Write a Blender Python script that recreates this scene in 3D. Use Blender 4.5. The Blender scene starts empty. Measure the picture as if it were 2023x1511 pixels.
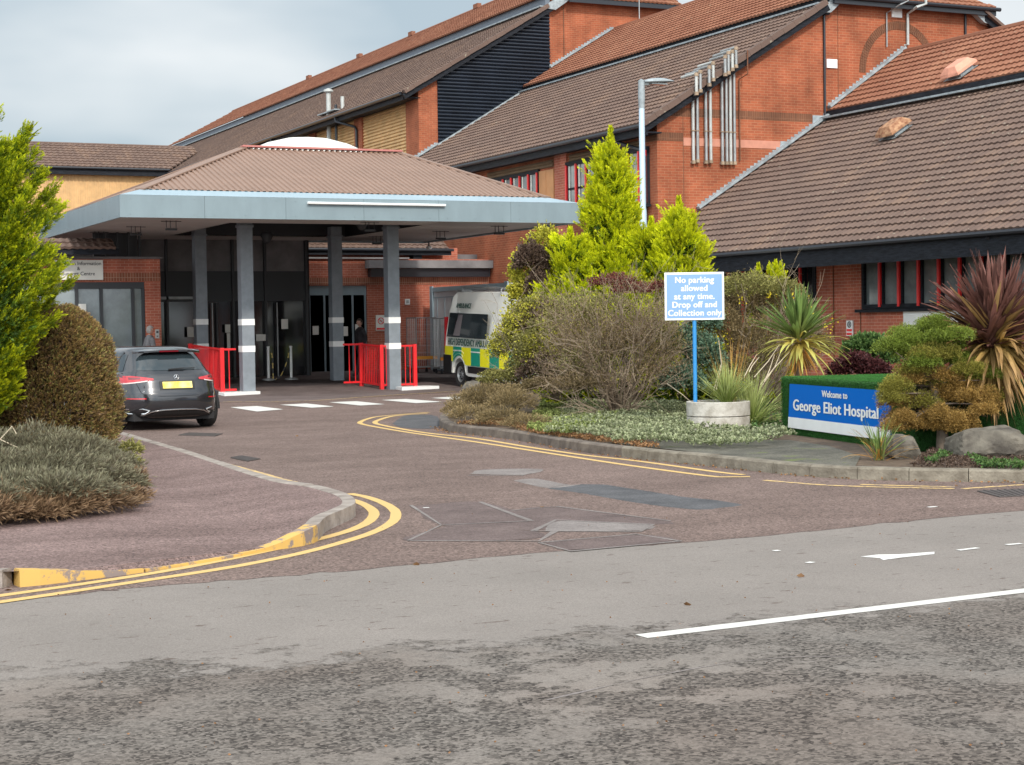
import bpy, bmesh, math, random
import numpy as np
from mathutils import Vector, Matrix
random.seed(7); rng = np.random.default_rng(11)
S = bpy.context.scene
COL = S.collection
R_ = math.radians

# ---------------------------------------------------------------- camera
FPX, CX, CY = 3409.56, 1011.5, 755.5           # measured focal length in photo pixels
def cam_axes(yaw, pitch, roll):
    fwd = np.array([math.sin(yaw), math.cos(yaw), 0.]); right = np.array([math.cos(yaw), -math.sin(yaw), 0.]); up = np.array([0, 0, 1.])
    c, s = math.cos(pitch), math.sin(pitch); f2 = fwd*c-up*s; u2 = up*c+fwd*s
    c, s = math.cos(roll), math.sin(roll); return right*c+u2*s, u2*c-right*s, f2
AR, AU, AW = cam_axes(R_(25.3618), R_(1.89016), R_(-0.85996))
CAM = np.array([0, 0, 1.7])
cd = bpy.data.cameras.new('camera'); cam = bpy.data.objects.new('camera', cd); COL.objects.link(cam)
M4 = Matrix(((AR[0], AU[0], -AW[0], 0), (AR[1], AU[1], -AW[1], 0), (AR[2], AU[2], -AW[2], 1.7), (0, 0, 0, 1)))
cam.matrix_world = M4
cd.sensor_width = 36; cd.lens = FPX/2023*36; cd.clip_end = 2000; cd.clip_start = 0.1
S.camera = cam
# ---------------------------------------------------------------- light
S.view_settings.view_transform = 'Standard'; S.view_settings.look = 'None'; S.view_settings.exposure = 0.42
SUN_EL, SUN_AZ = 37.0, 187.0                    # azimuth clockwise from +Y
w = bpy.data.worlds.new('World'); S.world = w; w.use_nodes = True
nt = w.node_tree; nt.nodes.clear()
def N(t, typ, **kw):
    n = t.nodes.new(typ)
    for k, v in kw.items():
        if k.startswith('i_'): n.inputs[k[2:].replace('_', ' ')].default_value = v
        else: setattr(n, k, v)
    return n
sky = N(nt, 'ShaderNodeTexSky', sky_type='NISHITA', sun_disc=False, sun_elevation=R_(SUN_EL), sun_rotation=R_(SUN_AZ), air_density=1.0, dust_density=2.5)
tc = N(nt, 'ShaderNodeTexCoord'); mp = N(nt, 'ShaderNodeMapping'); mp.inputs['Scale'].default_value = (1.0, 1.0, 2.6)
mp.inputs['Location'].default_value = (0.35, 0.1, 0.25)
nz = N(nt, 'ShaderNodeTexNoise', i_Scale=3.6, i_Detail=4.0, i_Roughness=0.45)
nz2 = N(nt, 'ShaderNodeTexNoise', i_Scale=1.1, i_Detail=2.0)
rp = N(nt, 'ShaderNodeValToRGB'); rp.color_ramp.elements[0].position = 0.38; rp.color_ramp.elements[1].position = 0.60
rp.color_ramp.elements[0].color = (4.5, 5.45, 6.1, 1); rp.color_ramp.elements[1].color = (8.0, 8.35, 8.5, 1)
mx = N(nt, 'ShaderNodeMix', data_type='RGBA'); mr = N(nt, 'ShaderNodeMapRange'); mr.inputs['From Min'].default_value = 0.3; mr.inputs['From Max'].default_value = 0.7
mr.inputs['To Min'].default_value = 0.72; mr.inputs['To Max'].default_value = 0.97
bg = N(nt, 'ShaderNodeBackground', i_Strength=0.085); wo = N(nt, 'ShaderNodeOutputWorld')
L = nt.links.new
L(tc.outputs['Generated'], mp.inputs['Vector']); L(mp.outputs[0], nz.inputs['Vector']); L(mp.outputs[0], nz2.inputs['Vector'])
L(nz.outputs['Fac'], rp.inputs[0]); L(nz2.outputs['Fac'], mr.inputs['Value']); L(mr.outputs[0], mx.inputs['Factor'])
# glow added to the unseen sky round the sun, for softer fill
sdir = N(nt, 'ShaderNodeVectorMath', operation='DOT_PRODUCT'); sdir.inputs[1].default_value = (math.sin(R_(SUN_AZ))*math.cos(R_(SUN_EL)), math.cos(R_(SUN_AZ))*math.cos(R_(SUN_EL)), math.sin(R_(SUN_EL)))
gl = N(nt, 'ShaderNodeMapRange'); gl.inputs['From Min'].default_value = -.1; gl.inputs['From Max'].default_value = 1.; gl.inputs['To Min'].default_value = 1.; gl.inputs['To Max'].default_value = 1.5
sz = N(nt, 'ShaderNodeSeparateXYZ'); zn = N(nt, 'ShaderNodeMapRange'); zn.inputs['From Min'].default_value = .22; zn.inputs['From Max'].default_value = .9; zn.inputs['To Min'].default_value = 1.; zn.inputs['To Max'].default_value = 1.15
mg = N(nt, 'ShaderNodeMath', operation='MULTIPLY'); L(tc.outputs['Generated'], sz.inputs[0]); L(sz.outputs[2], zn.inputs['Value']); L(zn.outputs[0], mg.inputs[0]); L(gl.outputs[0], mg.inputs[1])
# broad glow added low in the unseen south-west sky to lift shaded walls
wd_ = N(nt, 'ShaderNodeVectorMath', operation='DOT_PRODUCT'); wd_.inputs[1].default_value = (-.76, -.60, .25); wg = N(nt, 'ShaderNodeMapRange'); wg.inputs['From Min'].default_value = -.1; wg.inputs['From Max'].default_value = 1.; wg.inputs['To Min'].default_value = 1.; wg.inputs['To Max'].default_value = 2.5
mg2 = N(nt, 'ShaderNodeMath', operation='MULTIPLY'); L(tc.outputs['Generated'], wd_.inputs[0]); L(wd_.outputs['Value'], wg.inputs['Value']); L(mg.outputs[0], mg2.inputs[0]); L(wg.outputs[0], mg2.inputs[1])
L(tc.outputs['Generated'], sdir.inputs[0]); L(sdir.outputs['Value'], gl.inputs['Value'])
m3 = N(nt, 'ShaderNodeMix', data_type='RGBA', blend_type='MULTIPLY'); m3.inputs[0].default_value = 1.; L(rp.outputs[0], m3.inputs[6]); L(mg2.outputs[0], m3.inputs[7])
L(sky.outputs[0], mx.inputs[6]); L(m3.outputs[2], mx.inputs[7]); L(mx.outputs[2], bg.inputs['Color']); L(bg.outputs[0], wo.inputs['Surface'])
sl = bpy.data.lights.new('sun', 'SUN'); sl.energy = 2.1; sl.angle = R_(5.0); sl.color = (1.0, 0.93, 0.84)
so = bpy.data.objects.new('sun', sl); COL.objects.link(so)
sd = Vector((math.sin(R_(SUN_AZ))*math.cos(R_(SUN_EL)), math.cos(R_(SUN_AZ))*math.cos(R_(SUN_EL)), math.sin(R_(SUN_EL))))
so.rotation_euler = sd.to_track_quat('Z', 'Y').to_euler(); so.location = (20, -20, 40)

# ---------------------------------------------------------------- survey helpers (photo pixel + a known plane -> metres)
def ray(x, y): return AW+AR*((x-CX)/FPX)-AU*((y-CY)/FPX)
def onz(x, y, z=0.): d = ray(x, y); return CAM+d*((z-1.7)/d[2])
def onX(x, y, X): d = ray(x, y); return CAM+d*(X/d[0])
def onY(x, y, Y): d = ray(x, y); return CAM+d*(Y/d[1])
def dep(x, y, t): return CAM+t*ray(x, y)
def hgt(Y): return float(min(max((Y-42)*.032, 0), .45))

# ---------------------------------------------------------------- object helpers
ORG = {}
def tag(o, label, cat, group=None, kind=None):
    if label: o['label'] = label
    if cat: o['category'] = cat
    if group: o['group'] = group
    if kind: o['kind'] = kind
    return o
def thing(name, label, cat, loc=(0, 0, 0), rz=0., group=None):
    o = bpy.data.objects.new(name, None); COL.objects.link(o); o.location = loc; o.rotation_euler = (0, 0, rz)
    o.empty_display_size = .3; ORG[o.name] = Vector(loc)
    return tag(o, label, cat, group)
def link(name, me, mat, parent=None):
    o = bpy.data.objects.new(name, me); COL.objects.link(o)
    if mat is not None:
        for m in (mat if isinstance(mat, (list, tuple)) else [mat]): me.materials.append(m)
    if parent is not None: o.parent = parent
    return o
class MB:
    def __init__(s): s.v = []; s.f = []; s.mi = []; s.m = 0; s.g = []
    def add(s, vs, fs):
        b = len(s.v); s.g.append((b, len(s.f))); s.v += [tuple(map(float, p)) for p in vs]; s.f += [tuple(b+i for i in f) for f in fs]; s.mi += [s.m]*len(fs); return s
    def quad(s, a, b, c, d): return s.add([a, b, c, d], [(0, 1, 2, 3)])
    def poly(s, pts): return s.add(pts, [tuple(range(len(pts)))])
    def box(s, x0, x1, y0, y1, z0, z1):
        return s.add([(x0, y0, z0), (x1, y0, z0), (x1, y1, z0), (x0, y1, z0), (x0, y0, z1), (x1, y0, z1), (x1, y1, z1), (x0, y1, z1)],
                     [(0, 3, 2, 1), (4, 5, 6, 7), (0, 1, 5, 4), (1, 2, 6, 5), (2, 3, 7, 6), (3, 0, 4, 7)])
    def prism(s, pts, d):
        """pts: planar outline; d: extrusion vector"""
        n = len(pts); d = np.array(d, float); q = [np.array(p, float) for p in pts]
        return s.add(q+[p+d for p in q], [tuple(range(n))[::-1], tuple(range(n, 2*n))]+[(i, (i+1) % n, n+(i+1) % n, n+i) for i in range(n)])
    def bar(s, a, b, wd, hg):
        """rectangular bar from a to b"""
        a, b = Vector(a), Vector(b); d = (b-a).normalized(); up = Vector((0, 0, 1)) if abs(d.z) < .95 else Vector((0, 1, 0))
        sx = d.cross(up).normalized()*wd/2; sy = sx.cross(d).normalized()*hg/2
        q = [a-sx-sy, a+sx-sy, a+sx+sy, a-sx+sy]; return s.prism(q, b-a)
    def tube(s, pts, r, n=8, cap=True):
        pts = [Vector(p) for p in pts]; rs = r if isinstance(r, (list, tuple)) else [r]*len(pts); rings = []
        prev = None
        for i, p in enumerate(pts):
            d = (pts[min(i+1, len(pts)-1)]-pts[max(i-1, 0)]).normalized()
            if prev is None: prev = d.orthogonal().normalized()
            prev = (prev-d*prev.dot(d)).normalized(); q = d.cross(prev)
            rings.append([p+(prev*math.cos(2*math.pi*k/n)+q*math.sin(2*math.pi*k/n))*rs[i] for k in range(n)])
        vs = [v for r_ in rings for v in r_]; fs = []
        for i in range(len(pts)-1):
            for k in range(n): fs.append((i*n+k, i*n+(k+1) % n, (i+1)*n+(k+1) % n, (i+1)*n+k))
        if cap: fs += [tuple(range(n))[::-1], tuple(range((len(pts)-1)*n, len(pts)*n))]
        return s.add(vs, fs)
    def lathe(s, prof, c=(0, 0, 0), axis='z', n=24):
        vs = []; fs = []; m = len(prof)
        for k in range(n):
            a = 2*math.pi*k/n
            for r, h in prof:
                p = {'z': (r*math.cos(a), r*math.sin(a), h), 'y': (r*math.cos(a), h, r*math.sin(a)), 'x': (h, r*math.cos(a), r*math.sin(a))}[axis]
                vs.append((p[0]+c[0], p[1]+c[1], p[2]+c[2]))
        for k in range(n):
            for i in range(m-1): fs.append((k*m+i, ((k+1) % n)*m+i, ((k+1) % n)*m+i+1, k*m+i+1))
        return s.add(vs, fs)
    def split(s, name, mat, parent=None, **kw):
        """every added solid becomes an object of its own"""
        out = []; g = s.g+[(len(s.v), len(s.f))]
        for (v0, f0), (v1, f1) in zip(g[:-1], g[1:]):
            m = MB(); m.add(s.v[v0:v1], [tuple(i-v0 for i in f) for f in s.f[f0:f1]]); out.append(m.build(name, mat, parent, **kw))
        return out
    def build(s, name, mat, parent=None, world=True, smooth=False, bevel=0, normals=True):
        me = bpy.data.meshes.new(name); off = np.zeros(3)
        if parent is not None and world:
            q = parent
            while q is not None:
                if q.name in ORG: off = np.array(ORG[q.name]); break
                q = q.parent
        me.from_pydata([(p[0]-off[0], p[1]-off[1], p[2]-off[2]) for p in s.v], [], s.f)
        if any(s.mi): me.polygons.foreach_set('material_index', s.mi)
        if normals or bevel:
            bm = bmesh.new(); bm.from_mesh(me)
            if bevel:
                bmesh.ops.remove_doubles(bm, verts=bm.verts, dist=1e-5)
                es = [e for e in bm.edges if len(e.link_faces) == 2 and e.calc_face_angle(0) > .5]
                bmesh.ops.bevel(bm, geom=es, offset=bevel, segments=2, profile=.6, affect='EDGES')
            bmesh.ops.recalc_face_normals(bm, faces=bm.faces); bm.to_mesh(me); bm.free()
        if smooth:
            me.polygons.foreach_set('use_smooth', [True]*len(me.polygons))
            try: me.set_sharp_from_angle(angle=R_(38))
            except Exception: pass
        return link(name, me, mat, parent)
def text_mb(body, size, origin, xdir, ydir, bold=0.0, align='CENTER', xs=1.0, shear=0.0, spacing=1.0, line=1.0):
    """lettering as mesh; returns MB with letters laid on the plane (origin, xdir, ydir)"""
    cu = bpy.data.curves.new('lettering', 'FONT'); cu.body = body; cu.size = size; cu.align_x = align; cu.offset = bold; cu.shear = shear
    cu.space_character = spacing; cu.space_line = line; cu.resolution_u = 3; cu.extrude = 0
    o = bpy.data.objects.new('lettering_tmp', cu); COL.objects.link(o)
    dg = bpy.context.evaluated_depsgraph_get(); me = o.evaluated_get(dg).to_mesh()
    xd, yd, og = Vector(xdir).normalized(), Vector(ydir).normalized(), Vector(origin)
    m = MB(); m.add([og+xd*(v.co.x*xs)+yd*v.co.y for v in me.vertices], [tuple(p.vertices) for p in me.polygons])
    o.evaluated_get(dg).to_mesh_clear(); bpy.data.objects.remove(o); bpy.data.curves.remove(cu)
    return m

# ---------------------------------------------------------------- materials
def mat(name, col, rough=.6, metal=0., spec=.5, var=.0, vscale=6., bump=0., bscale=30., col2=None, stretch=None, coat=0., emit=None, detail=4.):
    m = bpy.data.materials.new(name); m.use_nodes = True; t = m.node_tree; b = t.nodes['Principled BSDF']
    b.inputs['Roughness'].default_value = rough; b.inputs['Metallic'].default_value = metal; b.inputs['Specular IOR Level'].default_value = spec
    b.inputs['Base Color'].default_value = (*col, 1)
    if coat: b.inputs['Coat Weight'].default_value = coat; b.inputs['Coat Roughness'].default_value = .05
    g = None
    if var or bump or col2:
        g = N(t, 'ShaderNodeNewGeometry'); mpn = N(t, 'ShaderNodeMapping'); t.links.new(g.outputs['Position'], mpn.inputs['Vector'])
        if stretch: mpn.inputs['Scale'].default_value = stretch
    if var or col2:
        nz = N(t, 'ShaderNodeTexNoise', i_Scale=vscale, i_Detail=detail, i_Roughness=.6); t.links.new(mpn.outputs[0], nz.inputs['Vector'])
        r = N(t, 'ShaderNodeValToRGB'); t.links.new(nz.outputs['Fac'], r.inputs[0])
        r.color_ramp.elements[0].position = .35; r.color_ramp.elements[1].position = .65
        c2 = col2 if col2 else tuple(min(1, c*(1+var)) for c in col); c1 = col if col2 else tuple(c*(1-var) for c in col)
        r.color_ramp.elements[0].color = (*c1, 1); r.color_ramp.elements[1].color = (*c2, 1)
        t.links.new(r.outputs[0], b.inputs['Base Color'])
    if bump:
        nb = N(t, 'ShaderNodeTexNoise', i_Scale=bscale, i_Detail=4.); t.links.new(mpn.outputs[0], nb.inputs['Vector'])
        bn = N(t, 'ShaderNodeBump', i_Strength=bump, i_Distance=.02); t.links.new(nb.outputs['Fac'], bn.inputs['Height']); t.links.new(bn.outputs[0], b.inputs['Normal'])
    if emit: b.inputs['Emission Color'].default_value = (*emit[:3], 1); b.inputs['Emission Strength'].default_value = emit[3]
    return m
def brick_mat(name, c1, c2, mortar, soldier=False, rough=.85):
    m = bpy.data.materials.new(name); m.use_nodes = True; t = m.node_tree; b = t.nodes['Principled BSDF']; b.inputs['Roughness'].default_value = rough
    b.inputs['Specular IOR Level'].default_value = .25
    g = N(t, 'ShaderNodeNewGeometry'); sp = N(t, 'ShaderNodeSeparateXYZ'); sn = N(t, 'ShaderNodeSeparateXYZ')
    t.links.new(g.outputs['Position'], sp.inputs[0]); t.links.new(g.outputs['True Normal'], sn.inputs[0])
    ab = N(t, 'ShaderNodeMath', operation='ABSOLUTE'); t.links.new(sn.outputs[0], ab.inputs[0])
    gt = N(t, 'ShaderNodeMath', operation='GREATER_THAN'); gt.inputs[1].default_value = .5; t.links.new(ab.outputs[0], gt.inputs[0])
    mxx = N(t, 'ShaderNodeMix', data_type='FLOAT'); t.links.new(gt.outputs[0], mxx.inputs[0]); t.links.new(sp.outputs[0], mxx.inputs[2]); t.links.new(sp.outputs[1], mxx.inputs[3])
    cb = N(t, 'ShaderNodeCombineXYZ')
    t.links.new(mxx.outputs[0], cb.inputs[1 if soldier else 0]); t.links.new(sp.outputs[2], cb.inputs[0 if soldier else 1])
    bt = N(t, 'ShaderNodeTexBrick', i_Scale=1., i_Mortar_Size=.006, i_Brick_Width=.225, i_Row_Height=.075)
    if soldier: bt.offset = 0.
    bt.inputs['Mortar Smooth'].default_value = .2; bt.inputs['Bias'].default_value = -.1
    bt.inputs['Color1'].default_value = (*c1, 1); bt.inputs['Color2'].default_value = (*c2, 1); bt.inputs['Mortar'].default_value = (*mortar, 1)
    t.links.new(cb.outputs[0], bt.inputs['Vector'])
    nz = N(t, 'ShaderNodeTexNoise', i_Scale=1.1, i_Detail=5.); t.links.new(g.outputs['Position'], nz.inputs['Vector'])
    mr = N(t, 'ShaderNodeMapRange'); mr.inputs['To Min'].default_value = .74; mr.inputs['To Max'].default_value = 1.26; mr.inputs['From Min'].default_value = .3; mr.inputs['From Max'].default_value = .7
    t.links.new(nz.outputs['Fac'], mr.inputs['Value'])
    mm = N(t, 'ShaderNodeMix', data_type='RGBA', blend_type='MULTIPLY'); mm.inputs[0].default_value = 1.
    ms_ = N(t, 'ShaderNodeMapping'); ms_.inputs['Scale'].default_value = (1.6, 1.6, .18); t.links.new(g.outputs['Position'], ms_.inputs[0]); n3 = N(t, 'ShaderNodeTexNoise', i_Scale=1.5, i_Detail=5.); t.links.new(ms_.outputs[0], n3.inputs['Vector'])
    m3_ = N(t, 'ShaderNodeMapRange'); m3_.inputs['From Min'].default_value = .35; m3_.inputs['From Max'].default_value = .7; m3_.inputs['To Min'].default_value = 1.05; m3_.inputs['To Max'].default_value = .82; t.links.new(n3.outputs['Fac'], m3_.inputs['Value'])
    mm0 = N(t, 'ShaderNodeMix', data_type='RGBA', blend_type='MULTIPLY'); mm0.inputs[0].default_value = 1.; t.links.new(bt.outputs['Color'], mm0.inputs[6]); t.links.new(m3_.outputs[0], mm0.inputs[7])
    t.links.new(mm0.outputs[2], mm.inputs[6]); t.links.new(mr.outputs[0], mm.inputs[7]); t.links.new(mm.outputs[2], b.inputs['Base Color'])
    bn = N(t, 'ShaderNodeBump', i_Strength=.5, i_Distance=.01, invert=True); t.links.new(bt.outputs['Fac'], bn.inputs['Height']); t.links.new(bn.outputs[0], b.inputs['Normal'])
    return m
def tile_mat(name, base, warm, moss, patch):
    """roof tile: per-tile tone, streaks down the slope and lichen spots"""
    m = bpy.data.materials.new(name); m.use_nodes = True; t = m.node_tree; b = t.nodes['Principled BSDF']; b.inputs['Roughness'].default_value = .8; b.inputs['Specular IOR Level'].default_value = .3
    g = N(t, 'ShaderNodeNewGeometry'); at = N(t, 'ShaderNodeAttribute', attribute_name='rnd')
    nz = N(t, 'ShaderNodeTexNoise', i_Scale=.55, i_Detail=5., i_Roughness=.65); t.links.new(g.outputs['Position'], nz.inputs['Vector'])
    ad = N(t, 'ShaderNodeMath', operation='MULTIPLY_ADD'); ad.inputs[1].default_value = .30; t.links.new(at.outputs['Fac'], ad.inputs[0]); t.links.new(nz.outputs['Fac'], ad.inputs[2])
    r = N(t, 'ShaderNodeValToRGB'); t.links.new(ad.outputs[0], r.inputs[0]); e = r.color_ramp.elements
    e[0].position = .42; e[0].color = (*base, 1); e[1].position = .98; e[1].color = (*warm, 1)
    q = r.color_ramp.elements.new(.7); q.color = (*patch, 1)
    n2 = N(t, 'ShaderNodeTexNoise', i_Scale=9., i_Detail=3.); t.links.new(g.outputs['Position'], n2.inputs['Vector'])
    r2 = N(t, 'ShaderNodeValToRGB'); t.links.new(n2.outputs['Fac'], r2.inputs[0]); r2.color_ramp.elements[0].position = .66; r2.color_ramp.elements[1].position = .74
    r2.color_ramp.elements[0].color = (0, 0, 0, 1); r2.color_ramp.elements[1].color = (.7, .7, .7, 1)
    mm = N(t, 'ShaderNodeMix', data_type='RGBA'); t.links.new(r2.outputs[0], mm.inputs[0]); t.links.new(r.outputs[0], mm.inputs[6]); mm.inputs[7].default_value = (*moss, 1)
    t.links.new(mm.outputs[2], b.inputs['Base Color']); return m
def leaf_mat(name, inner, tip, var=.35, trans=.3, vs=1.3, p0=.25, p1=.8):
    """leaf: colour runs from stalk to tip of each spray ('t'), tone drifts plant-wide"""
    m = bpy.data.materials.new(name); m.use_nodes = True; t = m.node_tree; b = t.nodes['Principled BSDF']; b.inputs['Roughness'].default_value = .55; b.inputs['Specular IOR Level'].default_value = .25
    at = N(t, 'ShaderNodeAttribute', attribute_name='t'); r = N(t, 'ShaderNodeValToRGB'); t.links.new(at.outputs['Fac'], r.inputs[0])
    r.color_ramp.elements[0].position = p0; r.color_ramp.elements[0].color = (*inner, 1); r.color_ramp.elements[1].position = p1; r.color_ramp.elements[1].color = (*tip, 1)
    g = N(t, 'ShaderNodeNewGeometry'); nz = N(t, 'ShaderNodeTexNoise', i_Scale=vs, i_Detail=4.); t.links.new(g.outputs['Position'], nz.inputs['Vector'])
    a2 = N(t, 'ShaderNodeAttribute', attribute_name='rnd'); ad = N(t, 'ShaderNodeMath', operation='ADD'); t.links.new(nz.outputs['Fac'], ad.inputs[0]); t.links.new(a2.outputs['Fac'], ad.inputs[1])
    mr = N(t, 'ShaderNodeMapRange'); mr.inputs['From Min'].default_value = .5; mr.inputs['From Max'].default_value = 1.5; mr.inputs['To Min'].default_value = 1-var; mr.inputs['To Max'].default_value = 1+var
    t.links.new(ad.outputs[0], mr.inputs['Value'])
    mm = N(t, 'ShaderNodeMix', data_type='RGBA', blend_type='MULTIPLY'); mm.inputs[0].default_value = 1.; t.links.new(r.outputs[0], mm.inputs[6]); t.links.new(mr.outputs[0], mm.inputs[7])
    t.links.new(mm.outputs[2], b.inputs['Base Color'])
    tr = N(t, 'ShaderNodeBsdfTranslucent'); t.links.new(mm.outputs[2], tr.inputs['Color']); ms = N(t, 'ShaderNodeMixShader'); ms.inputs[0].default_value = trans
    out = [n for n in t.nodes if n.type == 'OUTPUT_MATERIAL'][0]; t.links.new(b.outputs[0], ms.inputs[1]); t.links.new(tr.outputs[0], ms.inputs[2]); t.links.new(ms.outputs[0], out.inputs['Surface'])
    return m
def road_mat(name, dark, light, grit, pscale, p0, p1, stretch=(1, 1, 1), spk=140., spot=None, bump=.5):
    m = bpy.data.materials.new(name); m.use_nodes = True; t = m.node_tree; b = t.nodes['Principled BSDF']; b.inputs['Roughness'].default_value = .88; b.inputs['Specular IOR Level'].default_value = .3
    g = N(t, 'ShaderNodeNewGeometry'); mpn = N(t, 'ShaderNodeMapping'); mpn.inputs['Scale'].default_value = stretch; mpn.inputs['Rotation'].default_value = (0, 0, R_(9)); t.links.new(g.outputs['Position'], mpn.inputs[0])
    n1 = N(t, 'ShaderNodeTexNoise', i_Scale=pscale, i_Detail=12., i_Roughness=.74); t.links.new(mpn.outputs[0], n1.inputs['Vector'])
    r1 = N(t, 'ShaderNodeValToRGB'); t.links.new(n1.outputs['Fac'], r1.inputs[0]); e = r1.color_ramp.elements; e[0].position = p0; e[1].position = p1; e[0].color = (*dark, 1); e[1].color = (*light, 1)
    vo = N(t, 'ShaderNodeTexVoronoi', i_Scale=spk); t.links.new(g.outputs['Position'], vo.inputs['Vector'])
    sc = N(t, 'ShaderNodeSeparateColor'); t.links.new(vo.outputs['Color'], sc.inputs[0])
    mr = N(t, 'ShaderNodeMapRange'); mr.inputs['To Min'].default_value = 1-grit; mr.inputs['To Max'].default_value = 1+grit*1.1; t.links.new(sc.outputs[0], mr.inputs['Value'])
    mm = N(t, 'ShaderNodeMix', data_type='RGBA', blend_type='MULTIPLY'); mm.inputs[0].default_value = 1.; t.links.new(r1.outputs[0], mm.inputs[6]); t.links.new(mr.outputs[0], mm.inputs[7])
    last = mm.outputs[2]
    if spot:
        n2 = N(t, 'ShaderNodeTexNoise', i_Scale=spot[0], i_Detail=6., i_Roughness=.6); t.links.new(mpn.outputs[0], n2.inputs['Vector'])
        r2 = N(t, 'ShaderNodeValToRGB'); t.links.new(n2.outputs['Fac'], r2.inputs[0]); r2.color_ramp.elements[0].position = spot[1]; r2.color_ramp.elements[1].position = spot[1]+.05
        m2 = N(t, 'ShaderNodeMix', data_type='RGBA'); t.links.new(r2.outputs[0], m2.inputs[0]); t.links.new(last, m2.inputs[6]); m2.inputs[7].default_value = (*spot[2], 1); last = m2.outputs[2]
    t.links.new(last, b.inputs['Base Color'])
    bn = N(t, 'ShaderNodeBump', i_Strength=bump, i_Distance=.006); t.links.new(sc.outputs[1], bn.inputs['Height']); t.links.new(bn.outputs[0], b.inputs['Normal'])
    return m
def worn_paint(name, col, under, amt=.42, scale=9.):
    m = mat(name, col, rough=.7); t = m.node_tree; b = t.nodes['Principled BSDF']; g = N(t, 'ShaderNodeNewGeometry')
    nz = N(t, 'ShaderNodeTexNoise', i_Scale=scale, i_Detail=8., i_Roughness=.75); t.links.new(g.outputs['Position'], nz.inputs['Vector'])
    r = N(t, 'ShaderNodeValToRGB'); t.links.new(nz.outputs['Fac'], r.inputs[0]); e = r.color_ramp.elements; e[0].position = amt-.03; e[1].position = amt+.03
    e[0].color = (*under, 1); e[1].color = (*col, 1); t.links.new(r.outputs[0], b.inputs['Base Color']); return m

M = {}
M['brick'] = brick_mat('brick', (.345, .098, .046), (.27, .075, .037), (.37, .18, .10))
M['brick_red'] = brick_mat('brick_red', (.46, .135, .082), (.38, .105, .066), (.52, .29, .21))
M['soldier'] = brick_mat('soldier', (.17, .07, .038), (.13, .058, .034), (.22, .11, .065), True)
M['soldier_red'] = brick_mat('soldier_red', (.25, .085, .05), (.33, .12, .07), (.42, .28, .2), True)
M['tile_brown'] = tile_mat('tile_brown', (.122, .080, .064), (.20, .128, .09), (.32, .29, .22), (.148, .097, .076))
M['tile_orange'] = tile_mat('tile_orange', (.20, .078, .044), (.31, .14, .08), (.34, .29, .2), (.24, .10, .058))
M['lead'] = mat('lead', (.28, .315, .33), .6, .1, var=.25, vscale=5., bump=.2, bscale=8)
M['black_timber'] = mat('black_timber', (.012, .014, .019), .6, spec=.2, var=.5, vscale=4., stretch=(1, 1, 6), bump=.3, bscale=20)
M['black_plastic'] = mat('black_plastic', (.018, .02, .026), .35)
M['black_clad'] = mat('black_clad', (.016, .022, .034), .38, var=.2, vscale=1.)
M['ochre'] = mat('ochre', (.58, .36, .16), .6, var=.12, vscale=2.)
M['ochre_dark'] = mat('ochre_dark', (.20, .13, .075), .6, var=.15, vscale=2.)
M['canopy_roof'] = mat('canopy_roof', (.25, .16, .118), .5, var=.06, vscale=1.5)
M['fascia'] = mat('fascia', (.188, .243, .266), .4, var=.06, vscale=2.5, stretch=(1, 1, .35), bump=.05, bscale=3)
M['fascia_cap'] = mat('fascia_cap', (.30, .39, .44), .4, var=.05, vscale=1.)
M['soffit'] = mat('soffit', (.44, .41, .39), .7, var=.06, vscale=1.)
M['dark_metal'] = mat('dark_metal', (.03, .032, .036), .5)
M['col_grey'] = mat('col_grey', (.20, .225, .25), .5, var=.10, vscale=5., bump=.08, bscale=30)
M['white'] = mat('white', (.78, .78, .76), .5, var=.04, vscale=3.)
M['off_white'] = mat('off_white', (.72, .70, .64), .5, var=.05, vscale=2.)
M['red_paint'] = mat('red_paint', (.72, .02, .025), .35, var=.08, vscale=3.)
M['red_frame'] = mat('red_frame', (.78, .03, .03), .4)
M['glass'] = mat('glass', (.02, .028, .032), .06, spec=1.0)
M['glass_grey'] = mat('glass_grey', (.16, .185, .19), .12, spec=1., var=.3, vscale=1.6)
M['glass_dark'] = mat('glass_dark', (.012, .012, .014), .08, spec=.8)
M['blind'] = mat('blind', (.7, .68, .6), .6)
M['dark_int'] = mat('dark_int', (.015, .014, .015), .8)
M['int_grey'] = mat('int_grey', (.16, .15, .15), .7, var=.3, vscale=1.2)
M['kerb'] = mat('kerb', (.13, .108, .08), .85, col2=(.25, .218, .168), vscale=5., bump=.5, bscale=40, detail=8.)
M['kerb_dark'] = mat('kerb_dark', (.10, .078, .064), .85, col2=(.20, .163, .13), vscale=6., bump=.5, bscale=40, detail=8.)
M['kerb_light'] = mat('kerb_light', (.20, .165, .14), .85, col2=(.36, .31, .27), vscale=5., bump=.5, bscale=40, detail=8.)
M['kerb_yellow'] = worn_paint('kerb_yellow', (.60, .37, .10), (.24, .19, .17), .46, 6.)
M['concrete'] = mat('concrete', (.33, .30, .25), .85, col2=(.55, .52, .46), vscale=5., bump=.4, bscale=30, detail=8.)
M['galv'] = mat('galv', (.30, .31, .31), .42, .4, var=.15, vscale=5.)
M['pale_metal'] = mat('pale_metal', (.42, .43, .41), .5, .1, var=.1, vscale=4.)
M['rust'] = mat('rust', (.20, .075, .035), .85, col2=(.42, .24, .13), vscale=9., bump=.5, bscale=30)
M['terracotta'] = mat('terracotta', (.62, .27, .18), .6, var=.1, vscale=5.)
M['soil'] = mat('soil', (.07, .045, .03), .95, col2=(.14, .095, .06), vscale=9., bump=1., bscale=30)
M['rock'] = mat('rock', (.06, .05, .04), .9, col2=(.16, .14, .11), vscale=5., bump=.9, bscale=14, detail=9.)
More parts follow.
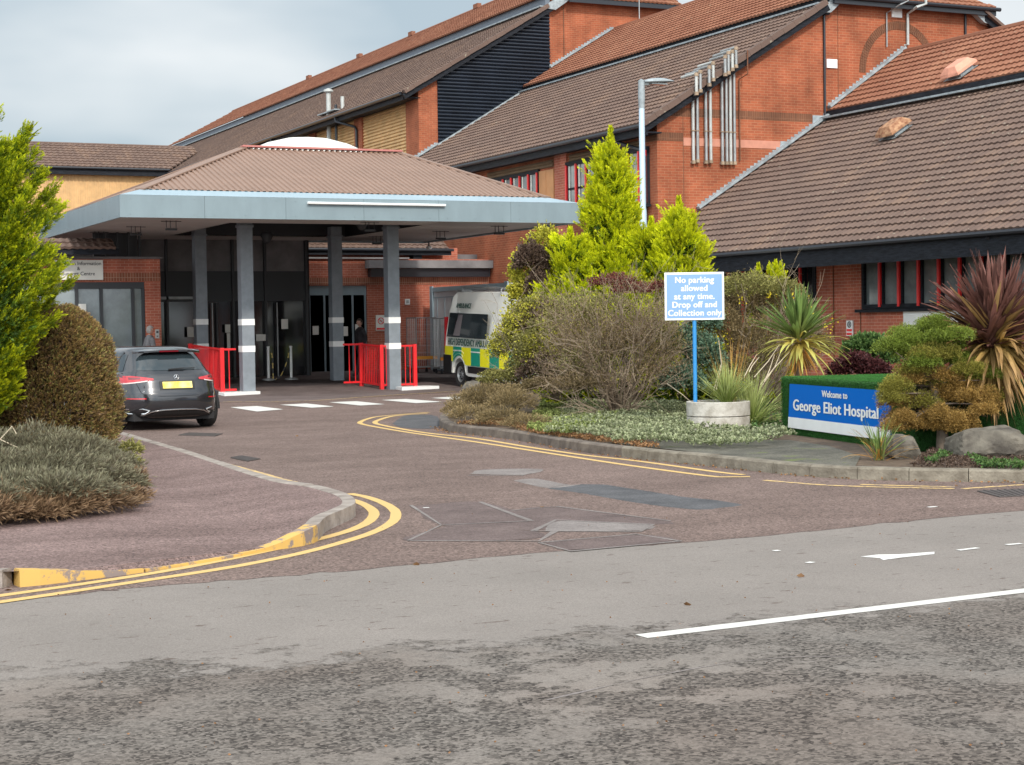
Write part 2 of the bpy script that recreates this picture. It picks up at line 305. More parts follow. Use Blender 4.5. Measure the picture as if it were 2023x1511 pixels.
M['bark'] = mat('bark', (.13, .09, .065), .9, col2=(.30, .23, .17), vscale=10., stretch=(1, 1, .3), bump=.8, bscale=25)
M['bark_grey'] = mat('bark_grey', (.085, .065, .048), .9, col2=(.20, .155, .115), vscale=12., stretch=(1, 1, .3), bump=.6, bscale=25)
M['twig'] = mat('twig', (.16, .115, .08), .85, col2=(.34, .27, .19), vscale=3.)
M['straw'] = mat('straw', (.50, .42, .30), .8, var=.15)
M['sign_blue'] = mat('sign_blue', (.0, .125, .50), .6, spec=.1)
M['sign_pale_blue'] = mat('sign_pale_blue', (.20, .34, .66), .3, spec=.5)
M['pole_blue'] = mat('pole_blue', (.03, .24, .55), .4)
M['lamp_paint'] = mat('lamp_paint', (.50, .63, .75), .35, .2)
M['letter_green'] = mat('letter_green', (.02, .085, .07), .5)
M['van_white'] = mat('van_white', (.86, .86, .80), .3, coat=.4, var=.05, vscale=2.)
M['van_yellow'] = mat('van_yellow', (.90, .85, .02), .35)
M['van_green'] = mat('van_green', (.01, .30, .20), .35)
M['car_paint'] = mat('car_paint', (.022, .022, .026), .22, .3, coat=1., spec=.6)
M['car_plastic'] = mat('car_plastic', (.014, .014, .015), .5)
M['chrome'] = mat('chrome', (.75, .75, .75), .2, 1.)
M['tyre'] = mat('tyre', (.02, .02, .02), .8, bump=.2, bscale=60)
M['lens_red'] = mat('lens_red', (.50, .012, .02), .12, coat=1.)
M['lens_dark'] = mat('lens_dark', (.14, .004, .01), .12, coat=1.)
M['lens_clear'] = mat('lens_clear', (.65, .55, .52), .12, coat=1.)
M['plate'] = mat('plate', (.85, .60, .03), .35, col2=(.9, .78, .3), vscale=6.)
M['orange'] = mat('orange', (.80, .33, .04), .5)
M['wire'] = mat('wire', (.75, .74, .72), .4, .2)
M['cabinet'] = mat('cabinet', (.66, .68, .70), .45, .2, var=.08, vscale=2.)
M['skin'] = mat('skin', (.55, .30, .22), .55); M['grey_cloth'] = mat('grey_cloth', (.16, .155, .16), .9, var=.2, vscale=8.)
M['dark_cloth'] = mat('dark_cloth', (.035, .03, .035), .9, var=.3, vscale=9.); M['hair_grey'] = mat('hair_grey', (.30, .27, .25), .8); M['hair_dark'] = mat('hair_dark', (.05, .035, .025), .8)
M['turf'] = leaf_mat('turf', (.018, .075, .012), (.05, .18, .035), .25, .2, 2., .1, .8)
M['turf_base'] = mat('turf_base', (.02, .085, .012), .9, var=.2, vscale=30., bump=1., bscale=200)
# road surfaces
M['main_coarse'] = road_mat('main_coarse', (.115, .102, .092), (.255, .232, .212), .5, 1.3, .47, .585, (.6, 1.4, 1), 60., bump=.8)
M['main_smooth'] = road_mat('main_smooth', (.265, .247, .235), (.36, .338, .325), .2, .8, .35, .65, (1, 2.5, 1), 100., (3.2, .64, (.15, .11, .09)), .3)
def main_road(name):
    m = bpy.data.materials.new(name); m.use_nodes = True; t = m.node_tree; b = t.nodes['Principled BSDF']; b.inputs['Roughness'].default_value = .9; b.inputs['Specular IOR Level'].default_value = .25
    g = N(t, 'ShaderNodeNewGeometry'); l = t.links.new
    def noise(scale, detail, rough, vec=None):
        n = N(t, 'ShaderNodeTexNoise', i_Scale=scale, i_Detail=detail, i_Roughness=rough); l(vec or g.outputs['Position'], n.inputs['Vector']); return n.outputs['Fac']
    def math_(op, a, c, d=None):
        n = N(t, 'ShaderNodeMath', operation=op)
        for i, v in enumerate((a, c, d)):
            if v is None: continue
            if isinstance(v, (int, float)): n.inputs[i].default_value = v
            else: l(v, n.inputs[i])
        return n.outputs[0]
    def ramp(f, p0, p1, c0, c1):
        r = N(t, 'ShaderNodeValToRGB'); l(f, r.inputs[0]); e = r.color_ramp.elements; e[0].position = p0; e[1].position = p1; e[0].color = (*c0, 1); e[1].color = (*c1, 1); return r.outputs[0]
    def mix(f, a, c, bt='MIX'):
        n = N(t, 'ShaderNodeMix', data_type='RGBA', blend_type=bt)
        if isinstance(f, (int, float)): n.inputs[0].default_value = f
        else: l(f, n.inputs[0])
        l(a, n.inputs[6]); l(c, n.inputs[7]); return n.outputs[2]
    sp = N(t, 'ShaderNodeSeparateXYZ'); l(g.outputs['Position'], sp.inputs[0])
    cl = N(t, 'ShaderNodeClamp'); cl.inputs['Min'].default_value = -2.; cl.inputs['Max'].default_value = 8.; l(sp.outputs[0], cl.inputs[0]); X = cl.outputs[0]
    edge_ = math_('ADD', math_('MULTIPLY', math_('MULTIPLY', X, X), .02234), math_('MULTIPLY_ADD', X, -.294, 9.07))
    d = math_('SUBTRACT', sp.outputs[1], edge_); d = math_('ADD', d, math_('MULTIPLY_ADD', noise(2.2, 10., .8), 3.4, -1.7))
    smooth_f = ramp(math_('MULTIPLY_ADD', d, .5, .5), .46, .56, (0, 0, 0), (1, 1, 1))
    # worn coarse tarmac: islands of pale dusty surface in darker stone
    isl = ramp(noise(1.7, 13., .74), .505, .53, (0, 0, 0), (1, 1, 1)); big = ramp(noise(.33, 3., .5), .40, .60, (.25, .25, .25), (1, 1, 1)); isl = mix(1., isl, big, 'MULTIPLY'); isl = mix(1., isl, ramp(noise(9., 8., .8), .40, .46, (0, 0, 0), (1, 1, 1)), 'MULTIPLY')
    vo = N(t, 'ShaderNodeTexVoronoi', i_Scale=62.); l(g.outputs['Position'], vo.inputs['Vector']); sc = N(t, 'ShaderNodeSeparateColor'); l(vo.outputs['Color'], sc.inputs[0])
    vs_ = N(t, 'ShaderNodeTexVoronoi', i_Scale=150.); l(g.outputs['Position'], vs_.inputs['Vector']); s2 = N(t, 'ShaderNodeSeparateColor'); l(vs_.outputs['Color'], s2.inputs[0])
    stone = ramp(sc.outputs[0], .0, 1., (.030, .025, .022), (.205, .182, .162)); dusty = ramp(s2.outputs[0], 0., 1., (.175, .155, .138), (.262, .235, .212))
    coarse = mix(isl, stone, dusty); tint = ramp(noise(.6, 4., .6), .35, .7, (.95, .88, .84), (1.05, 1.05, 1.04)); coarse = mix(1., coarse, tint, 'MULTIPLY')
    sm = ramp(s2.outputs[1], 0., 1., (.185, .160, .142), (.258, .229, .206)); sm = mix(1., sm, ramp(noise(.8, 6., .6), .3, .7, (.90, .90, .90), (1.08, 1.08, 1.08)), 'MULTIPLY')
    mp_ = N(t, 'ShaderNodeMapping'); mp_.inputs['Scale'].default_value = (.6, 1.6, 1); l(g.outputs['Position'], mp_.inputs[0])
    pit = ramp(noise(7.5, 6., .7, mp_.outputs[0]), .61, .65, (0, 0, 0), (1, 1, 1)); pc_ = N(t, 'ShaderNodeRGB'); pc_.outputs[0].default_value = (.12, .092, .078, 1); sm = mix(pit, sm, pc_.outputs[0])
    col = mix(smooth_f, coarse, sm); l(col, b.inputs['Base Color'])
    bn = N(t, 'ShaderNodeBump', i_Strength=.7, i_Distance=.008); l(math_('MULTIPLY', sc.outputs[1], math_('SUBTRACT', 1., smooth_f)), bn.inputs['Height']); l(bn.outputs[0], b.inputs['Normal']); return m
M['main_road'] = main_road('main_road')
M['entrance'] = road_mat('entrance', (.115, .079, .066), (.195, .138, .118), .55, .5, .33, .68, (1, 1.6, 1), 70., None, .5)
M['forecourt'] = road_mat('forecourt', (.105, .08, .075), (.19, .15, .14), .2, .9, .35, .66, (1, 1, 1), 60., None, .3)
M['pavement'] = road_mat('pavement', (.135, .09, .08), (.225, .155, .14), .55, .7, .36, .66, (1, 2.0, 1), 75., None, .6)
M['paver'] = road_mat('paver', (.07, .066, .052), (.15, .138, .11), .3, 1.5, .38, .62, (1, 1, 1), 60., (3., .6, (.12, .14, .05)), .6)
M['patch_dark'] = road_mat('patch_dark', (.062, .062, .066), (.115, .112, .116), .25, 2., .35, .65, (1, 1, 1), 90.)
M['patch_grey'] = road_mat('patch_grey', (.17, .145, .135), (.25, .22, .205), .2, 2., .35, .65, (1, 1, 1), 90.)
M['patch_brown'] = road_mat('patch_brown', (.095, .068, .063), (.16, .118, .108), .3, 2., .35, .65, (1, 1, 1), 90.)
M['yellow_line'] = worn_paint('yellow_line', (.62, .41, .15), (.36, .25, .16), .36, 14.)
M['yellow_faint'] = worn_paint('yellow_faint', (.62, .42, .17), (.27, .2, .15), .47, 10.)
M['white_line'] = worn_paint('white_line', (.62, .60, .555), (.3, .27, .25), .27, 14.)
M['white_faint'] = worn_paint('white_faint', (.70, .68, .64), (.3, .28, .26), .42, 7.)
M['iron'] = mat('iron', (.10, .085, .08), .7, .3, bump=.6, bscale=50)

# ================================================================ SETTING
def sheet(name, pts, off, m, kind='structure', inner=None):
    bm = bmesh.new(); vs = [bm.verts.new((p[0], p[1], 0)) for p in pts]; bm.faces.new(vs)
    for y in (42, 56.0625):
        bmesh.ops.bisect_plane(bm, geom=bm.verts[:]+bm.edges[:]+bm.faces[:], plane_co=(0, y, 0), plane_no=(0, 1, 0), dist=1e-5)
    bmesh.ops.triangulate(bm, faces=bm.faces); bmesh.ops.recalc_face_normals(bm, faces=bm.faces)
    if sum(f.normal.z for f in bm.faces) < 0: bmesh.ops.reverse_faces(bm, faces=bm.faces)
    for v in bm.verts: v.co.z = hgt(v.co.y)+off
    me = bpy.data.meshes.new(name); bm.to_mesh(me); bm.free(); o = link(name, me, m)
    if kind: o['kind'] = kind
    return o
def crom(pts, step=.25):
    P = [np.array(p, float) for p in pts]; P = [2*P[0]-P[1]]+P+[2*P[-1]-P[-2]]; out = []
    for i in range(1, len(P)-2):
        n = max(1, int(np.linalg.norm(P[i+1]-P[i])/step))
        for k in range(n):
            t = k/n; a, b, c, d = P[i-1], P[i], P[i+1], P[i+2]
            out.append(.5*((2*b)+(-a+c)*t+(2*a-5*b+4*c-d)*t*t+(-a+3*b-3*c+d)*t**3))
    out.append(P[-2]); return np.array(out)
def ribbon(mb, pts, wd, off, smooth=True, wob=.0):
    C_ = crom(pts, .2) if smooth else np.array([np.array(p, float) for p in pts])
    xy = C_[:, :2]; t = np.gradient(xy, axis=0); t /= np.linalg.norm(t, axis=1)[:, None]; n = np.stack([-t[:, 1], t[:, 0]], 1)
    ww = wd/2*(1+wob*rng.standard_normal(len(xy)))[:, None]; a, b = xy+n*ww, xy-n*ww
    vs = [(p[0], p[1], hgt(p[1])+off) for p in a]+[(p[0], p[1], hgt(p[1])+off) for p in b]; k = len(xy)
    mb.add(vs, [(i, i+1, k+i+1, k+i) for i in range(k-1)])
def g2(l, z=0.): return [onz(x, y, z) for x, y in l]
# ground to the horizon
mb = MB()
for y0, y1 in ((-90, 0), (0, 42), (42, 56.0625), (56.0625, 700)):
    mb.quad((-500, y0, hgt(y0)), (600, y0, hgt(y0)), (600, y1, hgt(y1)), (-500, y1, hgt(y1)))
mb.build('ground', M['forecourt'])['kind'] = 'structure'
edge = g2([(0, 1188), (300, 1160), (700, 1128), (1050, 1094), (1250, 1081), (1500, 1061), (1750, 1035), (2023, 1008)])
d0 = (edge[0]-edge[2]); d0 = d0/np.linalg.norm(d0); d1 = (edge[-1]-edge[-3]); d1 = d1/np.linalg.norm(d1)
bnd = [edge[0]+d0*5]+edge+[edge[-1]+d1*12]
low = g2([(2023, 1176), (1640, 1222), (1270, 1262), (900, 1275), (640, 1292), (300, 1318), (0, 1340)])
e0 = low[-1]-low[-3]; e0 = e0/np.linalg.norm(e0); e1 = low[0]-low[2]; e1 = e1/np.linalg.norm(e1)
# ragged joints between old and new surfacing
def ragged(pts, amp, st=.12):
    c = crom(pts, st); c[:, :2] += rng.standard_normal((len(c), 2))*amp; return list(c)
rb = ragged(bnd, .022); rl = ragged([low[0]+e1*10]+low+[low[-1]+e0*4], .035)
sheet('road', [p+np.array([0, 1.2, 0]) for p in bnd]+[(bnd[-1][0], -12, 0), (bnd[0][0]-2, -12, 0)], .004, M['main_road'])
fl = [onz(300, 792), onz(440.6, 794.7), onz(600, 793), onz(755, 782.6), onz(900, 773.5), onz(1000, 766)]
sheet('entrance_road', rb+[(45, 12, 0), (45, 42, 0), (24, 42.5, 0)]+[fl[-1]+np.array([6, 3, 0])]+fl[::-1]+[(-14, 33, 0), (-25, 14, 0)], .006, M['entrance'])
sheet('forecourt', fl+[fl[-1]+np.array([6, 3, 0]), (25.5, 43, 0), (25.5, 60, 0), (-10, 60, 0), (-10, 33, 0)], .009, M['forecourt'])

# painted markings
mb = MB()
yo = [(1482, 943), (1420, 943.5), (1261, 923), (1158, 907.7), (1050, 891), (940, 874), (807, 855), (745, 844.5), (717, 838.8), (711, 835), (727, 828), (755, 822.6), (848, 815)]
yi = [(1470, 939), (1420, 934), (1261, 912), (1158, 900.5), (1050, 885), (940, 867), (850, 857), (802, 849.7), (755, 840.6), (741, 836), (748, 830.5), (781, 822), (845, 817.5)]
for l, o in ((yo, 0), (yi, 0)): ribbon(mb, g2(l), .095, .009)
ro = [(690, 976.3), (720, 982), (755, 994), (778, 1008), (782, 1020), (773.5, 1034), (730, 1056), (626, 1087), (523, 1110), (420, 1128.5), (258, 1153), (100, 1177), (0, 1191.6), (-120, 1208)]
ri = [(676, 984), (704, 991.6), (729.7, 1004), (739, 1018.7), (717, 1039), (652, 1061), (523, 1091), (420, 1112.5), (310, 1133), (155, 1157), (0, 1179), (-120, 1195)]
for l in (ro, ri): ribbon(mb, g2(l), .10, .009, wob=.03)
mb.build('yellow_lines', M['yellow_line'], normals=False)['kind'] = 'structure'
mb = MB()
for l in ([(432, 914), (500, 931.5), (545, 944.5), (600, 958)], [(243, 859.5), (300, 876), (350, 889), (392, 900)], [(1510, 950), (1580, 956), (1648, 960.5), (1760, 964), (1886, 966.7)], [(1700, 958.4), (1790, 961), (1886, 963.3)], [(1902, 967), (1960, 963), (2023, 958.8), (2100, 954)]):
    ribbon(mb, g2(l), .085, .009, wob=.06)
ribbon(mb, fl[1:5], .09, .014, wob=.05)
mb.build('faded_yellow_lines', M['yellow_faint'], normals=False)['kind'] = 'structure'
mb = MB(); A, B = onz(1267, 1259), onz(2023, 1168.5); ribbon(mb, [A+(B-A)*t for t in np.linspace(0, 1.9, 60)], .12, .0065, False, .035)
mb.build('white_centre_line', M['white_line'], normals=False)['kind'] = 'structure'
mb = MB()
for q in ([(455, 805.5), (508, 803), (560, 809.6), (508, 814)], [(553, 800.6), (606, 798), (660, 804), (616, 806.4)], [(650, 795.6), (704, 793.4), (760, 799.4), (712, 802)], [(753, 791), (802, 789), (874, 794.6), (822, 797.3)], [(852, 787), (910, 783.5), (960, 788), (905, 791)]):
    mb.poly([(p[0], p[1], .013) for p in g2(q)])
mb.build('zebra_crossing', M['white_line'], normals=False)['kind'] = 'structure'
mb = MB()
mb.poly([(p[0], p[1], .0065) for p in g2([(1700, 1101), (1735, 1097), (1775, 1096.5), (1846, 1091.5), (1846, 1096), (1780, 1103), (1745, 1108), (1738, 1104)])])
for a, b in (((1893, 1089), (1932, 1084)), ((1988, 1078), (2018, 1075.5)), ((1595, 1114), (1606, 1112)), ((1834, 1003.5), (1850, 1002)), ((632, 1004), (640, 1005)), ((836, 1004.5), (848, 1004)), ((1528, 1090), (1540, 1089))): ribbon(mb, g2([a, b]), .05, .0085, False)
mb.build('worn_road_arrow', M['white_faint'], normals=False)['kind'] = 'structure'
# tarmac repairs
PN = [0]
def patch(name, q, m): 
    PN[0] += 1; sheet(name, ragged(g2(q)+g2(q[:1]), .006)[:-1], .0066+.0003*PN[0], M[m])
patch('tarmac_repair', [(1081, 966), (1150, 957.5), (1192, 958), (1339, 981), (1420, 990), (1467, 998.8), (1420, 1004.5), (1377, 1008), (1261, 995), (1158, 977)], 'patch_dark')
patch('tarmac_repair', [(1014, 950.5), (1055, 946.5), (1127, 959), (1150, 957.5), (1085, 965)], 'patch_grey')
patch('tarmac_repair', [(815, 1001), (948, 993), (1050, 1030), (873, 1037)], 'patch_brown')
patch('tarmac_repair', [(1010, 1010), (1100, 1003), (1320, 1031), (1290, 1037), (1100, 1031), (1062, 1049), (875, 1040), (1048, 1032)], 'patch_brown')
patch('tarmac_repair', [(1075, 1050), (1105, 1031), (1280, 1038), (1262, 1049.5)], 'patch_grey')
patch('tarmac_repair', [(1075, 1073), (1255, 1058.5), (1330, 1069), (1125, 1088)], 'patch_brown')
patch('tarmac_repair', [(880, 1042), (1060, 1052), (1040, 1067), (800, 1069)], 'patch_brown')
patch('tarmac_repair', [(928, 938), (955, 929), (1070, 928), (1035, 939)], 'patch_grey')
patch('tarmac_repair', [(775, 838), (800, 822), (845, 820), (866, 826), (862, 846), (800, 846)], 'patch_dark')
mb = MB()
for l in ([(812, 1000), (872, 1039), (806, 1070)], [(872, 1039), (1046, 1031)], [(948, 993), (1050, 1031)], [(806, 1070), (1065, 1071), (1095, 1052)], [(1065, 1074), (1256, 1057), (1345, 1071)], [(1065, 1074), (1128, 1091), (1345, 1071)], [(1053, 1051), (1098, 1029), (1290, 1038), (1265, 1052), (1053, 1051)], [(1010, 1010), (1100, 1002), (1325, 1031)], [(925, 941), (1030, 941), (1070, 928)], [(1118, 958), (1090, 964)]):
    ribbon(mb, g2(l), .045, .0102, False, .2)
for l in ([(1080, 1385), (1280, 1340), (1450, 1310), (1560, 1300), (1680, 1298)],): ribbon(mb, g2(l), .016, .006, True, .5)
mb.build('tar_seams', M['patch_grey'], normals=False)['kind'] = 'structure'
# drain covers
for name, q in (('drain_cover', [(352, 861), (375, 856), (440, 858), (425, 863)]), ('drain_grate', [(1930, 972), (2040, 968), (2060, 980), (1975, 984)]), ('drain_cover', [(455, 906), (480, 902), (515, 908), (490, 913)])):
    P = g2(q); mb = MB(); mb.prism([(p[0], p[1], .008) for p in P], (0, 0, .008)); a, b, c, d = P
    for i in range(1, 8):
        t = i/8; u, v = a+(b-a)*t, d+(c-d)*t; mb.bar((u[0], u[1], .019), (v[0], v[1], .019), .02, .006)
    tag(mb.build(name, M['iron']), {0: 'iron drain cover behind the black car'}.get(0) if name == 'drain_cover' and q[0][0] == 352 else ('small iron cover beside the left kerb past the yellow dashes' if name == 'drain_cover' else 'iron gutter grate at the right kerb'), 'drain cover')

# kerbs: separate stones with joints
def kerb(name, pts, wd, side, m, m2=None, stone=.9):
    c = crom(pts, .05); seg = np.r_[0, np.cumsum(np.linalg.norm(np.diff(c[:, :2], axis=0), axis=1))]; total = seg[-1]; mb = MB(); s = 0; k = 0
    inner = []
    while s < total-.02:
        L_ = min(stone*(1+.04*rng.standard_normal()), total-s); n = max(2, int(L_/.12)); ss = np.linspace(s+.004, s+L_-.004, n+1)
        P = np.stack([np.interp(ss, seg, c[:, i]) for i in range(c.shape[1])], 1); t = np.gradient(P[:, :2], axis=0); t /= np.linalg.norm(t, axis=1)[:, None]; nn = np.stack([-t[:, 1], t[:, 0]], 1)*side
        jz = rng.uniform(-.004, .004); rings = []
        mb.m = 1 if (m2 is not None and m2(P[:, :2].mean(0))) else 0
        for i in range(n+1):
            x, y, z = P[i]; z += jz; g = hgt(y)-.03; q = nn[i]
            rings.append([(x, y, g), (x+q[0]*.006, y+q[1]*.006, z-.022), (x+q[0]*.022, y+q[1]*.022, z-.004), (x+q[0]*.04, y+q[1]*.04, z), (x+q[0]*wd, y+q[1]*wd, z), (x+q[0]*wd, y+q[1]*wd, g)])
        vs = [v for r in rings for v in r]; fs = []
        for i in range(n):
            for j in range(6): fs.append((i*6+j, (i+1)*6+j, (i+1)*6+(j+1) % 6, i*6+(j+1) % 6))
        fs += [tuple(range(6)), tuple(range(n*6, n*6+6))[::-1]]; mb.add(vs, fs); s += L_
        inner += [(P[i][0]+nn[i][0]*(wd-.01), P[i][1]+nn[i][1]*(wd-.01), P[i][2]) for i in range(n+1)]
    o = mb.build(name, m, smooth=False); o['kind'] = 'structure'; return inner
lk = [(100, 815, .12), (236, 857, .12), (340, 887.5, .12), (420, 914, .12), (471, 931, .12), (533, 949, .12), (600, 959, .125), (639, 969, .13), (660, 977, .13), (671, 986, .13), (669, 995, .13), (650, 1004, .13), (611, 1021, .13), (585, 1042, .13),
      (510, 1077, .04), (400, 1099.5, .03), (300, 1115, .03), (250, 1121, .035), (168, 1124, .06), (40, 1121, .12), (0, 1121.5, .12), (-200, 1122, .12)]
LK = [tuple(onz(x, y, z)[:2])+(z,) for x, y, z in lk]
ypt = [onz(583, 1046, .1)[:2], onz(36, 1130, .1)[:2]]
inner_l = kerb('kerb_left', LK, .14, 1 if True else -1, [M['kerb_light'], M['kerb_yellow']], lambda p: p[1] < ypt[0][1]+.02 and p[0] > ypt[1][0])
bm = bmesh.new(); ring = [(p[0], p[1], p[2]-.010) for p in inner_l]; far = [(-9, LK[0][1]+1, .12)]; far2 = [(-9, LK[-1][1], .12)]
pp = ring+far2[:1]+far
vs = [bm.verts.new(p) for p in pp]; bm.faces.new(vs); bmesh.ops.triangulate(bm, faces=bm.faces, ngon_method='EAR_CLIP')
bmesh.ops.recalc_face_normals(bm, faces=bm.faces)
if sum(f.normal.z for f in bm.faces) < 0: bmesh.ops.reverse_faces(bm, faces=bm.faces)
me = bpy.data.meshes.new('pavement'); bm.to_mesh(me); bm.free(); link('pavement', me, M['pavement'])['kind'] = 'structure'
# right island
base = [(869, 844), (882, 851.5), (900, 856), (1016, 870), (1132, 891), (1261, 908), (1420, 924), (1591, 942), (1761, 950.6), (2023, 954.6)]
RK = [onz(x, y)[:2] for x, y in base]; dd = RK[-1]-RK[-2]; dd = dd/np.linalg.norm(dd)
RK = [tuple(onz(x, y)[:2]) for x, y in ((1010, 797), (935, 812), (888, 824), (870, 833))]+[tuple(p) for p in RK]+[tuple(RK[-1]+dd*3), tuple(RK[-1]+dd*9)]
RK3 = [(p[0], p[1], .14) for p in RK]
inner_r = kerb('kerb_right', RK3, .15, 1, [M['kerb_dark'], M['kerb']], lambda p: p[1] < 19.5, stone=.6)
back = [(15.2, 33.5), (17, 36.5), (20, 38.6), (24.4, 39.6), (24.4, 4)]
pp = [(p[0], p[1]) for p in inner_r[::3]]+[back[-1]]+back[:-1][::-1]
def flat(name, pts, z, m):
    bm = bmesh.new(); bm.faces.new([bm.verts.new((p[0], p[1], z)) for p in pts]); bmesh.ops.triangulate(bm, faces=bm.faces); bmesh.ops.recalc_face_normals(bm, faces=bm.faces)
    if sum(f.normal.z for f in bm.faces) < 0: bmesh.ops.reverse_faces(bm, faces=bm.faces)
    me = bpy.data.meshes.new(name); bm.to_mesh(me); bm.free(); o = link(name, me, m); o['kind'] = 'structure'; return o
flat('planting_bed', pp, .125, M['soil'])
pv = [onz(x, y, .14)[:2] for x, y in [(1200, 872.5), (1290, 883), (1420, 896), (1595, 914), (1690, 919), (1700, 900), (1640, 880), (1560, 868), (1420, 868), (1300, 868)]]
flat('paver_strip', pv, .133, M['paver'])

# ================================================================ BUILDINGS
def wall(mb, pts, d): mb.prism(pts, d)
def tile_roof(name, P0, along, up, length, slope, m, parent, clip=None, pitch=.2, gauge=.32, spp=4, amp=.024, lip=.042):
    P0, along, up = (np.array(a, float) for a in (P0, along, up)); along /= np.linalg.norm(along); up /= np.linalg.norm(up); nrm = np.cross(along, up)
    if nrm[2] < 0: nrm = -nrm
    nu = int(length/pitch)*spp; us = np.arange(nu+1)*pitch/spp; prof = amp*np.array([0, 1, .75, .1]*(nu//spp+1))[:nu+1] if spp == 4 else amp*np.array([0, 1, .3]*(nu//spp+2))[:nu+1]
    nv = int(math.ceil(slope/gauge)); V = []; Fc = []; b = 0; rn = []
    for j in range(nv):
        v0, v1 = j*gauge, min((j+1)*gauge, slope)+.03; jit = rng.uniform(-.003, .003, nu//spp+2)[np.minimum(np.arange(nu+1)//spp, nu//spp+1)]
        h0, h1 = lip+prof+jit, prof*.9+jit
        lo0 = P0+us[:, None]*along+v0*up+(h0-lip-.03)[:, None]*nrm; lo = P0+us[:, None]*along+v0*up+h0[:, None]*nrm; hi = P0+us[:, None]*along+v1*up+h1[:, None]*nrm
        V += [lo0, lo, hi]; k = nu+1; tr = rng.random(nu//spp+2)
        for i in range(nu):
            if clip and not clip((us[i]+us[i+1])/2, (v0+v1)/2): continue
            Fc.append((b+i, b+i+1, b+k+i+1, b+k+i)); Fc.append((b+k+i, b+k+i+1, b+2*k+i+1, b+2*k+i)); rn += [tr[i//spp]]*2
        b += 3*k
    V = np.concatenate(V)
    if parent is not None: V = V-np.array(ORG[parent.name])
    me = bpy.data.meshes.new(name); me.from_pydata(V.tolist(), [], Fc); a = me.attributes.new('rnd', 'FLOAT', 'FACE'); a.data.foreach_set('value', rn); me.update()
    o = link(name, me, m, parent); return o
def gutter(parent, a, b, r=.06):
    mb = MB(); mb.tube([a, b], r, 8); return mb.build('gutter', M['black_plastic'], parent, smooth=True)
def downpipe(parent, pts, r=.05, m='black_plastic', name='downpipe'):
    mb = MB(); mb.tube(pts, r, 8); return mb.build(name, M[m], parent, smooth=True)
def window_x(parent, X, ys, z0, z1, gl='glass_grey', red=True, sill=True, transom=None, blinds=False, out=.03, pd=.05):
    """strip window in a wall facing -X; ys = mullion centres incl. both ends"""
    ya, yb = min(ys), max(ys); mb = MB(); t = .07
    mb.box(X-out, X+.08, ya-t, yb+t, z1-.02, z1+.10); mb.box(X-out, X+.08, ya-t, yb+t, z0-.02, z0+.08); mb.box(X-out, X+.08, ya-t, ya+.02, z0+.08, z1-.02); mb.box(X-out, X+.08, yb-.02, yb+t, z0+.08, z1-.02)
    for a, b in zip(ys[:-1], ys[1:]):
        mb.box(X-out+.02, X+.07, a+.03, a+.09, z0+.08, z1-.02); mb.box(X-out+.02, X+.07, b-.09, b-.03, z0+.08, z1-.02)
    if transom: mb.box(X-out+.025, X+.06, ya+.02, yb-.02, transom-.03, transom+.03)
    f = mb.build('window', M['black_timber'], parent)
    mb = MB(); mb.box(X+pd, X+pd+.015, ya, yb, z0, z1); mb.build('pane', M[gl], f)
    mb = MB()
    for y in ys[1:-1] if not blinds else ys: mb.box(X-out-.03, X+.02, y-.035, y+.035, z0+.02, z1)
    if red: mb.split('mullion', M['red_frame'], f)
    if blinds:
        mb = MB()
        for a, b in zip(ys[:-1], ys[1:]): mb.box(X+pd-.03, X+pd-.003, b-.16, b-.09, z0+.1, z1-.03)
        mb.split('blind', M['blind'], f)
    if sill: mb = MB(); mb.box(X-.13, X, ya-.2, yb+.2, z0-.10, z0-.03); mb.build('sill', M['black_timber'], f)
    return f
CP, SP = math.cos(math.atan(.61)), math.sin(math.atan(.61))
Yg, Y2 = 40.87, 60.3

# ---- near wing (right)
W1 = thing('hospital_wing', 'low red brick wing on the right with a brown tiled roof and two roof cowls', 'building', (24.47, 30, 0), 0, 'stepped brick hospital wings')
def wall_x(mb, X, th, y0, y1, z0, z1, ops):
    ops = sorted(ops); y = y0
    for a, b, c, d in ops: mb.box(X, X+th, y, a, z0, z1); mb.box(X, X+th, a, b, z0, c); mb.box(X, X+th, a, b, d, z1); y = b
    mb.box(X, X+th, y, y1, z0, z1)
mb = MB(); wall_x(mb, 24.47, .33, 8, Yg, 0, 3.9, [(27.1, 32.58, 1.95, 3.1), (34.43, 39.02, 1.28, 3.1)]); mb.build('wall', M['brick_red'], W1)
mb = MB(); mb.box(24.9, 24.95, 25, 40, 0, 3.3); mb.build('inner_wall', M['dark_int'], W1)
e1 = (22.95, 8, 3.43); up1 = (1, 0, .62)
tile_roof('roof', (22.92, 8, 3.40), (0, 1, 0), up1, Yg-8, 7.62, M['tile_brown'], W1)
mb = MB(); mb.box(29.42, 29.6, 8, Yg-.01, 7.2, 7.68); mb.build('step_fascia', M['black_timber'], W1)
mb = MB(); mb.bar((29.33, 8, 7.47), (29.33, Yg, 7.47), .30, .05); mb.build('lead_flashing', M['lead'], W1)
tile_roof('upper_roof', (29.45, 8, 7.68), (0, 1, 0), (1, 0, .678), Yg-8, 3.15, M['tile_orange'], W1)
mb = MB(); mb.tube([(32.12, 8, 9.47), (32.12, Yg, 9.47)], .11, 8); mb.quad((32.12, 8, 9.45), (32.12, Yg, 9.45), (41, Yg, 3.6), (41, 8, 3.6)); mb.build('ridge', M['tile_orange'], W1, normals=False)
mb = MB(); mb.box(22.98, 23.06, 8, Yg, 2.93, 3.34); mb.build('fascia', M['black_timber'], W1)
mb = MB(); mb.box(23.06, 24.47, 8, Yg, 3.12, 3.16); mb.build('soffit', M['black_timber'], W1)
gutter(W1, (22.9, 8, 3.36), (22.9, Yg-.2, 3.36), .055)
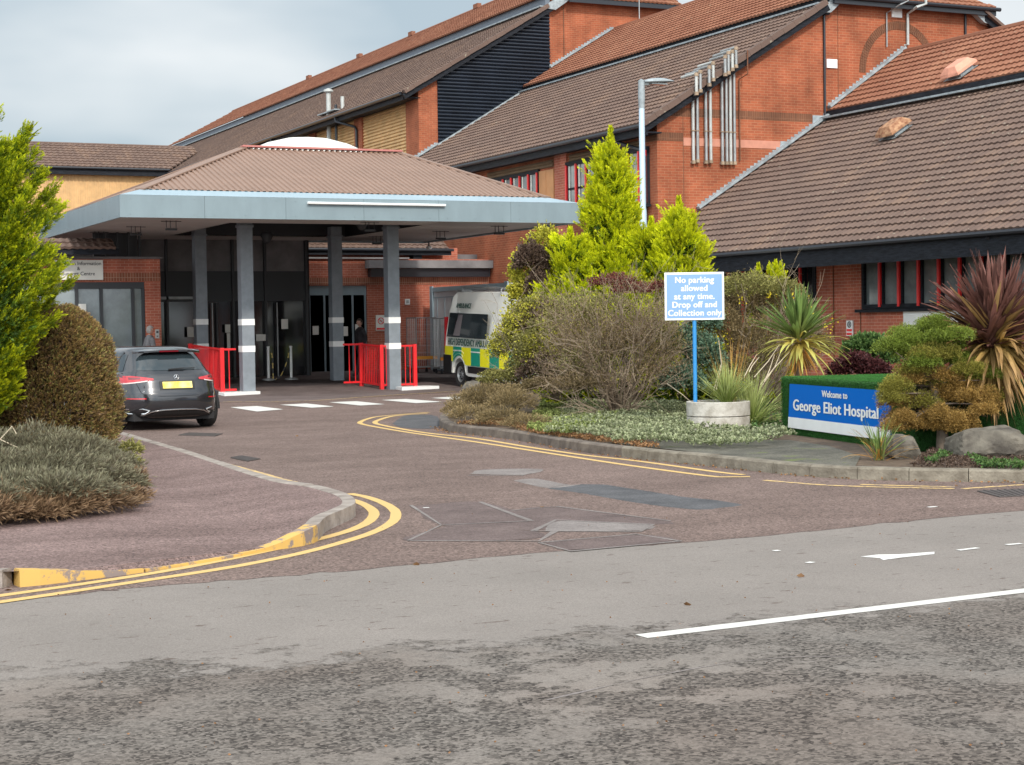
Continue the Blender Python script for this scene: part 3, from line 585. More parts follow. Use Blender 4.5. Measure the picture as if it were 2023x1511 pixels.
window_x(W1, 24.47, [32.56]+[31.94-.687*i for i in range(8)], 1.98, 3.03)
window_x(W1, 24.47, [39.0, 38.3, 37.6, 36.9, 36.46, 35.77, 35.06, 34.5][::-1], 1.3, 3.03, 'glass_dark')
mb = MB(); mb.box(24.44, 24.46, 33.72, 33.735, .3, 3.1); mb.box(24.44, 24.46, 32.68, 32.69, .3, 1.9); mb.split('movement_joint', M['soldier'], W1)
downpipe(W1, [(22.95, 26.6, 3.3), (23.4, 26.5, 3.0), (24.2, 26.3, 2.8), (24.36, 26.2, 2.6), (24.36, 26.2, .2)], .045)
mb = MB(); mb.box(24.42, 24.465, 27.5, 31.08, 1.15, 1.90); tag(mb.build('notice_board', M['white']), 'blank white board on the brick wall below the long window', 'board')
# stepped lead soakers where the roof meets the gable
def stepped_flash(parent, x0, z0, m_, x1, Y, wd=.16, n=None, name='stepped_flashing', step=.145, hi=.075):
    mb = MB(); L_ = math.hypot(x1-x0, (x1-x0)*m_); n = int(L_/step)
    for i in range(n):
        a, b = x0+(x1-x0)*i/n, x0+(x1-x0)*(i+1)/n; za, zb = z0+(a-x0)*m_, z0+(b-x0)*m_
        mb.prism([(a, Y-.004-.003*(i % 2), za-.02), (b, Y-.004-.003*(i % 2), zb-.02), (b, Y-.004-.003*(i % 2), zb+.10), (a, Y-.004-.003*(i % 2), zb+.10)], (0, -.012, 0))
    d = np.array([x1-x0, 0, (x1-x0)*m_]); d /= np.linalg.norm(d); n_ = np.array([-d[2], 0, d[0]])
    a = np.array([x0, Y-.02, z0])+n_*.03; b = np.array([x1, Y-.02, z0+(x1-x0)*m_])+n_*.03
    mb.prism([a, a+n_*.07+np.array([0, .0, 0]), b+n_*.07, b], (0, -wd, 0))
    return mb.build(name, M['lead'], parent)
def cowl(label, cx_, cy_, cz, m, sc=1.):
    a = math.atan(.62); t = thing('roof_cowl', label, 'roof cowl', (cx_, cy_, cz))
    def W(x, y, z):  # x up slope, y along eave, z normal
        return (x*math.cos(a)*sc-z*math.sin(a)*sc, y*sc, x*math.sin(a)*sc+z*math.cos(a)*sc)
    mb = MB(); vs = [W(x, y, z) for z in (.02, .2) for x, y in ((-.36, -.36), (.36, -.36), (.36, .36), (-.36, .36))]
    mb.add(vs, [(0, 1, 5, 4), (1, 2, 6, 5), (2, 3, 7, 6), (3, 0, 4, 7), (4, 5, 6, 7)]); mb.quad(W(-.55, -.5, .045), W(.5, -.5, .045), W(.5, .5, .045), W(-.55, .5, .045)); mb.build('upstand', M['lead'], t, world=False)
    mb = MB(); r1 = [(-.55, -.5), (.5, -.5), (.55, 0), (.5, .5), (-.55, .5), (-.6, 0)]; r2 = [(-.58, -.52), (.52, -.52), (.6, 0), (.52, .52), (-.58, .52), (-.66, 0)]; r3 = [(-.38, -.30), (.34, -.30), (.4, 0), (.34, .30), (-.38, .30), (-.44, 0)]
    vs = [W(x, y, .20) for x, y in r2]+[W(x, y, .30) for x, y in r1]+[W(x, y, .50) for x, y in r3]; fs = [(i, (i+1) % 6, 6+(i+1) % 6, 6+i) for i in range(6)]+[(6+i, 6+(i+1) % 6, 12+(i+1) % 6, 12+i) for i in range(6)]+[tuple(range(12, 18)), tuple(range(6))[::-1]]
    mb.add(vs, fs); mb.build('cap', M[m], t, world=False)
cowl('rusty metal roof cowl standing on the brown tiles', 27.72, 35.5, 6.42, 'rust', .66)
cowl('smooth terracotta pink roof cowl on the orange upper roof', 29.95, 35.65, 8.05, 'terracotta', .68)
# movement of safety sign
t = thing('safety_sign', 'small red and white safety notice with a hand symbol on the brick wall', 'sign', (24.42, 33.07, 1.52)); mb = MB(); mb.box(0, .03, -.12, .12, -.18, .18); mb.build('board', M['white'], t, world=False)
mb = MB(); mb.box(-.006, -.002, -.10, .10, -.075, -.02); mb.box(-.006, -.002, -.10, .10, -.16, -.105); mb.build('red_panel', M['red_frame'], t, world=False)
mb = MB(); mb.lathe([(.05, -.006), (.075, -.006), (.075, -.002), (.05, -.002)], (0, 0, .085), 'x', 16); mb.box(-.007, -.003, -.02, .02, .055, .12); mb.build('symbol', M['dark_metal'], t, world=False)

# ---- middle wing with the big gable
W2 = thing('hospital_wing', 'tall orange brick hospital wing with a pitched gable, exhaust pipes and a dark brick arch', 'building', (30, Yg, 0), 0, 'stepped brick hospital wings')
zr = lambda X: 7.1+.604*(X-23.29)
mb = MB(); mb.prism([(23.85, Yg, 0), (41, Yg, 0), (41, Yg, 7.0), (35.0, Yg, 10.62), (34.75, Yg, 10.88), (29.4, Yg, 10.88), (29.4, Yg, zr(29.4)-.12), (23.85, Yg, zr(23.85)-.12)], (0, .35, 0))
mb.box(23.85, 24.15, Yg+.35, Y2, 0, 7.25); mb.build('wall', M['brick'], W2)
mb = MB()
for xa, xb, z in ((23.85, 24.67, 6.68),): mb.box(xa-.012, xb, Yg-.012, Yg+.8, z, z+.225)
mb.box(24.0, 28.93, Yg-.010, Yg, 7.36, 7.585)
cxa, cza, ro_, ri_ = 32.02, 8.85, 1.42, 1.20
for i in range(60):
    a0, a1 = math.pi*(i+.06)/60, math.pi*(i+.94)/60
    mb.prism([(cxa+ri_*math.cos(a0), Yg-.001, cza+1.09*ri_*math.sin(a0)), (cxa+ro_*math.cos(a0), Yg-.001, cza+1.09*ro_*math.sin(a0)), (cxa+ro_*math.cos(a1), Yg-.001, cza+1.09*ro_*math.sin(a1)), (cxa+ri_*math.cos(a1), Yg-.001, cza+1.09*ri_*math.sin(a1))], (0, -.014, 0))
mb.build('dark_brick_band', M['soldier'], W2)
mb = MB(); mb.box(24.68, 27.9, Yg-.013, Yg, 6.56, 6.78); mb.build('stone_band', mat('stone_band', (.50, .22, .15), .8, var=.1, vscale=4.), W2)
mb = MB()
for xa in (24.675, 29.86): mb.box(xa-.008, xa+.008, Yg-.006, Yg, 4.5 if xa < 26 else 7.9, 8.0 if xa < 26 else 10.85)
mb.split('wall_joint', M['soldier'], W2)
mb = MB(); mb.box(29.45, 29.81, Yg-.04, Yg, 8.92, 9.17); mb.build('vent_panel', M['white'], W2)
mb = MB(); mb.box(31.76, 32.12, Yg-.04, Yg, 10.50, 10.76); mb.build('vent_panel', M['white'], W2)
downpipe(W2, [(29.36, Yg-.05, 10.55), (29.36, Yg-.05, 7.5)], .035)
downpipe(W2, [(34.45, Yg-.05, 10.85), (34.45, Yg-.05, 9.0)], .035)
tile_roof('roof', (23.29, Yg-.28, 7.1), (0, 1, 0), (1, 0, .604), Y2-Yg+.28, 7.06, M['tile_brown'], W2)
mb = MB(); mb.box(29.3, 29.45, Yg-.2, Y2, 10.4, 10.92); mb.build('step_fascia', M['black_timber'], W2)
mb = MB(); mb.bar((29.2, Yg-.2, 10.70), (29.2, Y2, 10.70), .34, .05); mb.build('lead_flashing', M['lead'], W2)
c60 = math.cos(math.atan(.6))
tile_roof('upper_roof', (29.2, Yg-.45, 10.90), (0, 1, 0), (1, 0, .6), Y2-Yg+.45, 4.75, M['tile_orange'], W2, clip=lambda u, v: u > v*c60*1.0)
tile_roof('hip_roof', (29.2, Yg-.45, 10.90), (1, 0, 0), (0, 1, .6), 6.2, 2.2, M['tile_orange'], W2, clip=lambda u, v: v*c60 < u < 6.2-v*c60)
mb = MB(); mb.tube([(33.25, Yg+4, 13.32), (33.25, Y2, 13.32)], .11, 8); mb.quad((33.25, Yg+3.5, 13.3), (33.25, Y2, 13.3), (41, Y2, 8.6), (41, Yg+.2, 8.6)); mb.build('ridge', M['tile_orange'], W2, normals=False)
mb = MB(); mb.box(29.5, 35.35, Yg-.36, Yg-.28, 10.70, 10.90); mb.box(29.5, 35.2, Yg-.28, Yg, 10.84, 10.88); mb.build('top_fascia', M['black_plastic'], W2)
gutter(W2, (29.4, Yg-.42, 10.88), (35.45, Yg-.42, 10.88))
mb = MB(); mb.prism([(28.98, Yg-.06, 10.42), (29.55, Yg-.06, 10.88), (29.95, Yg-.06, 10.88), (29.45, Yg-.06, 10.45)][::-1], (0, -.2, 0)); mb.prism([(34.5, Yg-.06, 10.86), (35.0, Yg-.06, 10.5), (35.45, Yg-.06, 10.42), (35.35, Yg-.06, 10.86)], (0, -.2, 0)); mb.split('lead_cheek', M['lead'], W2)
mb = MB(); dv = np.array([1, 0, .604]); dv /= np.linalg.norm(dv)
a = np.array([23.22, Yg-.27, 6.93]); b = np.array([29.35, Yg-.27, zr(29.35)-.13]); nn_ = np.array([-dv[2], 0, dv[0]])
mb.prism([a-nn_*.13, a+nn_*.07, b+nn_*.07, b-nn_*.13], (0, .10, 0)); mb.prism([(35.0, Yg-.27, 10.55), (35.0, Yg-.27, 10.75), (40, Yg-.27, 7.75), (40, Yg-.27, 7.5)], (0, .1, 0)); mb.split('bargeboard', M['black_timber'], W2)
mb = MB()
for i in range(16):
    a = np.array([23.25, Yg-.36, zr(23.25)])+dv*(.44*i)+nn_*(.03+.008*(i % 2)); mb.prism([a-nn_*.10, a+nn_*.05, a+nn_*.05+dv*.435, a-nn_*.10+dv*.435], (0, .22, 0))
mb.build('verge_tiles', M['tile_brown'], W2)
mb = MB(); mb.prism([(34.9, Yg-.4, 10.8), (41, Yg-.4, 7.1), (41, Yg-.4, 7.2), (34.9, Yg-.4, 10.9)], (0, 3, 0)); mb.build('far_slope', M['tile_brown'], W2)
mb = MB(); mb.box(23.34, 23.42, Yg-.25, Y2-1, 6.78, 7.0); mb.build('fascia', M['black_timber'], W2)
mb = MB(); mb.prism([(23.42, Yg-.25, 6.84), (23.85, Yg-.25, 6.84), (23.85, Yg-.25, 6.88), (23.42, Yg-.25, 6.88)], (0, Y2-Yg-1, 0)); mb.build('soffit', M['black_timber'], W2)
gutter(W2, (23.24, Yg-.25, 7.03), (23.24, Y2-1, 7.03))
downpipe(W2, [(23.24, 42.55, 7.0), (23.24, 42.5, 6.85), (23.75, 42.0, 6.6), (23.75, 41.42, 6.45), (23.75, 41.36, 6.3), (23.75, 41.36, .3)], .05)
# louvre panels and strip windows in the side wall
def louvre(parent, X, y0, y1, z0, z1, m, gap=.11, name='louvre_panel', side='x', zf=None):
    mb = MB(); n = int((z1-z0)/gap)
    for i in range(n):
        z = z0+i*gap
        if side == 'x':
            mb.prism([(X-.01, y0, z), (X-.06, y0, z+gap*.25), (X-.045, y0, z+gap*.6), (X-.012, y0, z+gap*.95), (X+.01, y0, z+gap*.95), (X+.01, y0, z)], (0, y1-y0, 0))
    return mb.build(name, M[m], parent)
louvre(W2, 23.84, 47.1, 51.9, 6.52, 6.82, 'ochre_dark'); louvre(W2, 23.84, 41.75, 46.0, 6.56, 6.82, 'ochre_dark')
mb = MB(); mb.box(23.80, 23.84, 47.05, 48.1, 5.0, 6.45); mb.box(23.79, 23.80, 47.55, 47.6, 5.0, 6.45); mb.build('ochre_panel', mat('orange_panel', (.52, .24, .095), .6, var=.1, vscale=2.), W2)
window_x(W2, 23.80, [48.12+.62*i for i in range(7)], 5.0, 6.42, 'glass_grey', True, False, 5.75, True, .03, .03)
window_x(W2, 23.80, [41.35, 41.75]+[42.36+.63*i for i in range(7)], 5.0, 6.46, 'glass_grey', True, True, 5.75, True, .03, .03)
mb = MB(); mb.box(23.8, 23.845, 46.2, 46.98, 2, 6.84); mb.build('pier', M['brick_red'], W2)
stepped_flash(W2, 25.1, 4.80, .624, 29.45, Yg); stepped_flash(W2, 29.5, 7.75, .677, 32.2, Yg)
mb = MB(); mb.box(27.85, 28.35, Yg-.03, Yg-.012, 6.55, 6.78); mb.box(28.95, 29.5, Yg-.03, Yg-.012, 7.25, 7.55); mb.split('lead_patch', M['lead'], W2)
# exhaust pipes on the gable
ps = [(582, 320, 605, 147, 192, 1), (615, 318, 635, 142, 187, 1), (680, 320, 703, 133, 175, 1), (715, 319, 733, 125, 165, 1), (805, 322, 825, 112, 155, 1), (838, 322, 850, 104.5, 152, 1), (868, 322, 880, 102, 145, 1), (898, 322, 908, 95.5, 139, 1)]
for i, (xb, yb, xt, yt, yj, _) in enumerate(ps):
    b = onY(1220+xb/3.875, yb, Yg-.09); j0 = onY(1220+(xb+6)/3.875, yj, Yg-.09); j1 = onY(1220+xt/3.875, yj-6, Yg-.46); tpt = onY(1220+xt/3.875, yt, Yg-.46)
    x1 = b[0]; x2 = j1[0]
    pts = [(x1, Yg+.02, b[2]), (x1, Yg-.09, b[2]), (x1, Yg-.09, j0[2]), (x2, Yg-.46, j0[2]+.05), (x2, Yg-.46, tpt[2]), (x2, Yg-.38, tpt[2]+.03), (x2, Yg+.30, tpt[2]+.02)]
    o = downpipe(W2, pts, .043, 'galv' if i % 3 else 'pale_metal', 'exhaust_pipe')
    mb = MB()
    for p in (pts[1], pts[2], pts[3], pts[4]): mb.tube([(p[0], p[1], p[2]-.045), (p[0], p[1], p[2]+.045)], .058, 8)
    mb.tube([(x1, Yg-.09, 6.95), (x1, Yg-.09, 6.98)], .062, 8); mb.build('collar', mat('pipe_joint', (.30, .22, .15), .8, var=.3) if i == 0 else bpy.data.materials['pipe_joint'], o, smooth=True)
b = onY(1462, 318, Yg-.06); downpipe(W2, [(b[0], Yg-.06, b[2]), (b[0], Yg-.06, 8.45), (b[0]+.06, Yg-.4, 8.55), (b[0]+.06, Yg-.4, 9.2)], .02, 'soldier', 'thin_pipe')
downpipe(W2, [(31.55, Yg-.06, 9.62), (31.55, Yg-.06, 10.6), (31.7, Yg-.5, 10.78), (31.98, Yg-.5, 10.9), (31.98, Yg-.5, 11.3)], .022, 'galv', 'thin_pipe')
downpipe(W2, [(32.25, Yg+.02, 9.72), (32.3, Yg-.07, 9.72), (32.3, Yg-.07, 10.62), (32.3, Yg-.5, 10.75), (32.62, Yg-.5, 10.85), (32.62, Yg-.5, 11.4)], .042, 'pale_metal', 'exhaust_pipe')
downpipe(W2, [(33.3, Y2-2, 12.6), (33.3, Y2-2, 15)], .02, 'galv', 'aerial')

# ---- far wing
W3 = thing('hospital_wing', 'farthest and tallest hospital wing with black cladding, ochre louvres and a long brown roof', 'building', (30, Y2, 0), 0, 'stepped brick hospital wings')
z3 = lambda X: 10.6+.59*(X-24.43)
mb = MB(); mb.prism([(24.87, Y2, 0), (25.64, Y2, 0), (25.64, Y2, z3(25.64)-.05), (24.87, Y2, z3(24.87)-.1)], (0, .4, 0)); mb.prism([(30.42, Y2, 8), (36, Y2, 8), (36, Y2, 14.4), (30.6, Y2, 14.4), (30.42, Y2, 14.1)], (0, .4, 0))
for a, b in ((60.7, 61.6), (66.4, 67.3), (72.2, 73.1), (78, 78.9), (84, 85), (90, 91)): mb.box(24.87, 25.1, a, b, 5, 10.7)
mb.split('wall', M['brick'], W3)
mb = MB(); mb.box(31.02, 31.06, Y2-.02, Y2, 11, 14.35); mb.build('wall_joint', M['soldier'], W3)
for a, b in ((61.6, 66.4), (67.3, 72.2), (73.1, 78), (78.9, 84), (85, 90), (91, 96)): louvre(W3, 24.98, a, b, 6, 10.6, 'ochre', .13)
mb = MB(); n = 44
for i in range(n):
    z = 8.3+i*.135; xa = 25.64; xb = 30.42
    xl = max(xa, 24.43+(z-10.6)/.59+.25 if z > 10.9 else xa); 
    if xl > xb-.05: continue
    mb.prism([(xl, Y2+.1, z), (xl, Y2+.01, z), (xl, Y2-.05, z+.05), (xl, Y2-.05, z+.085), (xl, Y2+.02, z+.12), (xl, Y2+.1, z+.135)], (xb-xl, 0, 0))
mb.build('black_cladding', M['black_clad'], W3)
stepped_flash(W3, 24.4, 7.82, .604, 25.6, Y2); stepped_flash(W3, 30.4, 11.66, .6, 33.2, Y2); 
mb = MB(); a = (25.6, Y2-.05, zr(25.6)+.06); b = (30.4, Y2-.05, zr(30.4)+.06); mb.bar(a, b, .1, .06); mb.build('lead_flashing', M['lead'], W3)
tile_roof('roof', (24.2, Y2-.2, z3(24.2)), (0, 1, 0), (1, 0, .59), 58, 7.0, M['tile_brown'], W3, spp=3)
mb = MB(); mb.box(30.2, 30.4, Y2-.1, Y2+60, z3(30.2)-.1, z3(30.2)+.42); mb.build('step_fascia', mat('grey_step', (.12, .14, .17), .5), W3)
mb = MB(); mb.bar((30.1, Y2-.2, z3(30.1)+.08), (30.1, Y2+60, z3(30.1)+.08), .34, .05); mb.build('lead_flashing', M['lead'], W3)
tile_roof('upper_roof', (30.05, Y2-.3, 14.42), (0, 1, 0), (1, 0, .62), 59, 3.45, M['tile_orange'], W3, spp=3, clip=lambda u, v: u < 59-v*1.9)
mb = MB(); mb.tube([(33.0, Y2-.2, 16.25), (33.0, 112.5, 16.25)], .1, 6); mb.quad((33, Y2, 16.2), (33, 112, 16.2), (40, 112, 12), (40, Y2, 12))
for y in (64, 72.5, 80.5, 88, 96.5): mb.box(32.9, 33.1, y, y+.5, 16.3, 16.5)
mb.build('ridge', M['tile_orange'], W3, normals=False)
tile_roof('hip_roof', (30.9, Y2-.5, 14.42), (1, 0, 0), (0, 1, .6), 5.2, 1.6, M['tile_orange'], W3)
mb = MB(); mb.box(31.1, 36.1, Y2-.45, Y2-.37, 14.22, 14.42); mb.build('top_fascia', M['black_plastic'], W3)
mb = MB(); mb.prism([(30.0, Y2-.1, 13.95), (30.7, Y2-.1, 14.42), (31.3, Y2-.1, 14.42), (30.55, Y2-.1, 13.9)], (0, -.2, 0)); mb.build('lead_cheek', M['lead'], W3)
mb = MB(); a = np.array([24.2, Y2-.25, z3(24.2)-.17]); b = np.array([30.45, Y2-.25, z3(30.45)-.17]); dv3 = (b-a)/np.linalg.norm(b-a); n3 = np.array([-dv3[2], 0, dv3[0]])
mb.prism([a-n3*.1, a+n3*.1, b+n3*.1, b-n3*.1], (0, .1, 0)); mb.build('bargeboard', M['black_timber'], W3)
mb = MB()
for i in range(16):
    a = np.array([24.2, Y2-.34, z3(24.2)])+dv3*(.44*i)+n3*(.03+.008*(i % 2)); mb.prism([a-n3*.10, a+n3*.05, a+n3*.05+dv3*.435, a-n3*.10+dv3*.435], (0, .22, 0))
mb.build('verge_tiles', M['tile_brown'], W3)
mb = MB(); mb.box(24.25, 24.33, Y2, 97, 10.2, 10.45); mb.build('fascia', M['black_timber'], W3)
mb = MB(); mb.box(24.33, 24.95, Y2, 97, 10.28, 10.32); mb.build('soffit', M['black_timber'], W3)
gutter(W3, (24.15, Y2, 10.44), (24.15, 97, 10.44), .07)
downpipe(W3, [(24.15, 67.6, 10.4), (24.15, 67.5, 10.2), (24.8, 67.0, 9.95), (24.8, 66.85, 9.8), (24.8, 66.85, 6)], .055)
downpipe(W3, [(24.15, 76.3, 10.4), (24.15, 76.2, 10.1), (24.8, 75.8, 9.9), (24.8, 75.8, 7)], .055)
downpipe(W3, [(24.85, 69.2, 8.9), (24.7, 69.9, 8.9), (24.7, 69.9, 9.2), (24.7, 69.9, 11.75)], .1, 'pale_metal', 'flue')
mb = MB(); mb.lathe([(.11, 11.7), (.21, 11.75), (.20, 11.83), (.02, 11.9)], (24.7, 69.9, 0), 'z', 14); mb.build('flue_cap', M['pale_metal'], W3, smooth=True)
downpipe(W3, [(24.7, 69.0, 7), (24.7, 69.0, 11.1)], .06, 'black_plastic', 'vent_stack'); downpipe(W3, [(25.0, 69.0, 10.6), (25.0, 69.0, 11.45)], .08, 'pale_metal', 'flue')
mb = MB(); mb.bar((24.8, 68.6, 10.85), (24.8, 70.8, 10.85), .6, .05); mb.build('lead_patch', M['lead'], W3)

# ---- ochre block
W4 = thing('hospital_block', 'ochre ribbed block with a brown tiled roof behind the canopy on the left', 'building', (14, 96, 0))
mb = MB(); mb.box(2, 24.6, 96, 96.4, 0, 10.4); mb.build('wall', M['ochre'], W4)
mb = MB()
for i in range(120): mb.box(2.05+i*.2, 2.11+i*.2, 95.95, 96, 5, 10.3)
mb.build('cladding_rib', M['ochre'], W4)
tile_roof('roof', (1.5, 95.5, 10.72), (1, 0, 0), (0, 1, .6), 25, 2.85, M['tile_brown'], W4, spp=3, pitch=.3, amp=.04, lip=.05, clip=lambda u, v: 1.5+u < 24.35+v*.87)
mb = MB(); mb.box(1.5, 24.4, 95.55, 95.65, 10.3, 10.68); mb.build('fascia', M['black_timber'], W4)
gutter(W4, (1.5, 95.45, 10.66), (24.3, 95.45, 10.66), .07)
mb = MB(); mb.tube([(1.5, 98, 12.2), (26.3, 98, 12.2)], .1, 6); mb.build('ridge', M['tile_brown'], W4)

# ---- entrance block
W5 = thing('entrance_block', 'single storey brick entrance block with dark glazed lobby behind the canopy', 'building', (15, 49, 0))
mb = MB(); mb.box(4, 10.1, 46.6, 46.9, 0, .95); mb.box(4, 11.54, 46.6, 46.9, 3.03, 3.65); mb.box(11.1, 11.54, 46.6, 46.9, .0, 3.03); mb.box(11.24, 11.54, 46.9, 50.2, 0, 3.65)
mb.box(17.02, 17.3, 52, 52.3, 3.05, 3.9); mb.box(17.3, 17.56, 52, 52.3, .2, 3.9); mb.box(17.56, 19.55, 52, 52.3, 3.05, 3.9); mb.box(19.55, 23.85, 52, 52.3, .2, 3.9); mb.box(17.02, 23.0, 52.6, 52.9, 3.6, 4.3)
mb.split('wall', M['brick_red'], W5)
mb = MB(); mb.box(4, 11.545, 46.585, 46.6, 3.05, 3.275); mb.box(17.02, 23.85, 51.985, 52, 3.08, 3.305); mb.split('dark_brick_band', M['soldier_red'], W5)
mb = MB(); mb.box(4, 11.6, 46.5, 46.9, 3.65, 3.71); mb.box(17.0, 21, 51.9, 52.3, 3.9, 3.95); mb.split('coping', M['int_grey'], W5)
mb = MB(); mb.box(19.5, 23.84, 51.6, 52.0, 3.60, 3.85); mb.build('roof_edge', M['int_grey'], W5)
mb = MB(); mb.box(19.6, 23.8, 51.75, 52.0, 3.32, 3.58); mb.build('fascia', M['black_plastic'], W5)
mb = MB(); mb.box(4, 23.9, 52.9, 60, 3.9, 4.1); mb.box(4, 17.0, 50.2, 56, 4.9, 5.1); mb.box(11.6, 22, 53, 58, 4.2, 5.1); mb.split('flat_roof', M['int_grey'], W5)
tile_roof('porch_roof', (17.0, 51.9, 4.22), (1, 0, 0), (0, 1, .55), 5.5, 1.0, M['tile_brown'], W5, gauge=.25)
mb = MB(); mb.box(17.0, 22.5, 51.95, 52.05, 4.03, 4.2); mb.box(21.2, 21.5, 52.05, 52.4, 3.7, 4.1); mb.build('porch_fascia', M['black_timber'], W5)
gutter(W5, (17.0, 51.88, 4.2), (22.55, 51.88, 4.2), .05)
tile_roof('lean_to_roof', (4, 45.9, 3.90), (1, 0, 0), (0, 1, .5), 6.3, .6, M['tile_brown'], W5, gauge=.3)
mb = MB(); mb.box(4, 10.3, 45.95, 46.05, 3.74, 3.9); mb.build('lean_to_fascia', M['black_timber'], W5)
# lobby glazing
mb = MB(); mb.box(11.56, 17.0, 50.3, 50.4, 2.9, 3.45); mb.box(11.56, 17.0, 50.25, 50.45, 2.55, 2.9); mb.box(11.56, 17.0, 50.25, 50.4, 4.55, 4.9)
for x in (11.6, 12.6, 13.6, 14.6, 15.6, 16.9): mb.box(x, x+.07, 50.2, 50.35, .1, 4.9)
for x in (14.1, 15.1): mb.box(x, x+.05, 50.22, 50.34, .1, 2.5)
f = mb.build('glazed_screen', M['dark_metal'], W5)
for x, z, w_, h_ in ((13.2, 1.5, .21, .3), (14.35, 1.62, .16, .24), (15.3, 1.35, .3, .2), (16.1, 1.7, .21, .3), (12.1, 1.6, .3, .4), (14.4, 1.1, .1, .5)): mb = MB(); mb.box(x, x+w_, 50.19, 50.2, z, z+h_); mb.build('notice', M['off_white'], f)
for x in (13.95, 15.02, 15.95): mb = MB(); mb.box(x, x+.035, 50.16, 50.2, .25, 2.5); mb.build('door_edge', M['galv'], f)
mb = MB(); mb.box(12.2, 13.4, 50.2, 50.24, 2.62, 2.7); mb.build('door_header', M['galv'], f)
mb = MB(); mb.box(11.6, 16.95, 50.36, 50.38, .15, 2.55); mb.build('pane', M['glass_dark'], f); mb = MB(); mb.box(11.6, 16.95, 50.33, 50.35, 3.45, 4.55); mb.build('upper_pane', M['int_grey'], f)
mb = MB(); mb.box(16.95, 17.05, 50.3, 52, .1, 4.9); mb.box(11.56, 17, 55.5, 55.6, 0, 4.9); mb.split('lobby_wall', M['dark_int'], W5)
mb = MB(); mb.box(17.56, 19.55, 52.05, 52.15, 2.75, 3.05)
for x in (17.6, 18.1, 18.55, 19.05, 19.48): mb.box(x, x+.06, 52.05, 52.15, .25, 2.75)
f = mb.build('entrance_door', M['fascia'], W5)
for x, z, w_, h_ in ((17.72, 1.5, .2, .28), (18.7, 1.45, .2, .3), (19.15, 1.6, .15, .22)): mb2 = MB(); mb2.box(x, x+w_, 52.04, 52.05, z, z+h_); mb2.build('notice', M['off_white'], f); mb = MB(); mb.box(17.6, 19.5, 52.1, 52.12, .25, 2.75); mb.build('pane', M['glass_dark'], f)
# left windows
mb = MB(); mb.box(8.6, 11.1, 46.62, 46.72, 2.85, 3.03); mb.box(4, 11.1, 46.62, 46.72, .95, 1.05)
for x in (8.6, 9.25, 9.9, 10.75, 11.03): mb.box(x, x+.08, 46.6, 46.72, 1.05, 2.85)
f = mb.build('window', M['dark_metal'], W5); mb = MB(); mb.box(4, 11.1, 46.68, 46.7, 1.0, 3.0); mb.build('pane', M['glass_grey'], f)
mb = MB()
for x in (8.72, 9.02): mb.box(x+.3, x+.5, 46.58, 46.6, 1.7+.3*(x > 9), 2.15+.3*(x > 9))
mb.split('poster', M['off_white'], W5)
mb = MB(); mb.box(9.9, 11.1, 47.3, 47.4, 3.7, 4.75)
for x in (10.15, 10.45, 10.75, 11.05): mb.box(x, x+.05, 46.9, 46.98, 3.72, 4.6)
mb.build('clerestory_window', M['dark_metal'], W5)
mb = MB()
for i in range(24):
    a0, a1 = math.pi*i/24, math.pi*(i+1)/24
    for j in range(8):
        b0, b1 = math.pi/2*j/8, math.pi/2*(j+1)/8
        P = lambda a, b: (18.35+3.6*math.cos(a)*math.cos(b), 54+2.2*math.sin(a)*math.cos(b), 5.1+2.86*math.sin(b)); Q = lambda a, b: (18.35+3.6*math.cos(a)*math.cos(b), 54-2.2*math.sin(a)*math.cos(b), 5.1+2.86*math.sin(b))
        mb.quad(P(a0, b0), P(a1, b0), P(a1, b1), P(a0, b1)); mb.quad(Q(a0, b0), Q(a0, b1), Q(a1, b1), Q(a1, b0))
mb.build('rooflight_dome', M['off_white'], W5, smooth=True)
# small wall things
t = thing('ward_sign', 'cream sign with dark lettering high on the brick wall behind the golden conifer', 'sign', (9.33, 46.55, 3.35)); mb = MB(); mb.box(-.65, .65, -.03, .02, -.26, .27); mb.build('board', M['off_white'], t, world=False)
text_mb('Macmillan Information\n&\nSupport Centre', .135, (0, -.034, .13), (1, 0, 0), (0, 0, 1), .0015).build('lettering', M['dark_metal'], t, world=False, normals=False)
t = thing('no_smoking_sign', 'white no smoking notice on the brick wall between the canopy posts', 'sign', (20.0, 51.96, 1.85)); mb = MB(); mb.box(-.17, .17, 0, .03, -.25, .25); mb.build('board', M['off_white'], t, world=False)
mb = MB(); mb.lathe([(.085, -.006), (.11, -.006), (.11, 0), (.085, 0)], (0, 0, .06), 'y', 24); mb.bar((-.07, -.004, .13), (.07, -.004, -.01), .004, .02); mb.box(-.15, .15, -.006, 0, -.22, -.16); mb.build('red_ring', M['red_frame'], t, world=False)
mb = MB(); mb.box(-.05, .05, -.004, 0, .05, .07); mb.build('cigarette', M['dark_metal'], t, world=False)
t = thing('wall_vent', 'small white vent box on the brick wall left of the grey container', 'vent', (20.93, 51.95, 2.52)); mb = MB(); mb.box(-.08, .08, 0, .05, -.09, .09); mb.build('box', M['white'], t, world=False); mb = MB()
for i in range(4): mb.box(-.045, .045, -.006, 0, -.04+i*.024, -.03+i*.024)
mb.build('grille', M['dark_metal'], t, world=False)
t = thing('intercom', 'pale intercom panel on the brick pier left of the lobby', 'intercom', (11.42, 46.56, 1.62)); mb = MB(); mb.box(-.05, .05, 0, .04, -.12, .12); mb.build('plate', M['pale_metal'], t, world=False); mb = MB(); mb.box(-.03, .03, -.005, 0, .02, .08); mb.box(-.02, .02, -.005, 0, -.08, -.05); mb.build('button', M['dark_metal'], t, world=False)

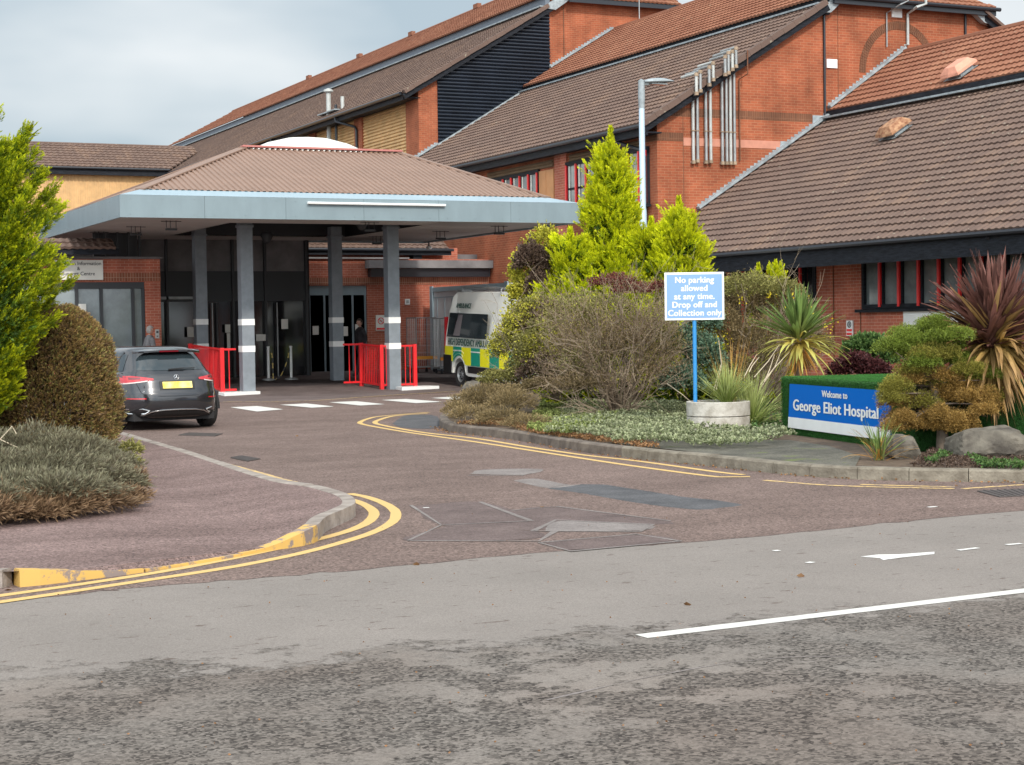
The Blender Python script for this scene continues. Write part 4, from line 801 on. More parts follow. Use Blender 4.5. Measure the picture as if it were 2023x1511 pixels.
# ================================================================ CANOPY
T = thing('entrance_canopy', 'square drop-off canopy with brown ribbed hipped roof, pale grey fascia and four grey posts', 'canopy', (15, 45.4, 0))
xa, xb, ya, yb = 9.0, 21.0, 40.0, 50.6; zb, zt, zc = 4.34, 4.86, 5.04
for name_, q in (('front', [(xa, ya), (xb, ya)]), ('left', [(xa, yb), (xa, ya)]), ('right', [(xb, ya), (xb, yb)]), ('back', [(xb, yb), (xa, yb)])):
    (x0, y0), (x1, y1) = q; d = np.array([x1-x0, y1-y0]); L_ = np.linalg.norm(d); d = d/L_; nn_ = np.array([d[1], -d[0]])
    mb = MB(); k = max(1, round(L_/1.95))
    for i in range(k):
        a = np.array([x0, y0])+d*(L_*i/k+.003); b = np.array([x0, y0])+d*(L_*(i+1)/k-.003)
        mb.prism([(a[0], a[1], zb), (a[0], a[1], zt), (a[0]-nn_[0]*.06, a[1]-nn_[1]*.06, zt), (a[0]-nn_[0]*.06, a[1]-nn_[1]*.06, zb)], (*(b-a), 0))
        for zz in (zb+.08, zt-.08):
            for tt in (.12, .5, .88): p = a+(b-a)*tt; mb.box(p[0]+nn_[0]*.004-.008, p[0]+nn_[0]*.004+.008, p[1]+nn_[1]*.004-.008, p[1]+nn_[1]*.004+.008, zz-.008, zz+.008)
    o = mb.build('fascia', M['fascia'], T)
mb = MB(); i_ = .62
for q in ([(xa, ya), (xb, ya), (xb-i_, ya+i_), (xa+i_, ya+i_)], [(xb, ya), (xb, yb), (xb-i_, yb-i_), (xb-i_, ya+i_)], [(xb, yb), (xa, yb), (xa+i_, yb-i_), (xb-i_, yb-i_)], [(xa, yb), (xa, ya), (xa+i_, ya+i_), (xa+i_, yb-i_)]):
    mb.quad(*[(p[0], p[1], zt+.004 if k < 2 else zc) for k, p in enumerate(q)])
mb.build('fascia_cap', M['fascia_cap'], T)
# ribbed hipped roof
def ribbed(name, P0, along, up, length, slope, inset0, inset1, parent, pitch=.155):
    P0, along, up = (np.array(a, float) for a in (P0, along, up)); along /= np.linalg.norm(along); up /= np.linalg.norm(up); nrm = np.cross(along, up); nrm = nrm if nrm[2] > 0 else -nrm
    mb = MB(); n = int(length/pitch)
    for i in range(n):
        for f0, f1, h0, h1 in ((0, .35, 0, 0), (.35, .45, 0, .032), (.45, .85, .032, .032), (.85, 1, .032, 0)):
            u0, u1 = (i+f0)*pitch, (i+f1)*pitch; um = (u0+u1)/2
            vm = slope*min(1, um/inset0 if inset0 else 1, (length-um)/inset1 if inset1 else 1)
            if vm < .02: continue
            mb.quad(P0+along*u0+nrm*h0, P0+along*u1+nrm*h1, P0+along*u1+nrm*h1+up*vm, P0+along*u0+nrm*h0+up*vm)
    return mb.build(name, M['canopy_roof'], parent, normals=False)
rx0, rx1, ry0, ry1, rz = xa+i_, xb-i_, ya+i_, yb-i_, zc-.01; rgy = (ry0+ry1)/2; rgx0, rgx1, rgz = 13.56, 18.07, 6.58; hh = rgz-rz
sl1 = math.hypot(rgy-ry0, hh)
ribbed('roof_slope', (rx0, ry0, rz), (1, 0, 0), (0, rgy-ry0, hh), rx1-rx0, sl1, rgx0-rx0, rx1-rgx1, T)
ribbed('roof_slope', (rx1, ry1, rz), (-1, 0, 0), (0, ry0-rgy, hh), rx1-rx0, sl1, rx1-rgx1, rgx0-rx0, T)
ribbed('roof_slope', (rx0, ry1, rz), (0, -1, 0), (rgx0-rx0, 0, hh), ry1-ry0, math.hypot(rgx0-rx0, hh), rgy-ry0, rgy-ry0, T)
ribbed('roof_slope', (rx1, ry0, rz), (0, 1, 0), (rgx1-rx1, 0, hh), ry1-ry0, math.hypot(rx1-rgx1, hh), rgy-ry0, rgy-ry0, T)
for a, b in (((rx0, ry0, rz+.02), (rgx0, rgy, rgz+.03)), ((rx1, ry0, rz+.02), (rgx1, rgy, rgz+.03)), ((rx0, ry1, rz+.02), (rgx0, rgy, rgz+.03)), ((rx1, ry1, rz+.02), (rgx1, rgy, rgz+.03))):
    mb = MB(); mb.bar(a, b, .26, .035); mb.build('hip_cap', M['canopy_roof'], T)
mb = MB(); mb.bar((rgx0-.05, rgy, rgz+.06), (rgx1+.05, rgy, rgz+.06), .28, .05); mb.build('ridge_cap', mat('ridge_red', (.42, .15, .13), .5), T)
# soffit with a recessed dark middle
mb = MB(); r0, r1, s0, s1 = 12.3, 17.5, 42.4, 48.3; z = zb+.05
for q in ([xa+.06, xb-.06, ya+.06, s0], [xa+.06, xb-.06, s1, yb-.06], [xa+.06, r0, s0, s1], [r1, xb-.06, s0, s1]): mb.box(q[0], q[1], q[2], q[3], z, z+.02)
for y in np.arange(ya+.4, yb, .3):
    for a, b in (((xa+.1, r0) if s0 < y < s1 else (xa+.1, xb-.1)), (r1, xb-.1)): mb.box(a, b, y, y+.012, z-.006, z)
mb.build('soffit', M['soffit'], T)
mb = MB(); mb.box(r0, r1, s0-.05, s0, z, z+.5); mb.box(r0, r1, s1, s1+.05, z, z+.5); mb.box(r0-.05, r0, s0, s1, z, z+.5); mb.box(r1, r1+.05, s0, s1, z, z+.5); mb.box(r0, r1, s0, s1, z+.5, z+.52)
for x in np.arange(r0, r1, .2): mb.box(x, x+.08, s0, s1, z+.44, z+.5)
mb.build('ceiling_recess', M['dark_metal'], T)
for cx_, cy_ in ((12.9, 43.14), (16.93, 43.14), (16.93, 47.6), (12.91, 47.6)):
    mb = MB(); g = hgt(cy_)-.02; mb.box(cx_-.165, cx_+.165, cy_-.165, cy_+.165, g, zb+.3); mb.box(cx_-.19, cx_+.19, cy_-.19, cy_+.19, zb-.02, zb+.05); p = mb.build('post', M['col_grey'], T, bevel=.012)
    for z0 in (1.18-.07, 1.87-.07): mb = MB(); z0 += hgt(cy_)*.3; mb.box(cx_-.172, cx_+.172, cy_-.172, cy_+.172, z0, z0+.16); mb.build('white_band', M['white'], p)
# small soffit lights
for x, y in ((9.9, 46.5), (10.3, 44), (10.6, 41.6), (15.6, 41.2), (18.2, 47.5), (19.0, 44.6), (19.6, 42)):
    mb = MB(); zz = z-.01
    mb.bar((x-.25, y, zz-.02), (x+.25, y, zz-.02), .015, .015)
    for a in (-.12, -.02, .12): mb.bar((x+a, y, zz), (x+a, y, zz-.18), .015, .015)
    mb.box(x-.14, x+.14, y-.04, y+.04, zz-.24, zz-.19); mb.build('light_bracket', M['dark_metal'], T)
mb = MB(); mb.lathe([(.01, 0), (.14, -.02), (.17, -.14), (.10, -.30), (.01, -.34)], (14.7, 47.0, 4.45), 'z', 16); mb.build('pendant_lamp', M['dark_metal'], T, smooth=True)
mb = MB(); mb.lathe([(.01, 0), (.12, -.02), (.15, -.10), (.08, -.22), (.01, -.25)], (15.9, 42.6, 4.5), 'z', 16); mb.build('pendant_lamp', M['dark_metal'], T, smooth=True)
mb = MB(); A_ = onY(608, 402, ya-.06); B_ = onY(880, 407, ya-.06); mb.tube([(A_[0], ya-.07, zt-.12), (B_[0], ya-.07, zt-.12)], .03, 8); mb.box(A_[0], B_[0], ya-.045, ya-.002, zt-.15, zt-.09); mb.build('strip_light', M['white'], T, smooth=False)
t = thing('security_camera', 'small white security camera under the right edge of the canopy', 'camera', (20.85, 49.9, 4.25)); mb = MB(); mb.bar((0, 0, .08), (0, 0, -.05), .04, .04); mb.build('bracket', M['dark_metal'], t, world=False); mb = MB(); mb.lathe([(.01, -.14), (.055, -.12), (.06, .1), (.01, .12)], (0, 0, -.08), 'y', 12); mb.build('housing', M['white'], t, world=False, smooth=True)

# ================================================================ RAILINGS, BOLLARDS, CAGES
def railing(label, pts, gaps, posts):
    t = thing('red_railing', label, 'railing', (pts[0][0], pts[0][1], hgt(pts[0][1])), 0, 'red railings under the canopy')
    for (a, b), gp in zip(zip(pts[:-1], pts[1:]), gaps):
        a, b = np.array(a, float), np.array(b, float); L_ = np.linalg.norm(b-a); d = (b-a)/L_; n = int(L_/gp); mb = MB()
        za, zb_ = hgt(a[1]), hgt(b[1])
        for zz in (.12, 1.16): mb.bar((a[0], a[1], za+zz), (b[0], b[1], zb_+zz), .035, .05)
        for i in range(1, n):
            p = a+d*L_*i/n; g = za+(zb_-za)*i/n; mb.bar((p[0], p[1], g+.12), (p[0], p[1], g+1.16), .022, .022)
        mb.build('panel', M['red_paint'], t)
    for p in posts:
        g = hgt(p[1]); mb = MB(); mb.box(p[0]-.05, p[0]+.05, p[1]-.05, p[1]+.05, g-.02, g+1.2); mb.build('post', M['red_paint'], t, bevel=.006)
    return t
railing('red railing beside the black car, left side of the canopy', [(12.62, 43.2), (12.25, 43.2), (12.25, 46.3)], (.125, .12), [(12.25, 43.2), (12.25, 46.3)])
railing('red railing around the right front canopy post, near the ambulance', [(17.58, 43.2), (16.62, 43.2), (16.62, 44.75), (16.1, 44.75)], (.125, .12, .16), [(17.58, 43.2), (16.62, 43.2), (16.62, 44.75)])
for lbl, q in (('white painted kerb wedge under the left red railing', [(12.1, 43.05), (12.1, 42.5), (13.15, 42.85), (13.0, 43.35), (12.2, 43.4)]), ('white painted kerb wedge at the foot of the right canopy post', [(16.9, 42.45), (18.1, 42.75), (17.95, 43.35), (16.95, 43.1)])):
    mb = MB(); g = hgt(43); mb.prism([(p[0], p[1], g-.01) for p in q], (0, 0, .09)); o = mb.build('kerb_wedge', M['white'], bevel=.01); tag(o, lbl, 'kerb block')
bp = []
for lbl, x in (('white barrier post on the left, with a chain hanging straight down', 15.14), ('white barrier post on the right, with a chain swagging to the floor', 15.83)):
    g = hgt(48.5); t = thing('barrier_post', lbl, 'barrier post', (x, 48.5, g), 0, 'white posts in the lobby entrance')
    mb = MB(); mb.lathe([(0, 0), (.20, 0), (.20, .03), (.12, .06), (.03, .07), (0, .07)], n=20); mb.build('base', M['galv'], t, world=False, smooth=True)
    mb = MB(); mb.lathe([(0, .05), (.038, .05), (.038, .95), (.045, .96), (.045, .99), (0, 1.0)], n=16); mb.build('pole', M['white'], t, world=False, smooth=True)
def chain(label, pts):
    c = crom(pts, .045); mb = MB()
    for i in range(len(c)-1):
        a, b = c[i], c[i+1]; mid = (a+b)/2; mb.m = 1 if (i//3) % 2 else 0
        mb.bar(a, b, .034 if i % 2 else .012, .012 if i % 2 else .034)
    tag(mb.build('barrier_chain', [M['dark_metal'], mat('chain_yellow', (.55, .40, .12), .5)]), label, 'chain', 'barrier chains')
g = hgt(48.5); chain('yellow and black chain hanging down beside the left barrier post', [(15.19, 48.46, g+.93), (15.24, 48.44, g+.7), (15.25, 48.43, g+.4), (15.25, 48.42, g+.05)])
chain('yellow and black chain sagging from the right barrier post to the floor', [(15.78, 48.46, g+.93), (15.72, 48.44, g+.65), (15.6, 48.42, g+.35), (15.45, 48.4, g+.1), (15.3, 48.4, g+.03)])
def cage(lbl, x, y, rz):
    t = thing('roll_cage', lbl, 'roll cage', (x, y, hgt(y)), rz, 'wire roll cages by the brick wall'); W_, D_, H_ = .72, .62, 1.72
    mb = MB()
    for sx in (-1, 1):
        for sy in (-1, 1): mb.tube([(sx*W_/2, sy*D_/2, .18), (sx*W_/2, sy*D_/2, H_)], .016, 6)
        mb.tube([(sx*W_/2, -D_/2, H_), (sx*W_/2, D_/2, H_)], .016, 6); mb.tube([(sx*W_/2, -D_/2, .2), (sx*W_/2, D_/2, .2)], .016, 6)
    mb.tube([(-W_/2, D_/2, H_), (W_/2, D_/2, H_)], .016, 6); mb.build('frame', M['galv'], t, world=False)
    mb = MB()
    for sx in (-1, 1):
        for i in range(1, 9): yy = -D_/2+D_*i/9; mb.bar((sx*W_/2, yy, .2), (sx*W_/2, yy, H_), .007, .007)
        for zz in np.arange(.4, H_, .22): mb.bar((sx*W_/2, -D_/2, zz), (sx*W_/2, D_/2, zz), .007, .007)
    for i in range(1, 10): xx = -W_/2+W_*i/10; mb.bar((xx, D_/2, .2), (xx, D_/2, H_), .007, .007)
    for zz in np.arange(.4, H_, .22): mb.bar((-W_/2, D_/2, zz), (W_/2, D_/2, zz), .007, .007)
    mb.build('wire_mesh', M['wire'], t, world=False)
    mb = MB(); mb.box(-W_/2, W_/2, -D_/2, D_/2, .16, .19); mb.build('base', M['galv'], t, world=False); mb = MB(); mb.box(-W_/2-.01, W_/2+.01, -D_/2-.03, -D_/2-.015, .42, .52); mb.build('strap', M['orange'], t, world=False)
    for sx in (-1, 1):
        for sy in (-1, 1): mb = MB(); mb.lathe([(.01, -.02), (.06, -.02), (.06, .02), (.01, .02)], (sx*(W_/2-.06), sy*(D_/2-.06), .065), 'x', 12); mb.bar((sx*(W_/2-.06), sy*(D_/2-.06), .06), (sx*(W_/2-.06), sy*(D_/2-.06), .17), .05, .03); mb.build('castor', M['dark_metal'], t, world=False)
cage('left roll cage, standing open beside the brick wall', 20.72, 50.3, .12); cage('right roll cage, tucked against the grey container', 21.2, 49.35, -.05)
t = thing('grey_container', 'pale grey metal container parked behind the ambulance', 'container', (22.5, 48.3, hgt(48))); mb = MB(); mb.box(-1.05, 1.1, -2.9, 2.9, .12, 2.75); mb.build('body', M['cabinet'], t, world=False, bevel=.02)
mb = MB()
for z in (.12, 2.62): mb.box(-1.09, -1.05, -2.9, 2.9, z, z+.14)
mb.box(-1.1, -1.05, 2.72, 2.92, .12, 2.8); mb.box(-1.1, -1.05, -2.92, -2.72, .12, 2.8); mb.box(-1.065, -1.05, -2.7, 2.7, 2.42, 2.45)
for y in np.arange(-2.4, 2.6, .6): mb.box(-1.06, -1.05, y, y+.03, .26, 2.4)
mb.build('frame', M['fascia_cap'], t, world=False)
for sx in (-.9, .9):
    for sy in (-2.5, 2.5): mb = MB(); mb.box(sx-.1, sx+.1, sy-.1, sy+.1, 0, .14); mb.build('foot', M['dark_metal'], t, world=False)

# ================================================================ AMBULANCE (side plane X = 18.9, nose towards -Y)
def wheel(parent, loc, r, wd, axis, rimr, side, name='wheel', rim_m='galv', spokes=5):
    """axis 'x': wheel turning about local x; side = +1/-1 outward"""
    mb = MB(); x, y, z = loc; h = wd/2
    mb.lathe([(rimr, -h+.02), (r-.03, -h), (r-.005, -h+.03), (r, 0), (r-.005, h-.03), (r-.03, h), (rimr, h-.02), (rimr, -h+.02)], (x, y, z), axis, 40); ty = mb.build('tyre', M['tyre'], parent, world=False, smooth=True)
    mb = MB(); s_ = side; mb.lathe([(.01, s_*(h-.06)), (.05, s_*(h-.05)), (.07, s_*(h-.075)), (rimr*.8, s_*(h-.06)), (rimr-.015, s_*(h-.02)), (rimr, s_*(h-.02)), (rimr, s_*-.02), (.01, s_*-.03)], (x, y, z), axis, 30)
    ri = mb.build('rim', M[rim_m], ty, world=False, smooth=True)
    mb = MB()
    for k in range(spokes*2):
        a = 2*math.pi*k/(spokes*2); rr = rimr*.58; mb.lathe([(.001, s_*(h-.055)), (.026, s_*(h-.052)), (.026, s_*(h-.07)), (.001, s_*(h-.07))], (x, y+rr*math.cos(a), z+rr*math.sin(a)), axis, 8)
    mb.build('rim_hole', M['dark_metal'], ty, world=False)
    return ty
A = thing('ambulance', 'white high dependency ambulance with yellow and green checks, half hidden by the shrubs', 'ambulance', (18.9, 43.25, hgt(43.25)))
A.rotation_euler = (R_(-1.8)*-1, 0, 0)
# local: x inward (0 = near side), y along (+ = rear)
prof = [(.98, .42), (1.0, .5), (1.0, 1.05), (.96, 1.5), (.86, 2.05), (.78, 2.48), (.66, 2.6), (-3.4, 2.62), (-3.9, 2.45), (-4.5, 1.55), (-5.0, 1.2), (-5.15, .9), (-5.15, .35), (-4.55, .32)]
arch = lambda yc: [(yc+.43*math.cos(a), .36+.43*math.sin(a)) for a in np.linspace(math.pi, 0, 9)]
low_ = arch(-4.0)+[(-3.4, .32), (-.6, .32)]+arch(-.0)[0:]
outline = prof+low_
def inset(z): return .0 if z < 1.15 else (z-1.15)*.10+max(0, z-2.4)*.6
bm = bmesh.new(); L0 = [bm.verts.new((inset(z), y, z)) for y, z in outline]; L1 = [bm.verts.new((2.0-inset(z), y, z)) for y, z in outline]
n = len(outline)
for i in range(n): bm.faces.new((L0[i], L0[(i+1) % n], L1[(i+1) % n], L1[i]))
f0 = bm.faces.new(L0); f1 = bm.faces.new(L1[::-1]); bmesh.ops.triangulate(bm, faces=[f0, f1]); bmesh.ops.recalc_face_normals(bm, faces=bm.faces)
me = bpy.data.meshes.new('body'); bm.to_mesh(me); bm.free(); body = link('body', me, M['van_white'], A)
bv = body.modifiers.new('bevel', 'BEVEL'); bv.width = .045; bv.segments = 3; bv.limit_method = 'ANGLE'; bv.angle_limit = R_(35)
mb = MB(); o_ = -.006
def side_quad(mb, y0, y1, z0, z1, off=-.006, yl=0): mb.quad((inset(z0)+off, y0, z0), (inset(z0)+off, y1, z0), (inset(z1)+off, y1-yl, z1), (inset(z1)+off, y0, z1))
def vwin(y0, y1, z0, z1, sh):
    mb = MB(); mb.quad((inset(z0)-.008, y0, z0), (inset(z0)-.008, y1, z0), (inset(z1)-.008, y1-sh, z1), (inset(z1)-.008, y0, z1)); return mb.build('window', M['glass'], A, world=False)
vwin(-1.75, .88, 1.36, 2.02, .07); vwin(-3.75, -3.1, 1.36, 1.95, 0)
mb = MB(); mb.quad((inset(1.98)-.011, -.1, 1.98), (inset(1.4)-.011, .0, 1.4), (inset(1.4)-.011, .45, 1.4), (inset(1.98)-.011, .2, 1.98)); mb.build('curtain', mat('curtain', (.18, .16, .17), .7), A, world=False)
# checks
ys = [.97, .40, -.18, -.80, -1.4, -2.0, -2.6, -3.2, -3.7]
def check(y1, y0, m):
    mb = MB(); yb_ = y0; lo = []
    for y in np.linspace(y1, y0, 14):
        z = .62
        if abs(y) < .50: z = max(z, .36+math.sqrt(max(0, .5**2-y*y)))
        if y > .55: z = .86
        elif y > .42: z = .70
        lo.append((y, z))
    for (ya_, za_), (yc_, zc_) in zip(lo[:-1], lo[1:]): mb.quad((-.006, ya_, za_), (-.006, yc_, zc_), (-.006, yc_, 1.10), (-.006, ya_, 1.10))
    return mb.build('check_panel', M[m], A, world=False, normals=False)
for i, (a, b) in enumerate(zip(ys[:-1], ys[1:])): check(a, b, 'van_yellow' if i % 2 == 0 else 'van_green')
mb = MB()
for i in (1, 3, 5): mb.box(-.009, -.007, ys[i+1], ys[i], .98, 1.01)
for r_ in (.56, .66): 
    P = [(-.0085, r_*math.cos(a), .36+r_*math.sin(a)) for a in np.linspace(R_(50), R_(120), 10)]
    for p, q in zip(P[:-1], P[1:]): mb.bar(p, q, .012, .004)
mb.build('white_stripe', M['van_white'], A, world=False)
for body, sz, o0, yd_, xs_, sh in (('HIGH DEPENDENCY AMBULANCE', .26, (-.010, .74, 1.145), (0, 0, 1), .72, 0.), ('AMBULANCE', .19, (inset(2.16)-.012, .40, 2.16), (.10, 0, 1), .85, .3)):
    lt = MB()
    for k in range(4): q = text_mb(body, sz, (o0[0]-.0005*k, o0[1]+.006*(k-1.5), o0[2]+(.003 if k % 2 else -.003)), (0, -1, 0), yd_, 0., 'LEFT', xs_, sh, spacing=1.06); lt.add(q.v, q.f)
    lt.build('lettering', M['letter_green'], A, world=False, normals=False)
mb = MB(); mb.quad((.3, -3.93, 2.40), (1.7, -3.93, 2.40), (1.88, -4.5, 1.60), (.12, -4.5, 1.60)); mb.build('windscreen', M['glass'], A, world=False)
mb = MB(); mb.box(.05, 1.95, .98, 1.12, .36, .62); mb.box(-.012, .05, .52, 1.08, .34, .86); mb.box(-.014, -.004, -3.4, -.62, .42, .60); mb.build('bumper', M['car_plastic'], A, world=False, bevel=.02)
mb = MB(); mb.box(.0, .10, .97, 1.03, .9, 1.9); mb.build('tail_light', M['lens_red'], A, world=False); mb = MB(); mb.quad((.15, 1.005, .7), (1.85, 1.005, .7), (1.75, .90, 2.3), (.25, .90, 2.3)); mb.build('rear_door', M['van_white'], A, world=False)
for yy in (0, -4.0):
    wheel(A, (.13, yy, .35), .35, .22, 'x', .22, -1); wheel(A, (1.87, yy, .35), .35, .22, 'x', .22, 1)
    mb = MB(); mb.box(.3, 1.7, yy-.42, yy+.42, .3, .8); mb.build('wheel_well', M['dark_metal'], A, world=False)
mb = MB()
for y in (.35, -2.2): mb.tube([(.25, y, 2.7), (1.75, y, 2.7)], .02, 6); mb.tube([(.25, y, 2.6), (.25, y, 2.7)], .02, 6)
mb.tube([(.3, .4, 2.72), (.3, -2.6, 2.72)], .022, 6); mb.tube([(.5, .4, 2.72), (.5, -2.6, 2.72)], .022, 6)
for y in np.arange(-2.5, .4, .35): mb.tube([(.3, y, 2.72), (.5, y, 2.72)], .015, 6)
mb.box(.2, .5, .25, .55, 2.6, 2.66); mb.build('roof_ladder', M['galv'], A, world=False)

# ================================================================ BLACK CAR
CAR = thing('parked_car', 'black hatchback seen from behind, stopped beside the clipped brown conifer', 'car', (7.36, 29.95, 0), R_(5))
# local: +y forward (away), x right; y=0 rear axle line region; rear bumper at y=-0.95
LV = [(.20, -.78, .78, 3.3), (.27, -.93, .865, 3.42), (.36, -.985, .885, 3.46), (.50, -1.0, .895, 3.47), (.62, -.99, .895, 3.46), (.70, -.955, .893, 3.42), (.78, -.93, .890, 3.34), (.86, -.905, .880, 3.15), (.92, -.875, .862, 2.9), (.965, -.84, .835, 2.3), (1.0, -.80, .80, 2.05), (1.08, -.72, .765, 1.85), (1.18, -.60, .72, 1.62), (1.28, -.47, .672, 1.35), (1.355, -.38, .625, 1.1), (1.40, -.30, .57, .85), (1.43, -.05, .45, .6), (1.437, .1, .2, .3)]
LVa = np.array(LV)
def car_at(z): return [float(np.interp(z, LVa[:, 0], LVa[:, i])) for i in (1, 2, 3)]
NE = 4.2
def car_ring(z, n=56, p=NE):
    yr, wv, yf = car_at(z); out = []
    ym = .9
    for k in range(n):
        a = 2*math.pi*k/n; c, s_ = math.cos(a), math.sin(a); x = wv*math.copysign(abs(c)**(2/p), c); r_ = abs(s_)**(2/p)
        y = ym+(yf-ym)*r_ if s_ >= 0 else ym-(ym-yr)*r_
        out.append((x, y, z))
    return out
def rear_pt(x, z, off=.006):
    yr, wv, yf = car_at(z); t_ = min(.9995, abs(x)/wv); y = .9-(.9-yr)*(1-t_**NE)**(1/NE); return (x, y-off, z)
def side_pt(y, z, s_, off=.006):
    yr, wv, yf = car_at(z); ym = .9; L_ = (yf-ym) if y > ym else (ym-yr); t_ = min(.999, abs(y-ym)/L_); return (s_*(wv*(1-t_**NE)**(1/NE)+off), y, z)
def loft_rings(rings, cap=True):
    n = len(rings[0]); mb = MB(); vs = [p for r_ in rings for p in r_]; fs = [(i*n+k, i*n+(k+1) % n, (i+1)*n+(k+1) % n, (i+1)*n+k) for i in range(len(rings)-1) for k in range(n)]
    if cap: fs += [tuple(range(n))[::-1], tuple(range((len(rings)-1)*n, len(rings)*n))]
    return mb.add(vs, fs)
zs = sorted(set(list(LVa[:, 0])+[.31, .43, .56, .66, .74, .82, .89, .94, .98, 1.04, 1.13, 1.23, 1.32, 1.38, 1.418]))
bd = loft_rings([car_ring(z) for z in zs]).build('body', M['car_paint'], CAR, world=False, smooth=True); bd.data.polygons.foreach_set('use_smooth', [True]*len(bd.data.polygons))
def rear_patch(name, poly_fn, m, nx=18, nz=6, off=.006, parent=None):
    """poly_fn(u) -> (x, z_low, z_high)"""
    mb = MB(); vs = []; 
    for i in range(nx+1):
        x, z0, z1 = poly_fn(i/nx)
        for j in range(nz+1): vs.append(rear_pt(x, z0+(z1-z0)*j/nz, off))
    fs = [(i*(nz+1)+j, (i+1)*(nz+1)+j, (i+1)*(nz+1)+j+1, i*(nz+1)+j+1) for i in range(nx) for j in range(nz)]
    o = mb.add(vs, fs).build(name, M[m], parent or CAR, world=False, smooth=True); o.data.polygons.foreach_set('use_smooth', [True]*len(fs)); return o
rear_patch('rear_window', lambda u: ((u-.5)*1.22, 1.02+.02*abs(u-.5), 1.02+.265*min(1, (1-abs(u-.5)*2)*6+.12)), 'glass', 26)
# spoiler
mb = MB(); P = []
for i in range(15):
    x = -.60+1.2*i/14; e = 1-.25*(abs(x)/.6)**4; z0 = 1.375-.03*(x/.6)**2
    P.append([(x, -.36*1, z0+.02), (x, -.50*e-.03, z0-.005), (x, -.50*e-.03, z0-.035), (x, -.38, z0-.04)])
for i in range(14):
    for j in range(4): mb.add([P[i][j], P[i+1][j], P[i+1][(j+1) % 4], P[i][(j+1) % 4]], [(0, 1, 2, 3)])
mb.poly(P[0]); mb.poly(P[-1][::-1]); mb.build('spoiler', M['car_paint'], CAR, world=False)
mb = MB(); mb.box(-.17, .17, -.545, -.53, 1.335, 1.36); mb.build('brake_light', M['lens_dark'], CAR, world=False)
for s_ in (-1, 1):
    o = rear_patch('tail_light', lambda u: (s_*(.40+.475*u), .865-.055*u, .895+.045*min(1, u*1.6)), 'lens_red', 16, 4, .009)
    rear_patch('clear_strip', lambda u: (s_*(.50+.37*u), .845-.055*u, .862-.052*u), 'lens_clear', 10, 1, .011, o)
    rear_patch('dark_cell', lambda u: (s_*(.60+.15*u), .885-.01*u, .915), 'lens_dark', 6, 1, .012, o)
    rear_patch('reflector', lambda u: (s_*(.55+.25*u), .545, .565), 'lens_red', 8, 1, .010)
    # exhaust trim
    mb = MB(); ring = [(s_*.50, .345), (s_*.60, .375), (s_*.80, .375), (s_*.83, .345), (s_*.76, .30), (s_*.56, .30)]
    mb.tube([rear_pt(x, z, .02) for x, z in ring+ring[:1]], .011, 6, False); ex = mb.build('exhaust_trim', M['chrome'], CAR, world=False, smooth=True)
    mb = MB(); mb.poly([rear_pt(x, z, .012) for x, z in ring]); mb.build('exhaust_opening', M['dark_int'], ex, world=False)
rear_patch('diffuser', lambda u: ((u-.5)*1.62, .24, .30+.05*(abs(u-.5) < .24)+.02*(abs(u-.5) > .3)), 'car_plastic', 30, 3, .008)
mb = MB(); mb.tube([rear_pt(x, z, .018) for x, z in ((-.80, .275), (-.58, .272), (-.46, .33), (-.3, .352), (0, .36), (.3, .352), (.46, .33), (.58, .272), (.80, .275))], .010, 6); mb.build('chrome_strip', M['chrome'], CAR, world=False, smooth=True)
mb = MB()
for x in (-.3, -.15, 0, .15, .3): mb.bar(rear_pt(x, .25, .012), rear_pt(x, .335, .012), .012, .02)
mb.build('diffuser_fin', M['car_plastic'], CAR, world=False)
rear_patch('plate_recess', lambda u: ((u-.5)*.62, .70, .845), 'car_plastic', 6, 2, .007)
mb = MB(); q = [rear_pt(x, z, .02) for x, z in ((-.26, .722), (.26, .722), (.26, .833), (-.26, .833))]; mb.prism([np.array(p) for p in q], (0, .012, 0)); mb.build('number_plate', M['plate'], CAR, world=False)
mb = MB(); c = rear_pt(0, .905, .016); R0 = .043
mb.tube([(c[0]+R0*math.cos(a), c[1], c[2]+R0*math.sin(a)) for a in np.linspace(0, 2*math.pi, 25)], .006, 6, False)
for a in (90, 210, 330): mb.tube([(c[0], c[1], c[2]), (c[0]+R0*math.cos(R_(a)), c[1], c[2]+R0*math.sin(R_(a)))], [.009, .003], 6)
mb.build('badge', M['chrome'], CAR, world=False)
p = rear_pt(-.60, .655, .012); text_mb('A 180', .052, p, (1, -.12, 0), (0, .0, 1), .001, 'LEFT', 1.3).build('lettering', M['chrome'], CAR, world=False, normals=False)
c = rear_pt(.02, 1.045, .03); mb = MB(); mb.bar((c[0]-.12, c[1], c[2]-.005), (c[0]+.16, c[1]+.005, c[2]+.01), .02, .022); mb.bar((c[0]+.1, c[1], c[2]+.008), (c[0]+.36, c[1]+.03, c[2]+.012), .012, .012); mb.build('rear_wiper', M['car_plastic'], CAR, world=False)
